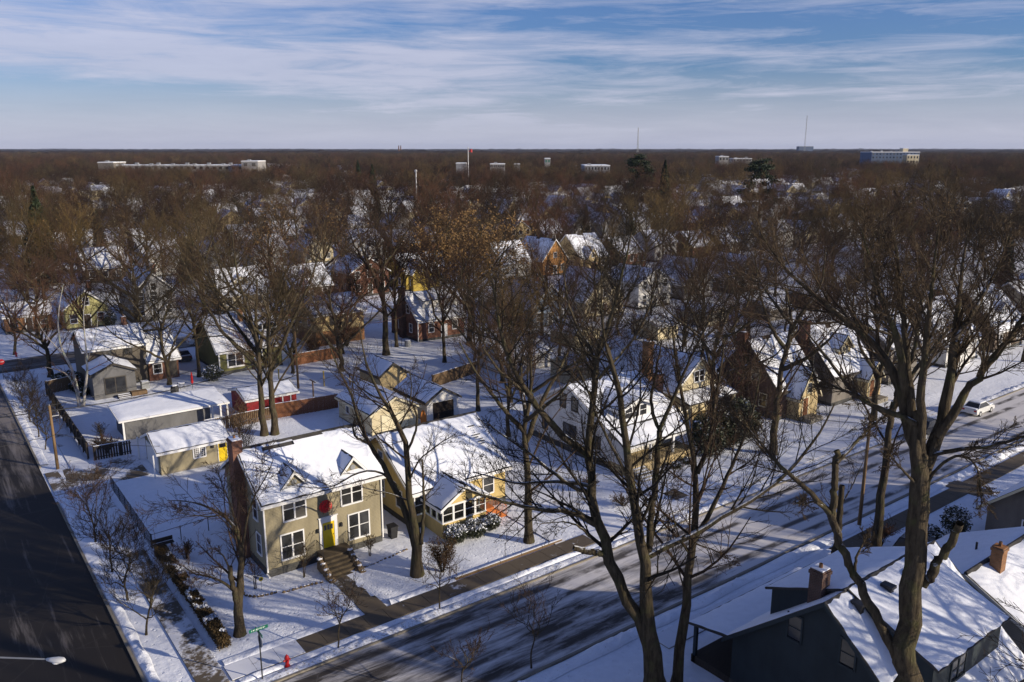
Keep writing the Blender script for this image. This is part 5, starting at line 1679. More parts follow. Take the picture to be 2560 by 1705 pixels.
for k in range(4):
    a = math.pi / 4 + k * math.pi / 2
    link('leg', MB().tube((math.cos(a) * .4, math.sin(a) * .4, 0), (math.cos(a) * .3, math.sin(a) * .3, 0.7), 0.02).mesh('leg', 'metal_black'), tbl)
ac = thing('condenser_unit', 'grey condenser unit at the corner of the red brick cottage', 'condenser', (61.0, 108.6, 0))
link('case', MB().lathe([(0.5, 0), (0.5, 0.95), (0.44, 1.0)], 0, 0, 12).mesh('case', 'metal_grey'), ac)
link('snow_cap', MB().lathe([(0.43, 1.001), (0.38, 1.06)], 0, 0, 12).mesh('snow_cap', 'snow_roof'), ac)
ac2 = thing('condenser_unit', 'dark condenser unit beside the gabled rear addition', 'condenser', (22.6, 109.0, 0))
link('case', MB().box(-0.45, 0.45, -0.45, 0.45, 0, 0.95).mesh('case', 'metal_grey'), ac2)
link('snow_cap', MB().box(-0.4, 0.4, -0.4, 0.4, 0.951, 1.0).mesh('snow_cap', 'snow_roof'), ac2)
pg = thing('clothes_line', 'wooden clothes line frame in the yard above the brown fence', 'frame', (38.4, 92.5, 0))
for dx in (0, 5.0):
    link('post', MB().box(dx - 0.07, dx + 0.07, -0.07, 0.07, 0, 2.0).mesh('post', 'wood_fence'), pg)
    link('cross_bar', MB().box(dx - 0.06, dx + 0.06, -0.8, 0.8, 2.0, 2.1).mesh('cross_bar', 'wood_fence'), pg)
for dy in (-0.7, 0, 0.7):
    link('line', MB().tube((0, dy, 2.05), (5.0, dy, 2.05), 0.01, n=3).mesh('line', 'metal_pale'), pg)
for i, (px_, py_, hh) in enumerate([(36.8, 99.6, 2.2), (41.4, 96.0, 2.0)]):
    p_ = thing('yard_post', ['tall', 'short'][i] + ' yellowish timber post in the snow near the green bungalow', 'post', (px_, py_, 0))
    link('shaft', MB().box(-0.06, 0.06, -0.06, 0.06, 0, hh).mesh('shaft', 'siding_mustard'), p_)
    link('cap', MB().box(-0.09, 0.09, -0.09, 0.09, hh, hh + 0.08).mesh('cap', 'siding_mustard'), p_)
# ------------------------------------------------------------------ trees
TW = ['twig_brown', 'twig_red', 'twig_grey', 'twig_olive']


def tubes(groups, sides):
    """groups: list of (P (N,K,3), R (N,K)); returns verts, quad faces"""
    V, Fc, off = [], [], 0
    for (P, Rr), n in zip(groups, sides):
        N, K, _ = P.shape
        T = np.gradient(P, axis=1)
        T /= np.linalg.norm(T, axis=2, keepdims=True) + 1e-9
        ref = np.where(np.abs(T[..., 2:3]) > 0.9, np.array([1.0, 0, 0]), np.array([0, 0, 1.0]))
        A = np.cross(T, ref)
        A /= np.linalg.norm(A, axis=2, keepdims=True) + 1e-9
        B = np.cross(T, A)
        q = np.arange(n) * 2 * np.pi / n
        ring = P[:, :, None, :] + Rr[:, :, None, None] * (A[:, :, None, :] * np.cos(q)[None, None, :, None] + B[:, :, None, :] * np.sin(q)[None, None, :, None])
        V.append(ring.reshape(-1, 3))
        base = off + (np.arange(N) * K * n)[:, None, None] + (np.arange(K - 1) * n)[None, :, None]
        i = np.arange(n)[None, None, :]
        j = (np.arange(n)[None, None, :] + 1) % n
        f = np.stack([base + i, base + j, base + n + j, base + n + i], -1).reshape(-1, 4)
        Fc.append(f)
        off += N * K * n
    return np.concatenate(V), np.concatenate(Fc)


def resample(P, K):
    """(M,3) polyline -> (K,3), smooth"""
    P = np.asarray(P, float)
    s = np.concatenate([[0], np.cumsum(np.linalg.norm(np.diff(P, axis=0), axis=1))])
    u = np.linspace(0, s[-1], K)
    out = np.stack([np.interp(u, s, P[:, k]) for k in range(3)], 1)
    for _ in range(2):
        out[1:-1] = out[1:-1] * 0.5 + (out[:-2] + out[2:]) * 0.25
    return out


def sprout(rg, P, Rr, m, t0, t1, ang, length, K, up=0.25, wig=0.10, rfac=0.55, rmin=0.004, taper=0.25, lfall=0.5, crook=0.25):
    """m side shoots from every parent line; lengths as a share of the parent's own length"""
    N, Kp, _ = P.shape
    t = (t0 + (t1 - t0) * (np.arange(m)[None, :] + rg.random((N, m))) / m)
    x = t * (Kp - 1)
    i0 = np.minimum(x.astype(int), Kp - 2)
    fr = (x - i0)[..., None]
    rows = np.arange(N)[:, None]
    start = P[rows, i0] * (1 - fr) + P[rows, i0 + 1] * fr
    rad = Rr[rows, i0] * (1 - fr[..., 0]) + Rr[rows, i0 + 1] * fr[..., 0]
    tan = P[rows, i0 + 1] - P[rows, i0]
    tan /= np.linalg.norm(tan, axis=2, keepdims=True) + 1e-9
    plen = np.linalg.norm(np.diff(P, axis=1), axis=2).sum(1)[:, None]
    rv = rg.normal(size=(N, m, 3))
    perp = rv - (rv * tan).sum(2, keepdims=True) * tan
    perp /= np.linalg.norm(perp, axis=2, keepdims=True) + 1e-9
    a = ang[0] + (ang[1] - ang[0]) * rg.random((N, m, 1))
    d = tan * np.cos(a) + perp * np.sin(a)
    L = plen * (length[0] + (length[1] - length[0]) * rg.random((N, m))) * (1 - lfall * (t - t0) / max(1e-6, (1 - t0)))
    d = d.reshape(-1, 3)
    L = L.reshape(-1)
    s0 = start.reshape(-1, 3)
    r0 = np.maximum(rad.reshape(-1) * rfac, rmin)
    M = len(L)
    Q = np.zeros((M, K, 3))
    Q[:, 0] = s0
    cur = d.copy()
    for k in range(1, K):
        cur = cur + rg.normal(size=(M, 3)) * wig * (1 + crook) + np.array([0, 0, up / K])
        cur /= np.linalg.norm(cur, axis=1, keepdims=True) + 1e-9
        Q[:, k] = Q[:, k - 1] + cur * (L / (K - 1))[:, None]
    tp = np.linspace(1, taper, K)[None, :]
    return Q, np.maximum(r0[:, None] * tp, rmin * 0.7)


def merge_pad(a, K):
    return a


def crown_from(rg, P, Rr, dens=1.0, twig=0.0085, up=0.3, l2=(0.35, 0.62), l3=(0.32, 0.55), l4=(0.30, 0.55), m2=9, m3=7, m4=6, t0=0.25, ang=(0.5, 1.05)):
    """three orders of branching on a set of limbs; returns groups for tubes()"""
    P2, R2 = sprout(rg, P, Rr, m2, t0, 0.99, ang, l2, 6, up, 0.065, 0.40, 0.014, lfall=0.35)
    P3, R3 = sprout(rg, P2, R2, m3, 0.15, 1.0, (0.4, 1.0), l3, 3, up * 0.8, 0.12, 0.55, 0.013)
    P4, R4 = sprout(rg, P3, R3, max(2, int(m4 * dens)), 0.12, 1.0, (0.35, 0.95), l4, 2, up * 0.7, 0.13, 0.6, twig, 0.6)
    return [(P2, R2), (P3, R3), (P4, R4)]


def tree_meshes(name, limbs, rg, bark, twigm, leaf=None, **kw):
    """limbs: list of (points, r0, r1, sprouts?) in local measures; returns trunk mesh, crown mesh, leaf mesh"""
    K = 16
    P = np.stack([resample(l[0], K) for l in limbs])
    def radii(l):
        if isinstance(l[1], (list, tuple)):  # a radius for every traced point
            p = np.asarray(l[0], float)
            c = np.concatenate([[0], np.cumsum(np.linalg.norm(np.diff(p, axis=0), axis=1))])
            return np.interp(np.linspace(0, c[-1], K), c, np.interp(np.linspace(0, 1, len(p)), np.linspace(0, 1, len(l[1])), l[1]))
        return np.linspace(1, 0, K) ** 1.05 * (l[1] - l[2]) + l[2]
    Rr = np.stack([radii(l) for l in limbs])
    # a little crookedness
    P[:, 1:-1] += rg.normal(size=(len(limbs), K - 2, 3)) * (Rr[:, 1:-1, None] * 0.22)
    # root flare on lines that start on the ground
    for i in range(len(limbs)):
        if P[i, 0, 2] < 0.2:
            Rr[i, 0] *= 1.35
    v, f = tubes([(P, Rr)], [9])
    # cap the ends (cut limbs show their ends)
    trunk = np_mesh('trunk', v, f, bark, True)
    sel = [i for i, l in enumerate(limbs) if l[3] > 0]
    Ps, Rs = P[sel], Rr[sel]
    lens = np.linalg.norm(np.diff(Ps, axis=1), axis=2).sum(1)
    short = lens < 0.3 * lens.max()
    if short.any() and not short.all():  # short limbs carry few branches
        g1 = crown_from(rg, Ps[~short], Rs[~short], **kw)
        k2 = dict(kw)
        k2['m2'] = max(3, int(kw.get('m2', 9) * 0.4))
        k2['l2'] = (0.3, 0.55)
        g2 = crown_from(rg, Ps[short], Rs[short], **k2)
        gs = [(np.concatenate([a_[0], b_[0]]), np.concatenate([a_[1], b_[1]])) for a_, b_ in zip(g1, g2)]
    else:
        gs = crown_from(rg, Ps, Rs, **kw)
    v, f = tubes(gs, [5, 3, 3])
    crown = np_mesh('crown', v, f, twigm)
    lm_ = None
    if leaf:
        mat_, share, size = leaf
        ends = gs[2][0][:, 1:].reshape(-1, 3)
        ends = ends[rg.random(len(ends)) < share]
        lm_ = np_mesh('leaves', *leaf_quads(rg, ends + rg.normal(size=ends.shape) * 0.10, size), mat_)
    return trunk, crown, lm_


def leaf_quads(rg, C, size):
    N = len(C)
    a = rg.normal(size=(N, 3))
    a /= np.linalg.norm(a, axis=1, keepdims=True)
    b = rg.normal(size=(N, 3))
    b -= (a * b).sum(1, keepdims=True) * a
    b /= np.linalg.norm(b, axis=1, keepdims=True)
    s = size * (0.6 + 0.8 * rg.random((N, 1)))
    v = np.stack([C - a * s, C - b * s * 0.55, C + a * s, C + b * s * 0.55], 1).reshape(-1, 3)
    f = np.arange(N * 4).reshape(-1, 4)
    return v, f


def plant_tree(name, label, loc, meshes, group=None, rotz=0.0, scale=1.0, cat='tree'):
    t = thing(name, label, cat, loc, group, rotz)
    if scale != 1.0:
        t.scale = (scale, scale, scale)
    link('trunk', meshes[0], t)
    link('crown', meshes[1], t)
    if meshes[2] is not None:
        link('leaves', meshes[2], t)
    return t


def spread_limbs(rg, H, fork, n, spread, r0, lean=0.0, keep_leader=0.5):
    """a trunk with n main limbs, vase shaped"""
    tr = [(0, 0, -0.1), (rg.normal() * 0.1, rg.normal() * 0.1, fork * 0.5), (rg.normal() * 0.2 + lean, rg.normal() * 0.2, fork), (rg.normal() * 0.5 + lean, rg.normal() * 0.5, fork + (H - fork) * keep_leader * 0.5),
          (rg.normal() * 1.0 + lean, rg.normal() * 1.0, fork + (H - fork) * keep_leader)]
    limbs = [(tr, r0, r0 * 0.22, 1)]
    a0 = rg.random() * 6.28
    trp = np.array(tr)
    for i in range(n):
        a = a0 + i * 2.4 + rg.normal() * 0.3
        tz = fork * 0.85 + (H - fork) * 0.45 * (i / n) * (0.6 + 0.6 * rg.random())
        k = np.interp(tz, trp[:, 2], np.arange(len(trp)))
        i0 = int(min(k, len(trp) - 2))
        base = trp[i0] * (1 - (k - i0)) + trp[i0 + 1] * (k - i0)
        out = spread * 1.15 * (0.5 + 0.7 * rg.random()) * (1 - 0.35 * i / n)
        top = H * (0.72 + 0.28 * rg.random()) - 0.35 * out
        d = np.array([math.cos(a), math.sin(a), 0])
        dz = top - base[2]
        limbs.append(([tuple(base), tuple(base + d * out * 0.36 + np.array([rg.normal() * 0.3, rg.normal() * 0.3, dz * 0.26])), tuple(base + d * out * 0.72 + np.array([rg.normal() * 0.5, rg.normal() * 0.5, dz * 0.62])), tuple(base + d * out + np.array([0, 0, dz]))],
                      r0 * (0.62 - 0.25 * i / n), r0 * 0.12, 1))
    return limbs


# --- trees whose limbs are taken from the photograph, given depth of their own
Z1 = lambda x, y: (x * .4496, 1000 + y * .4496)
Z2 = lambda x, y: (500 + x * .4497, 1000 + y * .4497)
Z3 = lambda x, y: (1200 + x * .4496, 1000 + y * .4496)
Z4 = lambda x, y: (1700 + x * .4496, 1000 + y * .4496)
Z6 = lambda x, y: (600 + x * .3507, 600 + y * .3507)
Z7 = lambda x, y: (1200 + x * .3507, 600 + y * .3507)
Z8 = lambda x, y: (1800 + x * .3507, 600 + y * .3507)
S = lambda x, y: (x, y)


def lay(base, specs):
    """specs: list of (converter, points, r0, r1, depth drift over the limb, sprout, depth at the start)"""
    hf = hdist(*base)
    limbs = []
    for cv, pts, r0, r1, drift, sp, d0 in specs:
        out = []
        flat = []
        for p in pts:
            flat.append(cv(*p) if not callable(p[0]) else p[0](p[1], p[2]))
        n = len(flat)
        for i, (px, py) in enumerate(flat):
            q = at_dist(px, py, hf + d0 + drift * (i / max(1, n - 1)) ** 1.2)
            out.append((q.x - base[0], q.y - base[1], q.z))
        limbs.append((out, r0, r1, sp))
    return limbs


def hero(name, label, base, specs, seed, bark, twigm, trunk=None, **kw):
    rg = np.random.default_rng(seed)
    limbs = lay(base, specs)
    if trunk:
        limbs.append((trunk + [limbs[0][0][0]], *kw.pop('trad'), 0))
    m = tree_meshes(name, limbs, rg, bark, twigm, **kw)
    return plant_tree(name, label, (base[0], base[1], 0), m)


# tall foreground tree over the teal house
base_a = (30.6, 11.8)
hero('bare_tree', 'very tall forked tree with broken limb stub in front of the dark teal house', base_a, [
    (Z4, [(1225, 1640), (1240, 1500), (1255, 1300), (1280, 1100), (1310, 850), (1325, 650), (1332, 520), (1336, 400), (1332, 300), (1318, 200), (1310, 60)], [0.46, 0.44, 0.42, 0.40, 0.38, 0.37, 0.35, 0.30, 0.22, 0.15, 0.09], 0.1, 0.2, 0, 0.0),
    (Z4, [(1205, 1430), (1120, 1250), (1050, 1120), (980, 980), (910, 860), (860, 720), (838, 640)], 0.20, 0.15, 2.0, 0, 0.0),
    (Z4, [(838, 640), (780, 560), (690, 480), (600, 410), (520, 330), (440, 230), (380, 150), (250, 60)], 0.13, 0.018, 1.0, 1, 2.0),
    (Z4, [(845, 660), (858, 520), (864, 400), (870, 280)], 0.15, 0.12, 0.2, 0, 2.0),
    (Z4, [(872, 350), (940, 280), (1010, 200), (1080, 130), (1180, 70)], 0.08, 0.016, 1.5, 1, 2.0),
    (Z4, [(970, 960), (975, 890), (1010, 810), (1040, 760)], 0.07, 0.016, 1.0, 1, 1.2),
    (Z4, [(800, 600), (740, 560), (690, 585), (640, 570)], 0.06, 0.02, -1.5, 1, 2.0),
    (Z4, [(1345, 1030), (1400, 950), (1470, 850), (1530, 740), (1556, 685)], 0.20, 0.13, -1.0, 0, 0.1),
    (S, [(2299, 1190), (2285, 1080), (2265, 1000), (2235, 920), (2190, 860), (2130, 810), (2060, 760), (1990, 700), (1930, 640), (1900, 580)], 0.26, 0.02, 3.0, 1, 0.2),
    (S, [(2262, 990), (2255, 900), (2240, 830), (2212, 770), (2192, 710), (2175, 640), (2152, 570)], 0.17, 0.018, -2.0, 1, 0.6),
    (S, [(2285, 1080), (2272, 960), (2268, 870), (2258, 790), (2250, 700), (2240, 610), (2225, 530)], 0.18, 0.016, 2.0, 1, 0.3),
    (S, [(2302, 1150), (2300, 1060), (2305, 970), (2312, 900), (2320, 820), (2328, 740), (2338, 640), (2350, 545)], 0.20, 0.016, -1.5, 1, 0.2),
    (S, [(2302, 1225), (2318, 1150), (2345, 1085), (2365, 1020), (2378, 935), (2388, 845), (2394, 775), (2402, 680), (2422, 565)], 0.30, 0.016, 1.5, 1, 0.2),
    (S, [(2345, 1090), (2392, 1015), (2432, 950), (2485, 900), (2525, 845), (2570, 780), (2620, 700)], 0.18, 0.05, -2.0, 1, 0.3),
    (S, [(2390, 850), (2440, 770), (2490, 680), (2522, 585)], 0.11, 0.016, 2.5, 1, 0.5),
    (S, [(2330, 1140), (2370, 1128), (2430, 1120), (2490, 1112), (2580, 1085)], 0.09, 0.04, -1.0, 1, 0.2),
    (S, [(2290, 1060), (2215, 1030), (2150, 995), (2100, 972), (2060, 954), (2010, 922)], 0.12, 0.016, 2.0, 1, 0.1),
    (S, [(2318, 1210), (2345, 1165), (2400, 1130), (2440, 1155), (2450, 1200), (2455, 1260)], 0.07, 0.02, -1.0, 1, 0.1),
    (S, [(2300, 1220), (2262, 1180), (2235, 1150), (2215, 1120)], 0.06, 0.02, -0.6, 1, 0.0),
], 3, 'bark_grey', 'twig_grey', trunk=[(0, 0, -0.1), (0.05, 0.05, 2.5), (0.0, 0.0, 5.0)], trad=(0.62, 0.5), dens=1.0, m2=19, m3=9, m4=7, l2=(0.18, 0.36), l3=(0.32, 0.55), l4=(0.32, 0.6), up=0.28, ang=(0.25, 0.8), twig=0.0085, t0=0.36)

# twin stemmed tree in the middle
base_b = (30.4, 27.3)
hero('bare_tree', 'leaning twin stemmed tree with snowy limbs and a sawn stub by the street', base_b, [
    (Z3, [(955, 1420), (925, 1300), (835, 1130), (755, 985), (692, 850), (650, 700), (622, 550), (602, 400), (598, 280), (612, 120), (625, 0), (S, 1490, 930), (S, 1500, 850)], [0.36, 0.36, 0.35, 0.33, 0.31, 0.28, 0.26, 0.24, 0.22, 0.20, 0.18, 0.16, 0.14, 0.12], 0.1, 1.5, 0.5, 0.0),
    (Z7, [(835, 830), (880, 690), (930, 560), (975, 420), (1010, 260), (1050, 100), (1080, -60)], 0.14, 0.03, -1.5, 1, 1.5),
    (Z7, [(820, 880), (790, 760), (700, 640), (640, 500), (610, 340), (590, 180)], 0.10, 0.03, 2.0, 1, 1.5),
    (Z7, [(845, 990), (930, 900), (1000, 800), (1090, 720), (1160, 600), (1220, 450), (1260, 300)], 0.11, 0.03, 2.0, 1, 1.2),
    (Z3, [(590, 295), (480, 232), (390, 132), (310, 40), (S, 1300, 960), (S, 1278, 910), (S, 1258, 860), (S, 1245, 800), (S, 1230, 700)], 0.22, 0.05, -2.0, 1, 0.9),
    (Z3, [(640, 690), (560, 640), (420, 612), (280, 605), (150, 570), (0, 525), (-120, 480)], 0.18, 0.04, -2.0, 1, 0.5),
    (Z3, [(640, 520), (530, 500), (400, 400), (270, 290), (180, 235), (40, 130)], 0.14, 0.03, 1.5, 1, 0.6),
    (Z3, [(620, 480), (500, 455), (350, 450), (200, 470), (80, 430), (-40, 400)], 0.12, 0.03, 2.5, 1, 0.6),
    (Z3, [(690, 860), (600, 842), (520, 822)], 0.19, 0.15, -0.6, 0, 0.3),
    (Z3, [(610, 760), (560, 705), (480, 675), (400, 680), (330, 690)], 0.07, 0.02, -1.5, 1, 0.4),
    (Z3, [(978, 1640), (962, 1500), (946, 1380), (936, 1240), (932, 1050), (912, 900), (890, 750), (862, 580), (842, 450), (822, 340), (802, 200), (792, 50), (S, 1548, 960), (S, 1530, 900), (S, 1516, 860)], [0.62, 0.56, 0.52, 0.42, 0.33, 0.29, 0.26, 0.24, 0.22, 0.20, 0.18, 0.16, 0.14, 0.12, 0.10], 0.1, -1.0, 0.5, 0.0),
    (Z7, [(990, 1040), (950, 900), (900, 790), (880, 640), (860, 480), (870, 300), (850, 100)], 0.09, 0.025, -1.5, 1, -0.9),
    (Z3, [(938, 865), (1000, 832), (1150, 770), (1300, 682), (1440, 600), (1557, 530), (Z4, 560, 450), (Z4, 650, 350), (Z4, 740, 240), (Z4, 820, 120), (Z4, 860, 20)], 0.21, 0.04, 2.0, 1, 0.0),
    (Z3, [(936, 840), (942, 700), (962, 560), (982, 420), (988, 300), (998, 170)], 0.20, 0.15, 0.8, 0, 0.0),
    (Z3, [(998, 170), (952, 60), (955, -40), (980, -160), (1010, -330)], 0.11, 0.04, 0.8, 1, 0.8),
    (Z3, [(998, 165), (1050, 50), (1090, -40), (1150, -190), (1230, -350), (1300, -500)], 0.12, 0.03, -0.8, 1, 0.8),
    (Z3, [(840, 460), (780, 350), (700, 200), (640, 60), (600, -60), (520, -220)], 0.09, 0.03, -1.5, 1, -0.4),
], 4, 'bark_snowy', 'twig_grey', dens=1.0, m2=15, m3=9, m4=7, t0=0.33, l2=(0.20, 0.42), l3=(0.32, 0.55), l4=(0.32, 0.6), up=0.30, twig=0.0095)

# slimmer tree beside it
base_c = (32.6, 26.9)
hero('bare_tree', 'slim upright tree forking halfway, beside the twin stemmed tree', base_c, [
    (Z3, [(1085, 1640), (1110, 1400), (1150, 1100), (1180, 880), (1192, 750), (1205, 560), (1212, 400), (1182, 250), (1152, 130), (1122, 0), (1090, -200), (1070, -400)], 0.34, 0.05, 1.0, 0.6, 0.0),
    (Z3, [(1198, 770), (1260, 660), (1320, 550), (1380, 420), (1440, 280), (1480, 180), (1530, 20), (1560, -150)], 0.15, 0.03, -1.5, 1, 0.2),
    (Z3, [(1210, 410), (1262, 290), (1292, 150), (1305, 0), (1340, -180), (1360, -350)], 0.12, 0.03, 1.5, 1, 0.3),
    (Z3, [(1180, 880), (1110, 780), (1070, 640), (1040, 500), (1030, 380)], 0.05, 0.02, -1.0, 1, 0.1),
    (Z3, [(1140, 1060), (1100, 930), (1060, 780), (1040, 650)], 0.05, 0.02, 1.0, 1, 0.0),
    (Z3, [(1195, 800), (1290, 830), (1360, 860), (1400, 920)], 0.05, 0.015, -1.0, 1, 0.1),
], 5, 'bark_grey', 'twig_brown', dens=1.0, m2=20, m3=9, m4=7, l2=(0.2, 0.42), l3=(0.32, 0.55), l4=(0.32, 0.6), up=0.35, twig=0.0095, t0=0.3)

# big tree between the olive house and the yellow bungalow
base_d = (26.6, 46.95)
hero('bare_tree', 'big thick trunked maple standing on the lawn between olive and yellow houses', base_d, [
    (Z2, [(1200, 830), (1185, 730), (1122, 570), (1060, 440), (1000, 330), (940, 240), (882, 150), (864, 60), (860, 0), (Z6, 820, 1100), (Z6, 800, 1070), (Z6, 735, 1000), (Z6, 690, 920), (Z6, 660, 820), (Z6, 620, 700)], 0.28, 0.03, 2.0, 1, 0.0),
    (Z2, [(1208, 985), (1204, 860), (1194, 740), (1172, 600), (1152, 450), (1148, 300), (1146, 170), (1095, 110), (1050, 40), (Z6, 1010, 1130), (Z6, 945, 1040), (Z6, 895, 900), (Z6, 870, 760), (Z6, 850, 600)], [0.44, 0.38, 0.35, 0.25, 0.22, 0.20, 0.17, 0.17, 0.14, 0.11, 0.09, 0.07, 0.05, 0.03], 0.1, -1.0, 1, 0.0),
    (Z2, [(1148, 300), (1190, 200), (1215, 100), (1180, 0), (Z6, 1200, 1180), (Z6, 1230, 1060), (Z6, 1210, 940)], 0.10, 0.03, -1.5, 1, -0.4),
    (Z2, [(1232, 800), (1246, 600), (1240, 420), (1235, 330)], 0.14, 0.06, -0.4, 1, -0.2),
    (Z2, [(1150, 480), (1210, 340), (1330, 240), (1420, 190)], 0.08, 0.025, -1.5, 1, -0.3),
    (Z2, [(1110, 500), (1040, 412), (960, 385), (880, 392), (800, 452), (720, 492), (600, 488), (480, 470)], 0.10, 0.02, -1.0, 1, 0.5),
    (Z2, [(940, 240), (860, 205), (848, 150), (860, 110)], 0.10, 0.06, -0.5, 1, 1.2),
    (Z6, [(1000, 1130), (940, 1110), (880, 1070), (800, 1010), (700, 930)], 0.07, 0.02, 1.0, 1, -0.8),
    (Z2, [(1160, 560), (1060, 520), (960, 500), (880, 480)], 0.06, 0.02, -2.0, 1, 0.0),
], 6, 'bark_snowy', 'twig_brown', dens=1.0, m2=11, m3=8, m4=6, t0=0.42, l2=(0.20, 0.42), l3=(0.32, 0.55), l4=(0.32, 0.6), up=0.30, twig=0.0095)

# pollarded corner tree
base_e = (13.8, 47.2)
hero('bare_tree', 'lopped corner tree with pale cut branch near the street sign', base_e, [
    (Z1, [(1318, 1130), (1305, 1060), (1288, 1000), (1280, 925)], 0.19, 0.14, 0.0, 0, 0.0),
    (Z1, [(1278, 935), (1240, 862), (1200, 830), (1150, 822)], 0.06, 0.025, -0.8, 0.5, 0.0),
    (Z1, [(1335, 1315), (1327, 1180), (1325, 1060), (1355, 900), (1342, 780), (1312, 690), (1250, 632), (1150, 592), (1050, 550), (930, 560)], [0.34, 0.29, 0.25, 0.17, 0.14, 0.12, 0.09, 0.065, 0.04, 0.02], 0.1, 1.5, 1, 0.0),
    (Z1, [(1350, 820), (1372, 650), (1420, 520), (1480, 430), (1520, 330)], 0.08, 0.02, -1.5, 1, 0.2),
    (Z1, [(1300, 1060), (1240, 1010), (1160, 980), (1080, 970), (1030, 930)], 0.10, 0.025, -1.5, 1, 0.0),
    (Z1, [(1330, 740), (1290, 600), (1240, 480), (1200, 380)], 0.07, 0.02, 2.0, 1, 0.6),
    (Z1, [(1250, 632), (1180, 650), (1060, 640), (960, 620)], 0.05, 0.02, -1.0, 1, 0.9),
], 7, 'bark_grey', 'twig_brown', dens=1.0, m2=15, m3=9, m4=6, l2=(0.25, 0.48), l3=(0.32, 0.55), l4=(0.32, 0.55), up=0.25, twig=0.010)

# topped trunk and its neighbours on our side of the street: trunks seen, crowns grown
def grown(label, x, y, H, fork, n, spread, r0, seed, bark='bark_grey', tw='twig_brown', leaf=None, name='bare_tree', **kw):
    rg = np.random.default_rng(seed)
    a = dict(m2=10, m3=8, m4=6, twig=0.0095)
    a.update(kw)
    m = tree_meshes(name, spread_limbs(rg, H, fork, n, spread, r0 * 0.85), rg, bark, tw, leaf, **a)
    return plant_tree(name, label, (x, y, 0), m)


PROTO = []
spec = [(20, 5.5, 9, 7.0, 0.29, 'twig_brown'), (22, 7.0, 8, 6.5, 0.31, 'twig_red'), (18, 3.0, 10, 8.0, 0.28, 'twig_grey'), (21, 5.0, 9, 9.0, 0.34, 'twig_brown'), (17, 2.5, 7, 6.0, 0.24, 'twig_red'), (23, 8.5, 8, 6.5, 0.32, 'twig_olive')]
for i, (H_, fk, n_, sp_, r_, tw) in enumerate(spec):
    rg = np.random.default_rng(200 + i)
    PROTO.append(tree_meshes('bare_tree', spread_limbs(rg, H_, fk, n_, sp_, r_), rg, 'bark_grey', tw, None, m2=11, m3=8, m4=7, twig=0.0095))
# unseen bare trees added outside the picture, to cast shade on corner and street
for i, (x, y, k) in enumerate([(28, 1.5, 1.05), (20, -5, 1.1), (36, -9, 1.1), (12, -12, 1.1), (64, 8, 0.9), (48, 3, 1.0), (54, -4, 1.1), (80, 8, 1.05), (93, 10, 1.0), (106, 12, 1.05), (74, -5, 1.1), (98, -6, 1.1)]):
    plant_tree('bare_tree', f'unseen bare tree added for shade behind the dark teal house, {["first", "second", "third", "fourth", "fifth", "sixth", "seventh", "eighth", "ninth", "tenth", "eleventh", "twelfth"][i]} outside the picture', (x, y, 0), PROTO[i % 6], None, i * 1.3, k)
grown('straight trunk tree on the lawn left of the glazed porch steps', 36.3, 46.3, 21, 9.5, 6, 6.0, 0.42, 21, m2=7, m3=6, m4=5, twig=0.009)
grown('stout tree between pavement and packed street, right of two tall trunks', 56.0, 28.8, 24, 12.0, 5, 5.5, 0.45, 22, m2=6, m3=6, m4=4, twig=0.009)
grown('tree on the lawn in front of the steep roofed brown houses', 67.6, 46.4, 23, 10.5, 6, 7.0, 0.48, 23, m2=8, m3=7, m4=5, twig=0.010)
grown('tree rising from behind the dark evergreen shrubs', 64.4, 51.8, 21, 8.5, 7, 6.0, 0.40, 24, tw='twig_grey')
grown('great oak holding golden brown leaves in front of the red brick cottage', 69.2, 103.6, 22.5, 6.5, 10, 9.5, 0.55, 25, leaf=('leaf_oak', 1.0, 0.17), m2=12)
grown('tall straight tree on the open snow left of the red brick cottage', 55.8, 106.0, 24.0, 10.5, 8, 8.0, 0.60, 40)
grown('smaller oak holding brown leaves behind the great oak', 80.5, 122.0, 20.5, 6.0, 8, 8.0, 0.42, 26, leaf=('leaf_oak', 0.8, 0.16))
grown('tree with brown leaves left of the great oak', 47.5, 128.0, 20.5, 7.0, 7, 7.0, 0.42, 27, leaf=('leaf_oak', 0.25, 0.14))
grown('left of the twin trunks behind the olive house', 28.5, 82.6, 25, 9.0, 6, 6.0, 0.44, 28, tw='twig_olive', m2=10)
grown('right of the twin trunks behind the olive house', 29.5, 82.2, 24, 8.0, 6, 6.5, 0.46, 29, tw='twig_grey', m2=10)
grown('multi stemmed tree behind the tan garage and brown fence', 46.5, 101.5, 20, 2.5, 7, 7.0, 0.42, 30, tw='twig_red')
grown('slim tree in the driveway behind the white house', 51.6, 75.6, 18, 7.5, 6, 5.0, 0.30, 31)
grown('tree in the shade beside the green bungalow', 29.8, 110.5, 15.5, 6.0, 6, 5.0, 0.30, 32, tw='twig_red')
grown('dark forked tree at the corner beyond the birch', 13.7, 122.4, 13.5, 3.6, 6, 5.5, 0.42, 33, tw='twig_red')
grown('fat forked tree in front of the pale grey gabled house', 31.0, 150.8, 19, 5.5, 6, 7.5, 0.60, 34)
grown('golden twigged tall tree beyond the lime yellow house', 17.7, 176.0, 21, 6.0, 8, 7.5, 0.45, 35, tw='twig_gold', m2=12)
grown('second golden twigged tree beyond the lime yellow house', 27.0, 186.0, 20, 6.0, 8, 7.0, 0.42, 45, tw='twig_gold', m2=12)
grown('snowy limbed oak spreading over roofs beyond the row of three gables', 122.0, 190.0, 21, 7.5, 8, 10.0, 0.55, 36, bark='bark_snowy')
rg_ = np.random.default_rng(37)
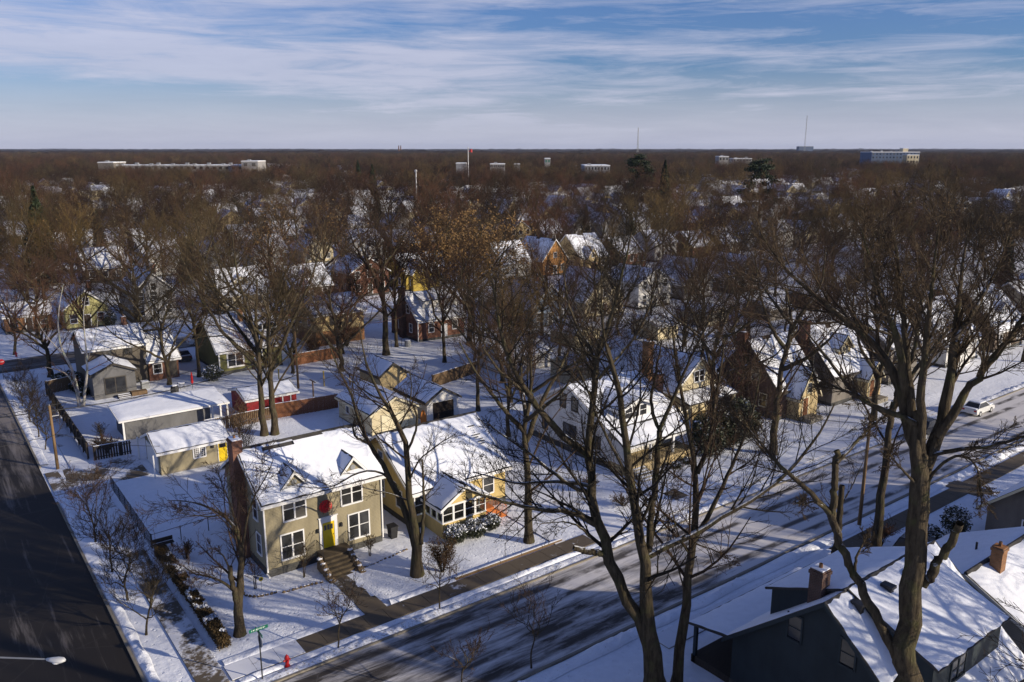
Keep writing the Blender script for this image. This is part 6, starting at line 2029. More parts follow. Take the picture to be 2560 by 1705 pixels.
kb = tree_meshes('t', [([(0, 0, -0.1), (0.1, 0, 3.0), (0.15, 0.05, 6.1)], 0.28, 0.20, 0), ([(0.12, 0, 4.5), (0.7, -0.4, 6.0), (1.2, -0.8, 8.0)], 0.07, 0.02, 1), ([(0.1, 0, 3.6), (-0.9, 0.3, 4.8), (-1.9, 0.5, 6.0)], 0.06, 0.02, 1)], rg_, 'bark_grey', 'twig_brown', None, m2=6, m3=5, m4=4)
plant_tree('bare_tree', 'topped trunk with few twigs left of the stout roadside tree', (52.4, 30.0, 0), kb)

for i, (x, y, k, q, lab) in enumerate([(40.5, 104.3, 0.85, 2, 'bare tree on the yard right of the green bungalow'), (44.6, 113.5, 0.9, 0, 'bare tree in the thicket right of the green bungalow'), (51.0, 110.6, 0.95, 4, 'bare tree before the tan and brick house'),
                                       (60.4, 97.0, 0.9, 1, 'bare tree on the open snow below the red brick cottage'), (25.6, 125.0, 0.85, 3, 'bare tree behind the brick and taupe house'), (60.8, 83.6, 0.85, 2, 'bare tree behind the white house near its yard fence'),
                                       (56.6, 76.0, 0.85, 5, 'bare tree close behind the white dormer house'), (19.2, 125.5, 0.8, 1, 'bare tree at the far left corner of the brick and taupe house'), (34.0, 98.6, 0.62, 4, 'small bare tree in the yard behind the red garage'), (49.2, 66.5, 0.8, 0, 'bare tree in the narrow yard left of the white dormer house')]):
    plant_tree('bare_tree', lab, (x, y, 0), PROTO[q], None, 0.7 + i * 1.1, k)

# birch: three white stems
base_f = (14.6, 105.3)
Z5 = lambda x, y: (x * .3507, 600 + y * .3507)
hero('birch_tree', 'white barked birch with three stems beside the gabled rear addition', base_f, [
    (Z5, [(570, 1190), (545, 1080), (515, 1000), (470, 950), (400, 920), (320, 905)], 0.19, 0.03, -1.0, 1, 0.0),
    (Z5, [(575, 1190), (555, 1080), (540, 980), (490, 880), (440, 800), (420, 700), (410, 560), (430, 420), (450, 320)], 0.21, 0.03, 1.0, 1, 0.2),
    (Z5, [(590, 1190), (605, 1080), (620, 960), (625, 850), (610, 760), (600, 640), (590, 520), (610, 400)], 0.19, 0.03, -1.0, 1, 0.3),
    (Z5, [(440, 800), (360, 720), (300, 640), (260, 560)], 0.08, 0.02, 1.0, 1, 0.4),
    (Z5, [(620, 860), (660, 760), (690, 640), (700, 540)], 0.06, 0.02, 1.0, 1, 0.0),
], 8, 'bark_birch', 'twig_red', dens=1.0, m2=8, m3=6, m4=5, l2=(0.2, 0.4), up=0.3, twig=0.008)

# saplings along the streets
sap = [(9.06, 50.9, 5.8, 'nearest the corner'), (9.05, 55.9, 5.6, 'second from the corner'), (9.0, 60.7, 5.4, 'third from the corner'), (9.0, 66.6, 6.4, 'nearest the driveway apron'),
       (8.95, 91.8, 5.0, 'just past the utility pole'), (8.95, 96.5, 5.2, 'second past the utility pole'), (8.95, 103.0, 5.4, 'third past the utility pole'), (8.95, 110.0, 5.2, 'farthest by the tall fence')]
for i, (x, y, h, w) in enumerate(sap):
    rg = np.random.default_rng(50 + i % 4)
    m = cached(('sapling', i % 4), lambda: tree_meshes('sapling', spread_limbs(rg, h, h * 0.22, 8, 1.7, 0.075, keep_leader=0.85), rg, 'bark_grey', ['twig_grey', 'twig_brown'][i % 2], None, m2=8, m3=6, m4=4, twig=0.008, up=0.6, ang=(0.4, 0.9)))
    plant_tree('sapling', f'bare young tree along the dark side street, {w}', (x, y, 0), m, 'saplings along the side street', i * 1.9, h / [5.8, 5.6, 5.4, 6.4][i % 4])
for i, (x, y, h, lab) in enumerate([(18.14, 42.1, 5.0, 'small bare tree in the verge just past the hydrant'), (25.45, 42.05, 4.2, 'thin bare sapling in the verge in front of the big maple'), (26.5, 38.9 - 5.4, 5.4, 'thin bare sapling on the far kerb of the packed street'), (21.7, 40.9 - 7.4, 4.8, 'twiggy bush like sapling at the bottom edge near the packed street')]):
    rg = np.random.default_rng(70 + i)
    m = tree_meshes('sapling', spread_limbs(rg, h, h * 0.42, 6, 1.1, 0.055, keep_leader=0.8), rg, 'bark_grey', 'twig_brown', None, m2=6, m3=5, m4=3, twig=0.006, up=0.6)
    plant_tree('sapling', lab, (x, y, 0), m)


# low growth
def leaf_cloud(rg, n, centres, rad, size, shell=0.55):
    """points spread through ellipsoids"""
    out = []
    for (c, r) in centres:
        k = int(n / len(centres))
        d = rg.normal(size=(k, 3))
        d /= np.linalg.norm(d, axis=1, keepdims=True)
        q = (shell + (1 - shell) * rg.random((k, 1))) * (0.85 + 0.3 * rg.random((k, 1)))
        out.append(np.array(c) + d * q * np.array(r))
    P = np.concatenate(out)
    P = P[P[:, 2] > 0.02]
    return leaf_quads(rg, P, size), P


def shrub(name, label, x, y, centres, n, size, mat, seed, snow=0.0, group=None, twigs=True, ssize=None):
    rg = np.random.default_rng(seed)
    root = thing(name, label, 'shrub', (x, y, 0), group)
    (v, f), P = leaf_cloud(rg, n, centres, 1, size)
    link('foliage', np_mesh('foliage', v, f, mat), root)
    mb = MB()
    for c, r in centres:
        for k in range(5):
            a = rg.random() * 6.28
            mb.tube((c[0] * 0.4, c[1] * 0.4, 0), (c[0] + math.cos(a) * r[0] * .5, c[1] + math.sin(a) * r[1] * .5, c[2] + r[2] * .5), 0.025, 0.01, 4)
    link('stems', mb.mesh('stems', 'bark_grey'), root)
    if snow:
        zc = np.array([c[0][2] for c in centres]).mean()
        top = P[P[:, 2] > zc + 0.15 * centres[0][1][2]]
        top = top[rg.random(len(top)) < snow]
        v, f = leaf_quads(rg, top + np.array([0, 0, 0.04]), ssize or size * 1.3)
        link('snow_clumps', np_mesh('snow_clumps', v, f, 'snow_clump'), root)
    return root


for i, (x, y, r, w) in enumerate([(31.6, 49.6, 0.95, 'largest of three, nearest the porch corner'), (33.4, 49.5, 0.95, 'middle of three'), (35.2, 49.9, 0.8, 'nearest the orange steps')]):
    shrub('round_shrub', f'round snow dusted shrub below the glazed porch, {w}', x, y, [((0, 0, r * 0.72), (r, r * 0.9, r * 0.75))], 3800, 0.075, 'leaf_evergreen', 80 + i, 0.42, 'round shrubs below the porch')
for i, (x, y, h, w) in enumerate([(61.9, 50.2, 4.4, 'nearest the white porch'), (65.4, 50.6, 4.8, 'middle one, around a tall trunk'), (69.0, 51.4, 4.4, 'nearest the brown houses')]):
    shrub('evergreen_shrub', f'tall dark evergreen shrub beside the white house, {w}', x, y, [((0, 0, h * 0.5), (1.7, 1.5, h * 0.5)), ((0.6, -0.3, h * 0.35), (1.6, 1.4, h * 0.35)), ((-0.6, 0.3, h * 0.62), (1.2, 1.1, h * 0.38))], 6500, 0.14, 'leaf_evergreen', 90 + i, 0.03, 'evergreen shrubs beside the white house')
rgh = np.random.default_rng(99)
hg = thing('hedge', 'long clipped brown hedge with snow on top beside the corner lawn', 'hedge', (12.55, 46.2, 0))
n = 27000
P = np.stack([rgh.uniform(-1, 1, n) * (0.36 + 0.1 * rgh.random(n)), rgh.random(n) * 15.2, 0.06 + rgh.random(n) ** 0.7 * 0.78], 1)
P[:, 0] *= 0.8 + 0.4 * fbm(P[:, 1] * 0.8, P[:, 1] * 0, 4)
P[:, 2] *= 0.75 + 0.4 * fbm(P[:, 1] * 0.5, P[:, 1] * 0 + 3, 6)
link('foliage', np_mesh('foliage', *leaf_quads(rgh, P, 0.07), 'hedge_brown'), hg)
top = P[(P[:, 2] > 0.54) & (fbm(P[:, 0] * 1.5, P[:, 1] * 1.1, 9) > 0.63)]
link('snow_clumps', np_mesh('snow_clumps', *leaf_quads(rgh, top + np.array([0, 0, 0.03]), 0.07), 'snow_clump'), hg)
sb = MB()
for k in range(60):
    yy = rgh.random() * 15
    sb.tube((rgh.normal() * .08, yy, 0), (rgh.normal() * .25, yy + rgh.normal() * .2, 0.7), 0.015, 0.006, 4)
link('stems', sb.mesh('stems', 'bark_grey'), hg)


def twig_bush(label, x, y, h, w, seed, mat='twig_brown', n=14, leafm=None):
    rg = np.random.default_rng(seed)
    limbs = []
    for k in range(n):
        a = rg.random() * 6.28
        o = w * (0.2 + 0.8 * rg.random())
        limbs.append(([(math.cos(a) * .1, math.sin(a) * .1, -0.05), (math.cos(a) * o * .4, math.sin(a) * o * .4, h * .45), (math.cos(a) * o, math.sin(a) * o, h * (0.75 + 0.3 * rg.random()))], 0.022, 0.006, 1))
    m = tree_meshes('bush', limbs, rg, 'bark_grey', mat, leafm, m2=6, m3=4, m4=3, twig=0.006, l2=(0.3, 0.5))
    t = thing('bare_bush', label, 'bush', (x, y, 0))
    link('stems', m[0], t)
    link('twigs', m[1], t)
    if m[2] is not None:
        link('leaves', m[2], t)
    return t


twig_bush('dense brown bush at the foot of the big maple', 28.3, 46.3, 2.2, 1.2, 110, n=34, leafm=('hedge_brown', 0.5, 0.05))
twig_bush('bare bush in the shade beside the lopped corner tree', 13.9, 59.5, 1.3, 0.9, 111, n=20)
twig_bush('low bare shrub in the bed under the ground floor window', 19.9, 51.7, 2.6, 0.8, 112, n=5)
twig_bush('small bare shrub in the bed right of the stone stoop', 25.2, 51.6, 1.9, 0.8, 113, n=6)
twig_bush('bare shrub at the downspout corner of the olive house', 16.6, 52.2, 2.4, 0.5, 114, n=5)
twig_bush('bare bush inside the fenced yard beside the long grey garage', 14.2, 91.5, 1.9, 0.9, 115, 'twig_grey', 12)
twig_bush('brown bush against the dark picket fence', 13.8, 87.0, 1.3, 1.2, 116, 'twig_red', 26, ('hedge_brown', 0.35, 0.05))
twig_bush('second brown bush along the tall fence', 13.4, 88.6, 1.2, 1.1, 117, 'twig_red', 22)
twig_bush('tall bare shrub behind the garage with the yellow door', 24.6, 79.5, 5.2, 1.4, 118, 'twig_brown', 16)
twig_bush('tall bare shrub between the twin trunks and the garage', 24.2, 76.0, 4.6, 1.2, 119, 'twig_brown', 12)
twig_bush('tangled brown thicket below the tan and brick house', 46.0, 110.0, 3.2, 2.4, 120, 'twig_red', 40)
twig_bush('brown thicket beside the brick part of the tan house', 53.5, 114.5, 3.0, 2.2, 121, 'twig_brown', 36)
twig_bush('tangle of brown stems between the driveway and white house', 46.5, 50.5, 1.3, 1.1, 122, 'twig_brown', 26)
twig_bush('fallen looking brown bush on the lawn before the white house', 46.8, 46.6, 1.0, 1.5, 123, 'twig_brown', 26)
twig_bush('young bare bush rising over the roof at the bottom edge', 41.5, 10.5, 6.5, 2.0, 124, 'twig_red', 10)
twig_bush('bare bush climbing in front of the low grey house', 43.5, 11.5, 6.0, 1.8, 125, 'twig_red', 9)
twig_bush('brown bush behind the parked dark car', 57.8, 29.4, 1.8, 1.1, 126, 'twig_red', 20)
for i, (x, y, r, h, w) in enumerate([(15.2, 116.2, 1.3, 2.0, 'below the forked tree'), (15.4, 112.6, 1.0, 1.5, 'against the gabled rear addition'), (14.6, 119.5, 1.2, 1.0, 'low and spreading, by the far corner'), (15.6, 110.0, 0.8, 1.2, 'by the short board fence')]):
    shrub('dark_shrub', f'dark evergreen shrub beside the brick and taupe house, {w}', x, y, [((0, 0, h * 0.5), (r, r, h * 0.5))], 2200, 0.10, 'leaf_evergreen', 130 + i, 0.05)
for i, (x, y, r, h, lab) in enumerate([(64.2, 26.8, 1.1, 2.4, 'dark conical shrub at the corner of the taupe house'), (61.8, 27.6, 1.0, 1.1, 'low dark shrub on the lawn near the taupe house'), (27.0, 152.2, 1.2, 3.0, 'snow laden evergreen between the lime and grey houses'), (30.6, 107.2, 1.3, 2.2, 'dark shrub in the corner by the green bungalow'),
                                         (56.9, 49.7, 0.5, 0.6, 'low snowy shrub along the white porch, left'), (58.8, 49.8, 0.5, 0.6, 'low snowy shrub along the white porch, right')]):
    shrub('dark_shrub', lab, x, y, [((0, 0, h * 0.5), (r, r, h * 0.5))], 1800, 0.10, 'leaf_evergreen', 140 + i, 0.25)
# ------------------------------------------------------------------ the wooded town behind
rgo = np.random.default_rng(210)
OAK = tree_meshes('oak_tree', spread_limbs(rgo, 19, 5, 8, 7.5, 0.4), rgo, 'bark_grey', 'twig_brown', ('leaf_oak', 0.2, 0.15), m2=9, m3=8, m4=5, twig=0.012)


def conifer(seed, H_, w):
    rg = np.random.default_rng(seed)
    mb = MB().tube((0, 0, -0.1), (0, 0, H_), 0.3, 0.03, 8)
    tr = mb.mesh('trunk', 'bark_grey')
    n = 9000
    t = rg.random(n) ** 0.75
    whorl = np.round(t * 26) / 26
    z = 1.0 + (H_ - 1.0) * whorl + rg.normal(size=n) * 0.10
    a = rg.integers(0, 9, n) * 0.7 + whorl * 40 + rg.normal(size=n) * 0.14
    rr = w * (1 - whorl) ** 0.85 * rg.random(n) ** 0.6 * (0.75 + 0.5 * vnoise(a, whorl * 9, seed))
    P = np.stack([np.cos(a) * rr, np.sin(a) * rr, z - rr * 0.22], 1)
    cr = np_mesh('crown', *leaf_quads(rg, P, 0.26), 'needle')
    return tr, cr, None


def round_pine(seed, H_, w):
    rg = np.random.default_rng(seed)
    tr = MB().tube((0, 0, -0.1), (0, 0, H_ * 0.95), 0.4, 0.05, 8).mesh('trunk', 'bark_grey')
    P = []
    for k in range(46):
        t = 0.35 + 0.65 * rg.random()
        a = rg.random() * 6.28
        rr = w * math.sin(min(1, (1.06 - t) * 1.9) * 1.57) * (0.4 + 0.6 * rg.random())
        c = np.array([math.cos(a) * rr, math.sin(a) * rr, H_ * t])
        d = rg.normal(size=(170, 3))
        P.append(c + d * np.array([1.0, 1.0, 0.45]) * 0.75)
    return tr, np_mesh('crown', *leaf_quads(rg, np.concatenate(P), 0.24), 'needle'), None


PINE = round_pine(5, 20, 5.5)
SPRUCE = conifer(6, 17, 3.4)


# where nothing may grow: roofs, streets, and the open yards near the corner
def blocked(x, y):
    if x < 12.8 and y < 128:
        return True
    if x < 61 and y < 104.5:
        return True
    if 29 < y < 45.5 and x < 200:
        return True
    if y < 29:
        return True
    if -5 < x < 9:
        return True
    for c in (132.5, 229.5):
        if abs(y - c) < 5.5:
            return True
    if 0.68 < x / y < 0.98 and 112 < y < 151:  # the row of three gables stands clear
        return True
    if 14 < x < 152 and 137 < y < 151:  # the sunny fronts across the second street stay open
        return True
    for (a, b, c, d) in FOOT:
        if a - 1.5 < x < b + 1.5 and c - 1.5 < y < d + 1.5:
            return True
    return False


FOOT = []
for o in COL.objects:
    if o.parent is None and o.get('category') in ('house', 'garage', 'tree', 'car') and o.type == 'EMPTY':
        w = 5.5 if o['category'] == 'house' else 3.5 if o['category'] == 'garage' else 2.0
        FOOT.append((o.location.x - w, o.location.x + w, o.location.y - w, o.location.y + w))
MARKS = []
for o in COL.objects:
    if o.parent is None and o.get('category') == 'house' and not o.get('group') and 'below the picture' not in o['label']:
        words_ = o['label'].replace(',', '').split()
        words_ = words_[:9]
        while words_[-1] in ('and', 'with', 'the', 'of', 'by', 'in', 'its', 'to', 'a', 'near', 'beyond', 'behind', 'beside', 'from', 'between', 'whose', 'front', 'red', 'two', 'one', 'yellow', 'white', 'dark', 'tan', 'outside', 'three'):
            words_.pop()
        MARKS.append((o.location.x, o.location.y, ' '.join(words_)))
rt_ = random.Random(5)
cand = []
# street trees in rows along the pavements, yard trees between
for yrow in (46.6, 124.5, 141.0, 221.5, 238.0, 318, 335):
    x = 14.0
    while x < 330:
        cand.append((x + rt_.uniform(-1.5, 1.5), yrow + rt_.uniform(-0.6, 0.6), rt_.uniform(0.85, 1.15)))
        x += rt_.uniform(10, 17)
for k in range(420):  # slim trees crowding the yards right of the white house
    cand.append((rt_.uniform(62, 150), rt_.uniform(62, 106), rt_.uniform(0.6, 0.9)))
for k in range(3200):
    f = 60 + 250 * math.sqrt(rt_.random())
    s = (rt_.random() * 2 - 1) * (f * 0.66 + 6)
    cand.append((f * FWX + s * RTX, f * FWY + s * RTY, rt_.uniform(0.62, 1.18)))
placed = []
grid = {}
for x, y, s in cand:
    if not in_view(x, y, 8) or blocked(x, y):
        continue
    d = math.hypot(x, y)
    gap = 7.6 if d < 120 else 9.4 if d < 215 else 8.0
    gx, gy = int(x // 8), int(y // 8)
    if any((x - u) ** 2 + (y - v) ** 2 < gap * gap for i in (-1, 0, 1) for j in (-1, 0, 1) for (u, v) in grid.get((gx + i, gy + j), ())):
        continue
    grid.setdefault((gx, gy), []).append((x, y))
    placed.append((d, x, y, s))
placed.sort()
near = placed[:252]
rest = placed[252:]
zones = [(105, 'tall bare tree in the snowy yards between the first two streets', 'bare trees of the first block'),
         (170, 'bare tree beside the second street or its houses', 'bare trees of the second block'),
         (1e9, 'bare tree among the distant houses and yards', 'bare trees of the farther blocks')]
taken = set()


def tree_label(x, y):
    """which house it stands by and on which side, for the trees that are nearest to one"""
    best = None
    for hx, hy, lab in MARKS:
        q = (x - hx) ** 2 + (y - hy) ** 2
        if q < 15 ** 2 and (best is None or q < best[0]):
            best = (q, hx, hy, lab)
    if best is None:
        return None
    q, hx, hy, lab = best
    df, dr = (x - hx) * FWX + (y - hy) * FWY, (x - hx) * RTX + (y - hy) * RTY
    side = ('in front of' if df < 0 else 'behind') if abs(df) > abs(dr) else ('left of' if dr < 0 else 'right of')
    key = (side, lab)
    if key in taken:
        return None
    taken.add(key)
    return f'bare tree just {side} the {lab}'


for i, (d, x, y, s) in enumerate(near):
    lab, grp = [(l, g) for z, l, g in zones if d < z][0]
    lab = (tree_label(x, y) or lab) if d < 190 else lab
    k = rt_.randrange(100)
    if k < 4 and d > 120:
        t = plant_tree('oak_tree', 'tree holding brown leaves among the distant bare trees', (x, y, 0), OAK, 'brown leaved trees', rt_.random() * 6.28, s)
    elif k < 6 and d > 120:
        t = plant_tree('conifer_tree', 'dark conifer among the bare trees between the houses', (x, y, 0), SPRUCE, 'dark conifers', rt_.random() * 6.28, s * 0.9, )
    else:
        t = plant_tree('bare_tree', lab, (x, y, 0), PROTO[rt_.randrange(6)], grp, rt_.random() * 6.28, s)

for i, (px, py, dist, sc_, me, lab) in enumerate([
        (1597, 400, 330, 1.0, PINE, 'broad dark pine standing above the far bare trees'),
        (75, 500, 175, 1.0, SPRUCE, 'tall dark spruce above the olive house by the left edge'),
        (1905, 400, 300, 0.95, PINE, 'dark pine clump below the radio mast'),
        (895, 392, 500, 0.9, SPRUCE, 'narrow dark spruce far beyond the brown leaved oak'),
        (930, 400, 420, 0.6, SPRUCE, 'second narrow dark spruce near the two smokestacks'),
        (1663, 410, 340, 0.8, SPRUCE, 'slender spruce just right of the broad pine')]):
    p = at_dist(px, 420, dist)
    top = at_dist(px, py, dist).z + (0.0)
    h = 20.0 if me is PINE else 17.0
    plant_tree('conifer_tree', lab, (p.x, p.y, 0), me, None, 0.5 * i, max(0.6, (at_dist(px, {0: 383, 1: 470, 2: 394, 3: 402, 4: 412, 5: 402}[i], dist).z) / h))

# the woods behind, one mass: thousands of the same bare trees set out by nodes
def scatter_mass(name, label, pts, meshes):
    """a point per tree; a node tree sets one of the crowns on each"""
    me = bpy.data.meshes.new(name)
    me.from_pydata([(x, y, 0) for x, y, s, r in pts], [], [])
    a = me.attributes.new('size', 'FLOAT', 'POINT')
    a.data.foreach_set('value', [s for x, y, s, r in pts])
    b = me.attributes.new('turn', 'FLOAT', 'POINT')
    b.data.foreach_set('value', [r for x, y, s, r in pts])
    o = link(name, me)
    tag(o, label, 'woods', kind='stuff')
    ng = bpy.data.node_groups.new('scatter', 'GeometryNodeTree')
    ng.interface.new_socket('Geometry', in_out='INPUT', socket_type='NodeSocketGeometry')
    ng.interface.new_socket('Geometry', in_out='OUTPUT', socket_type='NodeSocketGeometry')
    gi, go = ng.nodes.new('NodeGroupInput'), ng.nodes.new('NodeGroupOutput')
    gi_ = ng.nodes.new('GeometryNodeGeometryToInstance')
    for m in meshes:
        oi = ng.nodes.new('GeometryNodeObjectInfo')
        oi.inputs[0].default_value = m
        oi.inputs['As Instance'].default_value = True
        ng.links.new(oi.outputs['Geometry'], gi_.inputs[0])
    ip = ng.nodes.new('GeometryNodeInstanceOnPoints')
    ip.inputs['Pick Instance'].default_value = True
    rv = ng.nodes.new('FunctionNodeRandomValue')
    rv.data_type = 'INT'
    rv.inputs[4].default_value = 0
    rv.inputs[5].default_value = len(meshes) - 1
    n1 = ng.nodes.new('GeometryNodeInputNamedAttribute'); n1.data_type = 'FLOAT'; n1.inputs[0].default_value = 'size'
    n2 = ng.nodes.new('GeometryNodeInputNamedAttribute'); n2.data_type = 'FLOAT'; n2.inputs[0].default_value = 'turn'
    cx = ng.nodes.new('ShaderNodeCombineXYZ')
    ng.links.new(n2.outputs[0], cx.inputs[2])
    join = ng.nodes.new('GeometryNodeJoinGeometry')
    for n in list(ng.nodes):
        if n.bl_idname == 'GeometryNodeObjectInfo':
            ng.links.new(n.outputs['Geometry'], join.inputs[0])
    ng.nodes.remove(gi_)
    ng.links.new(gi.outputs[0], ip.inputs['Points'])
    ng.links.new(join.outputs[0], ip.inputs['Instance'])
    ng.links.new(rv.outputs[2], ip.inputs['Instance Index'])
    ng.links.new(cx.outputs[0], ip.inputs['Rotation'])
    ng.links.new(n1.outputs[0], ip.inputs['Scale'])
    ng.links.new(ip.outputs[0], go.inputs[0])
    md = o.modifiers.new('scatter', 'NODES')
    md.node_group = ng
    return o


CROWN_OBJ = []
for tset in PROTO:
    for o in COL.objects:
        if o.name.startswith('crown') and o.data is tset[1]:
            CROWN_OBJ.append(o)
            break
pts = [(x, y, s, rt_.random() * 6.28) for d, x, y, s in rest]
d0 = near[-1][0]
grid = {}
N_FAR = 42000
for k in range(N_FAR):
    f = 300 + (2600 - 300) * (rt_.random() ** 0.62)
    s = (rt_.random() * 2 - 1) * (f * 0.66 + 10)
    x, y = f * FWX + s * RTX, f * FWY + s * RTY
    # wide clearings: shopping streets and lots in the distance
    if float(vnoise(x * 0.006, y * 0.006, 8)) > 0.83:
        continue
    if any(abs(y - c) < 4.5 for c in (327, 424)) and f < 480:
        continue
    cell = (int(x // 6.3), int(y // 6.3))
    if cell in grid:
        continue
    grid[cell] = 1
    if f < 470 and any(a - 0.5 < x < b + 0.5 and c - 0.5 < y < d_ + 0.5 for (a, b, c, d_) in FOOT):
        continue
    pts.append((x, y, rt_.choice([rt_.uniform(0.5, 0.85), rt_.uniform(0.7, 1.0), rt_.uniform(0.8, 1.12)]), rt_.random() * 6.28))
roofs = MB()
walls = MB()
rf = random.Random(12)
CLEAR = {}
for k in range(1100):
    f = 330 + 1300 * rf.random() ** 1.3
    s = (rf.random() * 2 - 1) * f * 0.64
    x, y = f * FWX + s * RTX, f * FWY + s * RTY
    if f < 540 and any(a - 3 < x < b + 3 and c - 3 < y < d_ + 3 for (a, b, c, d_) in FOOT):
        continue
    w, dp, ze_, zr_ = rf.uniform(4, 7), rf.uniform(4, 6), rf.uniform(3.5, 6.5), rf.uniform(7.5, 10)
    for q in range(7):  # no tall tree right in front of it
        CLEAR[(int((x - FWX * q * 6) // 6.3), int((y - FWY * q * 6) // 6.3))] = 1
    if rf.random() < 0.5:
        gable_walls(walls, x - w, x + w, y - dp, y + dp, 0, ze_, zr_, 'x')
        for sd in (0, 1):
            roofs.slab(*[lift(p_, 0.25) for p_ in slope_pts(x - w, x + w, y - dp, y + dp, ze_, zr_, 'x', sd, 0.4, 0.3)], 0.2)
    else:
        gable_walls(walls, x - dp, x + dp, y - w, y + w, 0, ze_, zr_, 'y')
        for sd in (0, 1):
            roofs.slab(*[lift(p_, 0.25) for p_ in slope_pts(x - dp, x + dp, y - w, y + w, ze_, zr_, 'y', sd, 0.4, 0.3)], 0.2)
single('distant_roofs', roofs, 'snow_roof', 'snowy roofs of the town scattered far among the trees', 'roofs', (0, 0, 0), kind='stuff')
single('distant_walls', walls, 'siding_cream', 'house walls of the town scattered far among the trees', 'walls', (0, 0, 0), kind='stuff')
for (px0_, px1_, dist_) in [(284, 640, 620), (1462, 1525, 560), (1362, 1376, 700), (1798, 1822, 800), (1833, 1880, 850), (2180, 2300, 900), (1140, 1165, 600), (1225, 1262, 580), (1285, 1300, 620), (244, 283, 616)]:
    px_ = px0_ - 12
    while px_ < px1_ + 12:  # trees standing in front of the far buildings hide their lower floors
        for back in (14, 30, 48):
            q_ = at_dist(px_ + rf.uniform(-3, 3), 420, dist_ - back + rf.uniform(-5, 5))
            pts.append((q_.x, q_.y, rf.uniform(0.7, 0.93), rf.random() * 6.28))
        px_ += 9
pts = [p_ for p_ in pts if (int(p_[0] // 6.3), int(p_[1] // 6.3)) not in CLEAR or rf.random() < 0.25]
scatter_mass('woodland', 'brown mass of bare trees stretching to the horizon', pts, CROWN_OBJ)

# canopy beyond: a rough sheet at tree top height
fr = np.geomspace(2300, 15000, 90)
an = np.linspace(-0.72, 0.72, 420)
ff, aa = np.meshgrid(fr, an)
s_ = np.tan(aa) * ff
X, Y = ff * FWX + s_ * RTX, ff * FWY + s_ * RTY
rgc = np.random.default_rng(300)
Zc = 3 + 22 * fbm(X * 0.006, Y * 0.006, 3) ** 1.4 + rgc.random(X.shape) * 7 + 14 * np.clip((ff - 6000) / 9000, 0, 1) * vnoise(X * 0.0012, Y * 0.0012, 7)
nfr = len(fr)
v = np.stack([X.ravel(), Y.ravel(), Zc.ravel()], 1)
i, j = np.meshgrid(np.arange(nfr - 1), np.arange(len(an) - 1))
a = (j * nfr + i).ravel()
o = link('distant_woods', np_mesh('distant_woods', v, np.stack([a, a + 1, a + 1 + nfr, a + nfr], 1), 'far_canopy'))
tag(o, 'far wooded plain along the horizon', 'woods', kind='stuff')


# ------------------------------------------------------------------ far buildings and masts
def block_building(label, px0, px1, py_top, py_bot, dist, depth, wall, rows, cols, glass='glass', name='building', base=0.0, cat='building'):
    p0, p1 = at_dist(px0, py_top, dist), at_dist(px1, py_top, dist)
    top = p0.z
    w = (p1 - p0).length
    root = thing(name, label, cat, (p0.x, p0.y, 0), None, math.atan2(p1.y - p0.y, p1.x - p0.x))
    link('wall', MB().box(0, w, 0, depth, 0, top).mesh('wall', wall), root)
    link('roof', MB().box(-0.2, w + 0.2, -0.2, depth + 0.2, top + 0.002, top + 0.45).mesh('roof', 'trim_white'), root)
    link('roof_snow', MB().box(0.2, w - 0.2, 0.2, depth - 0.2, top + 0.452, top + 0.6).mesh('roof_snow', 'snow_roof'), root)
    for k in range(int(w // 9)):
        ux = (k + 0.3 + 0.4 * ((k * 7) % 3) / 2) * 9
        link('roof_unit', MB().box(ux, ux + 2.2, depth * 0.3, depth * 0.3 + 2.5, top + 0.6, top + 1.5 + 0.5 * (k % 2)).mesh('roof_unit', 'metal_grey'), root)
    if rows:
        lo = at_dist(px0, py_bot, dist).z
        hh = (top - lo) / rows
        ww = w / cols
        me = MB().box(-ww * .22, ww * .22, -0.12, -0.02, 0, hh * 0.5).mesh('window', glass)
        for r in range(rows):
            for c in range(cols):
                link('window', me, root, ((c + 0.5) * ww, 0, lo + hh * (r + 0.28)))
    return root


ap = block_building('long pale three storey apartment block above the trees', 284, 640, 414, 452, 620, 18, 'far_building_grey', 3, 22)
block_building('taller grey end tower of the long apartment block', 244, 283, 407, 452, 616, 20, 'siding_taupe', 0, 0)
block_building('taller right end of the long apartment block with one white window', 603, 644, 404, 452, 615, 20, 'far_building_grey', 3, 2)
block_building('low white roofed store in the distance left of the broad pine', 1462, 1525, 415, 428, 560, 30, 'siding_grey', 1, 8)
block_building('pale green and white store front far in the trees', 1362, 1376, 397, 409, 700, 12, 'far_building_grey', 1, 2, 'paint_green_sign')
block_building('small white box building far off below the radio masts', 1798, 1822, 392, 403, 800, 15, 'far_building_grey', 1, 3)
block_building('low pale store with blue band in the distance', 1833, 1880, 397, 404, 850, 15, 'far_building_grey', 1, 6, 'glass_blue')
block_building('blue slab building on the horizon behind the tall mast', 1998, 2034, 366, 374, 4200, 40, 'far_building_blue', 0, 0)
block_building('dark flat office block beyond the tall forked tree', 2180, 2300, 381, 398, 900, 30, 'far_building_blue', 2, 14, 'glass_blue')
block_building('cream stair tower on the dark flat office block', 2258, 2271, 371.5, 381, 905, 8, 'siding_cream', 0, 0)
block_building('low cream wing beside the dark flat office block', 2268, 2298, 388, 410, 880, 10, 'siding_cream', 2, 4)
block_building('white sheds in a distant clearing', 1140, 1165, 409, 416, 600, 12, 'siding_grey', 0, 0)
block_building('low tan strip of shops among the far trees', 1225, 1262, 411, 420, 580, 12, 'far_building_grey', 1, 8)
block_building('small white flat building below the flagpole', 1285, 1300, 411, 416, 620, 10, 'siding_grey', 0, 0)


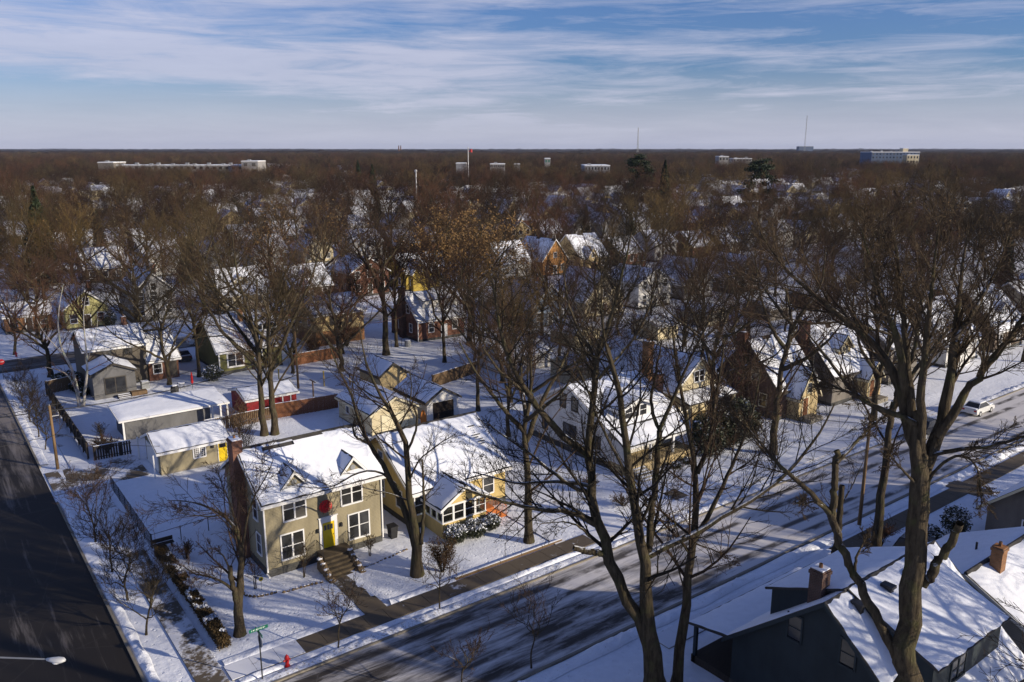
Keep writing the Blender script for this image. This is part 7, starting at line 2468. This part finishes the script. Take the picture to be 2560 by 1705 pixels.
def mast(label, px, py_top, dist, w, cat='mast'):
    p = at_dist(px, 380, dist)
    top = at_dist(px, py_top, dist).z
    root = thing('radio_mast', label, cat, (p.x, p.y, 0))
    seg = 14
    for k in range(3):
        a = k * 2.094
        link('leg', MB().tube((math.cos(a) * w, math.sin(a) * w, 0), (math.cos(a) * w * .25, math.sin(a) * w * .25, top), w * 0.16, n=4).mesh('leg', 'metal_grey'), root)
    br = MB()
    for q in range(seg * 2):
        z0_, z1_ = top * q / (seg * 2), top * (q + 1) / (seg * 2)
        w0, w1 = w * (1 - 0.75 * z0_ / top), w * (1 - 0.75 * z1_ / top)
        a, b = (q % 3) * 2.094, ((q + 1) % 3) * 2.094
        br.tube((math.cos(a) * w0, math.sin(a) * w0, z0_), (math.cos(b) * w1, math.sin(b) * w1, z1_), w * 0.09, n=3)
    link('bracing', br.mesh('bracing', 'metal_grey'), root)
    return root


mast('lattice radio mast rising above the horizon over the broad pine', 1594, 319, 2600, 3.0)
mast('taller thin radio mast beside the blue slab on the horizon', 2011, 289, 3000, 2.8)
p = at_dist(1171, 440, 520)
fp = thing('flagpole', 'tall white flagpole with a flag above the far trees', 'flagpole', (p.x, p.y, 0))
ht = at_dist(1171, 369, 520).z
link('pole', MB().tube((0, 0, 0), (0, 0, ht), 0.28, 0.18, 8).mesh('pole', 'trim_white'), fp)
link('ball', MB().blob((0, 0, ht + 0.2), 0.3, 0.3, 0.3, 8, 0).mesh('ball', 'metal_pale'), fp)
dirx, diry = RTX, RTY
vs, fs = [], []
for i in range(9):
    for jz in (0, 1):
        t = i / 8
        off = 0.25 * math.sin(t * 7)
        vs.append((dirx * t * 2.6 + FWX * off, diry * t * 2.6 + FWY * off, ht - 0.4 - jz * 1.9 - t * 0.7))
fs = [(2 * i, 2 * i + 2, 2 * i + 3, 2 * i + 1) for i in range(8)]
fg = link('flag', MB().add(vs, fs).mesh('flag', 'paint_red'), fp)
sd_ = fg.modifiers.new('thickness', 'SOLIDIFY')
sd_.thickness = 0.04
can = [(v_[0] * 0.42 - FWX * 0.06, v_[1] * 0.42 - FWY * 0.06, ht - 0.4 - (ht - 0.4 - v_[2]) * 0.55) for v_ in vs]
link('canton', MB().add([(a + 0.02 * FWX * -3, b - 0.06 * FWY, c) for a, b, c in can], fs).mesh('canton', 'far_building_blue'), fg)
for i, px in enumerate((997, 1002)):
    p = at_dist(px, 375, 3200)
    ck = thing('smokestack', ['left', 'right'][i] + ' one of two thin smokestacks on the horizon', 'smokestack', (p.x, p.y, 0))
    hz = at_dist(px, 365, 3200).z
    link('shaft', MB().tube((0, 0, 0), (0, 0, hz), 2.6, 1.8, 10).mesh('shaft', 'brick_red'), ck)
    link('rim', MB().tube((0, 0, hz), (0, 0, hz + 1.5), 2.1, 2.1, 10).mesh('rim', 'brick_dark'), ck)
p = at_dist(1040, 440, 330)
wt_ = thing('vent_tower', 'white round topped pipe tower among the far trees', 'tower', (p.x, p.y, 0))
zt_ = at_dist(1040, 424, 330).z
link('shaft', MB().tube((0, 0, 0), (0, 0, zt_ - 1), 0.22, 0.22, 10).mesh('shaft', 'trim_white'), wt_)
link('head', MB().blob((0, 0, zt_ - 0.5), 0.55, 0.55, 0.5, 12, 0).mesh('head', 'trim_white', smooth=True), wt_)

# ------------------------------------------------------------------ the air
hz_o = link('haze', MB().box(-9000, 16500, -9000, 16500, -1.5, 120).mesh('haze', None))
hm = bpy.data.materials.new('haze')
hm.use_nodes = True
for n in list(hm.node_tree.nodes):
    hm.node_tree.nodes.remove(n)
pv = nd(hm.node_tree, 'ShaderNodeVolumePrincipled', i_Color=(0.62, 0.72, 0.95, 1), i_Density=0.000035)
pv.inputs['Anisotropy'].default_value = 0.0
ho = nd(hm.node_tree, 'ShaderNodeOutputMaterial')
hm.node_tree.links.new(pv.outputs[0], ho.inputs['Volume'])
hz_o.data.materials.append(hm)
tag(hz_o, 'thin winter haze over the whole town', 'haze', kind='stuff')
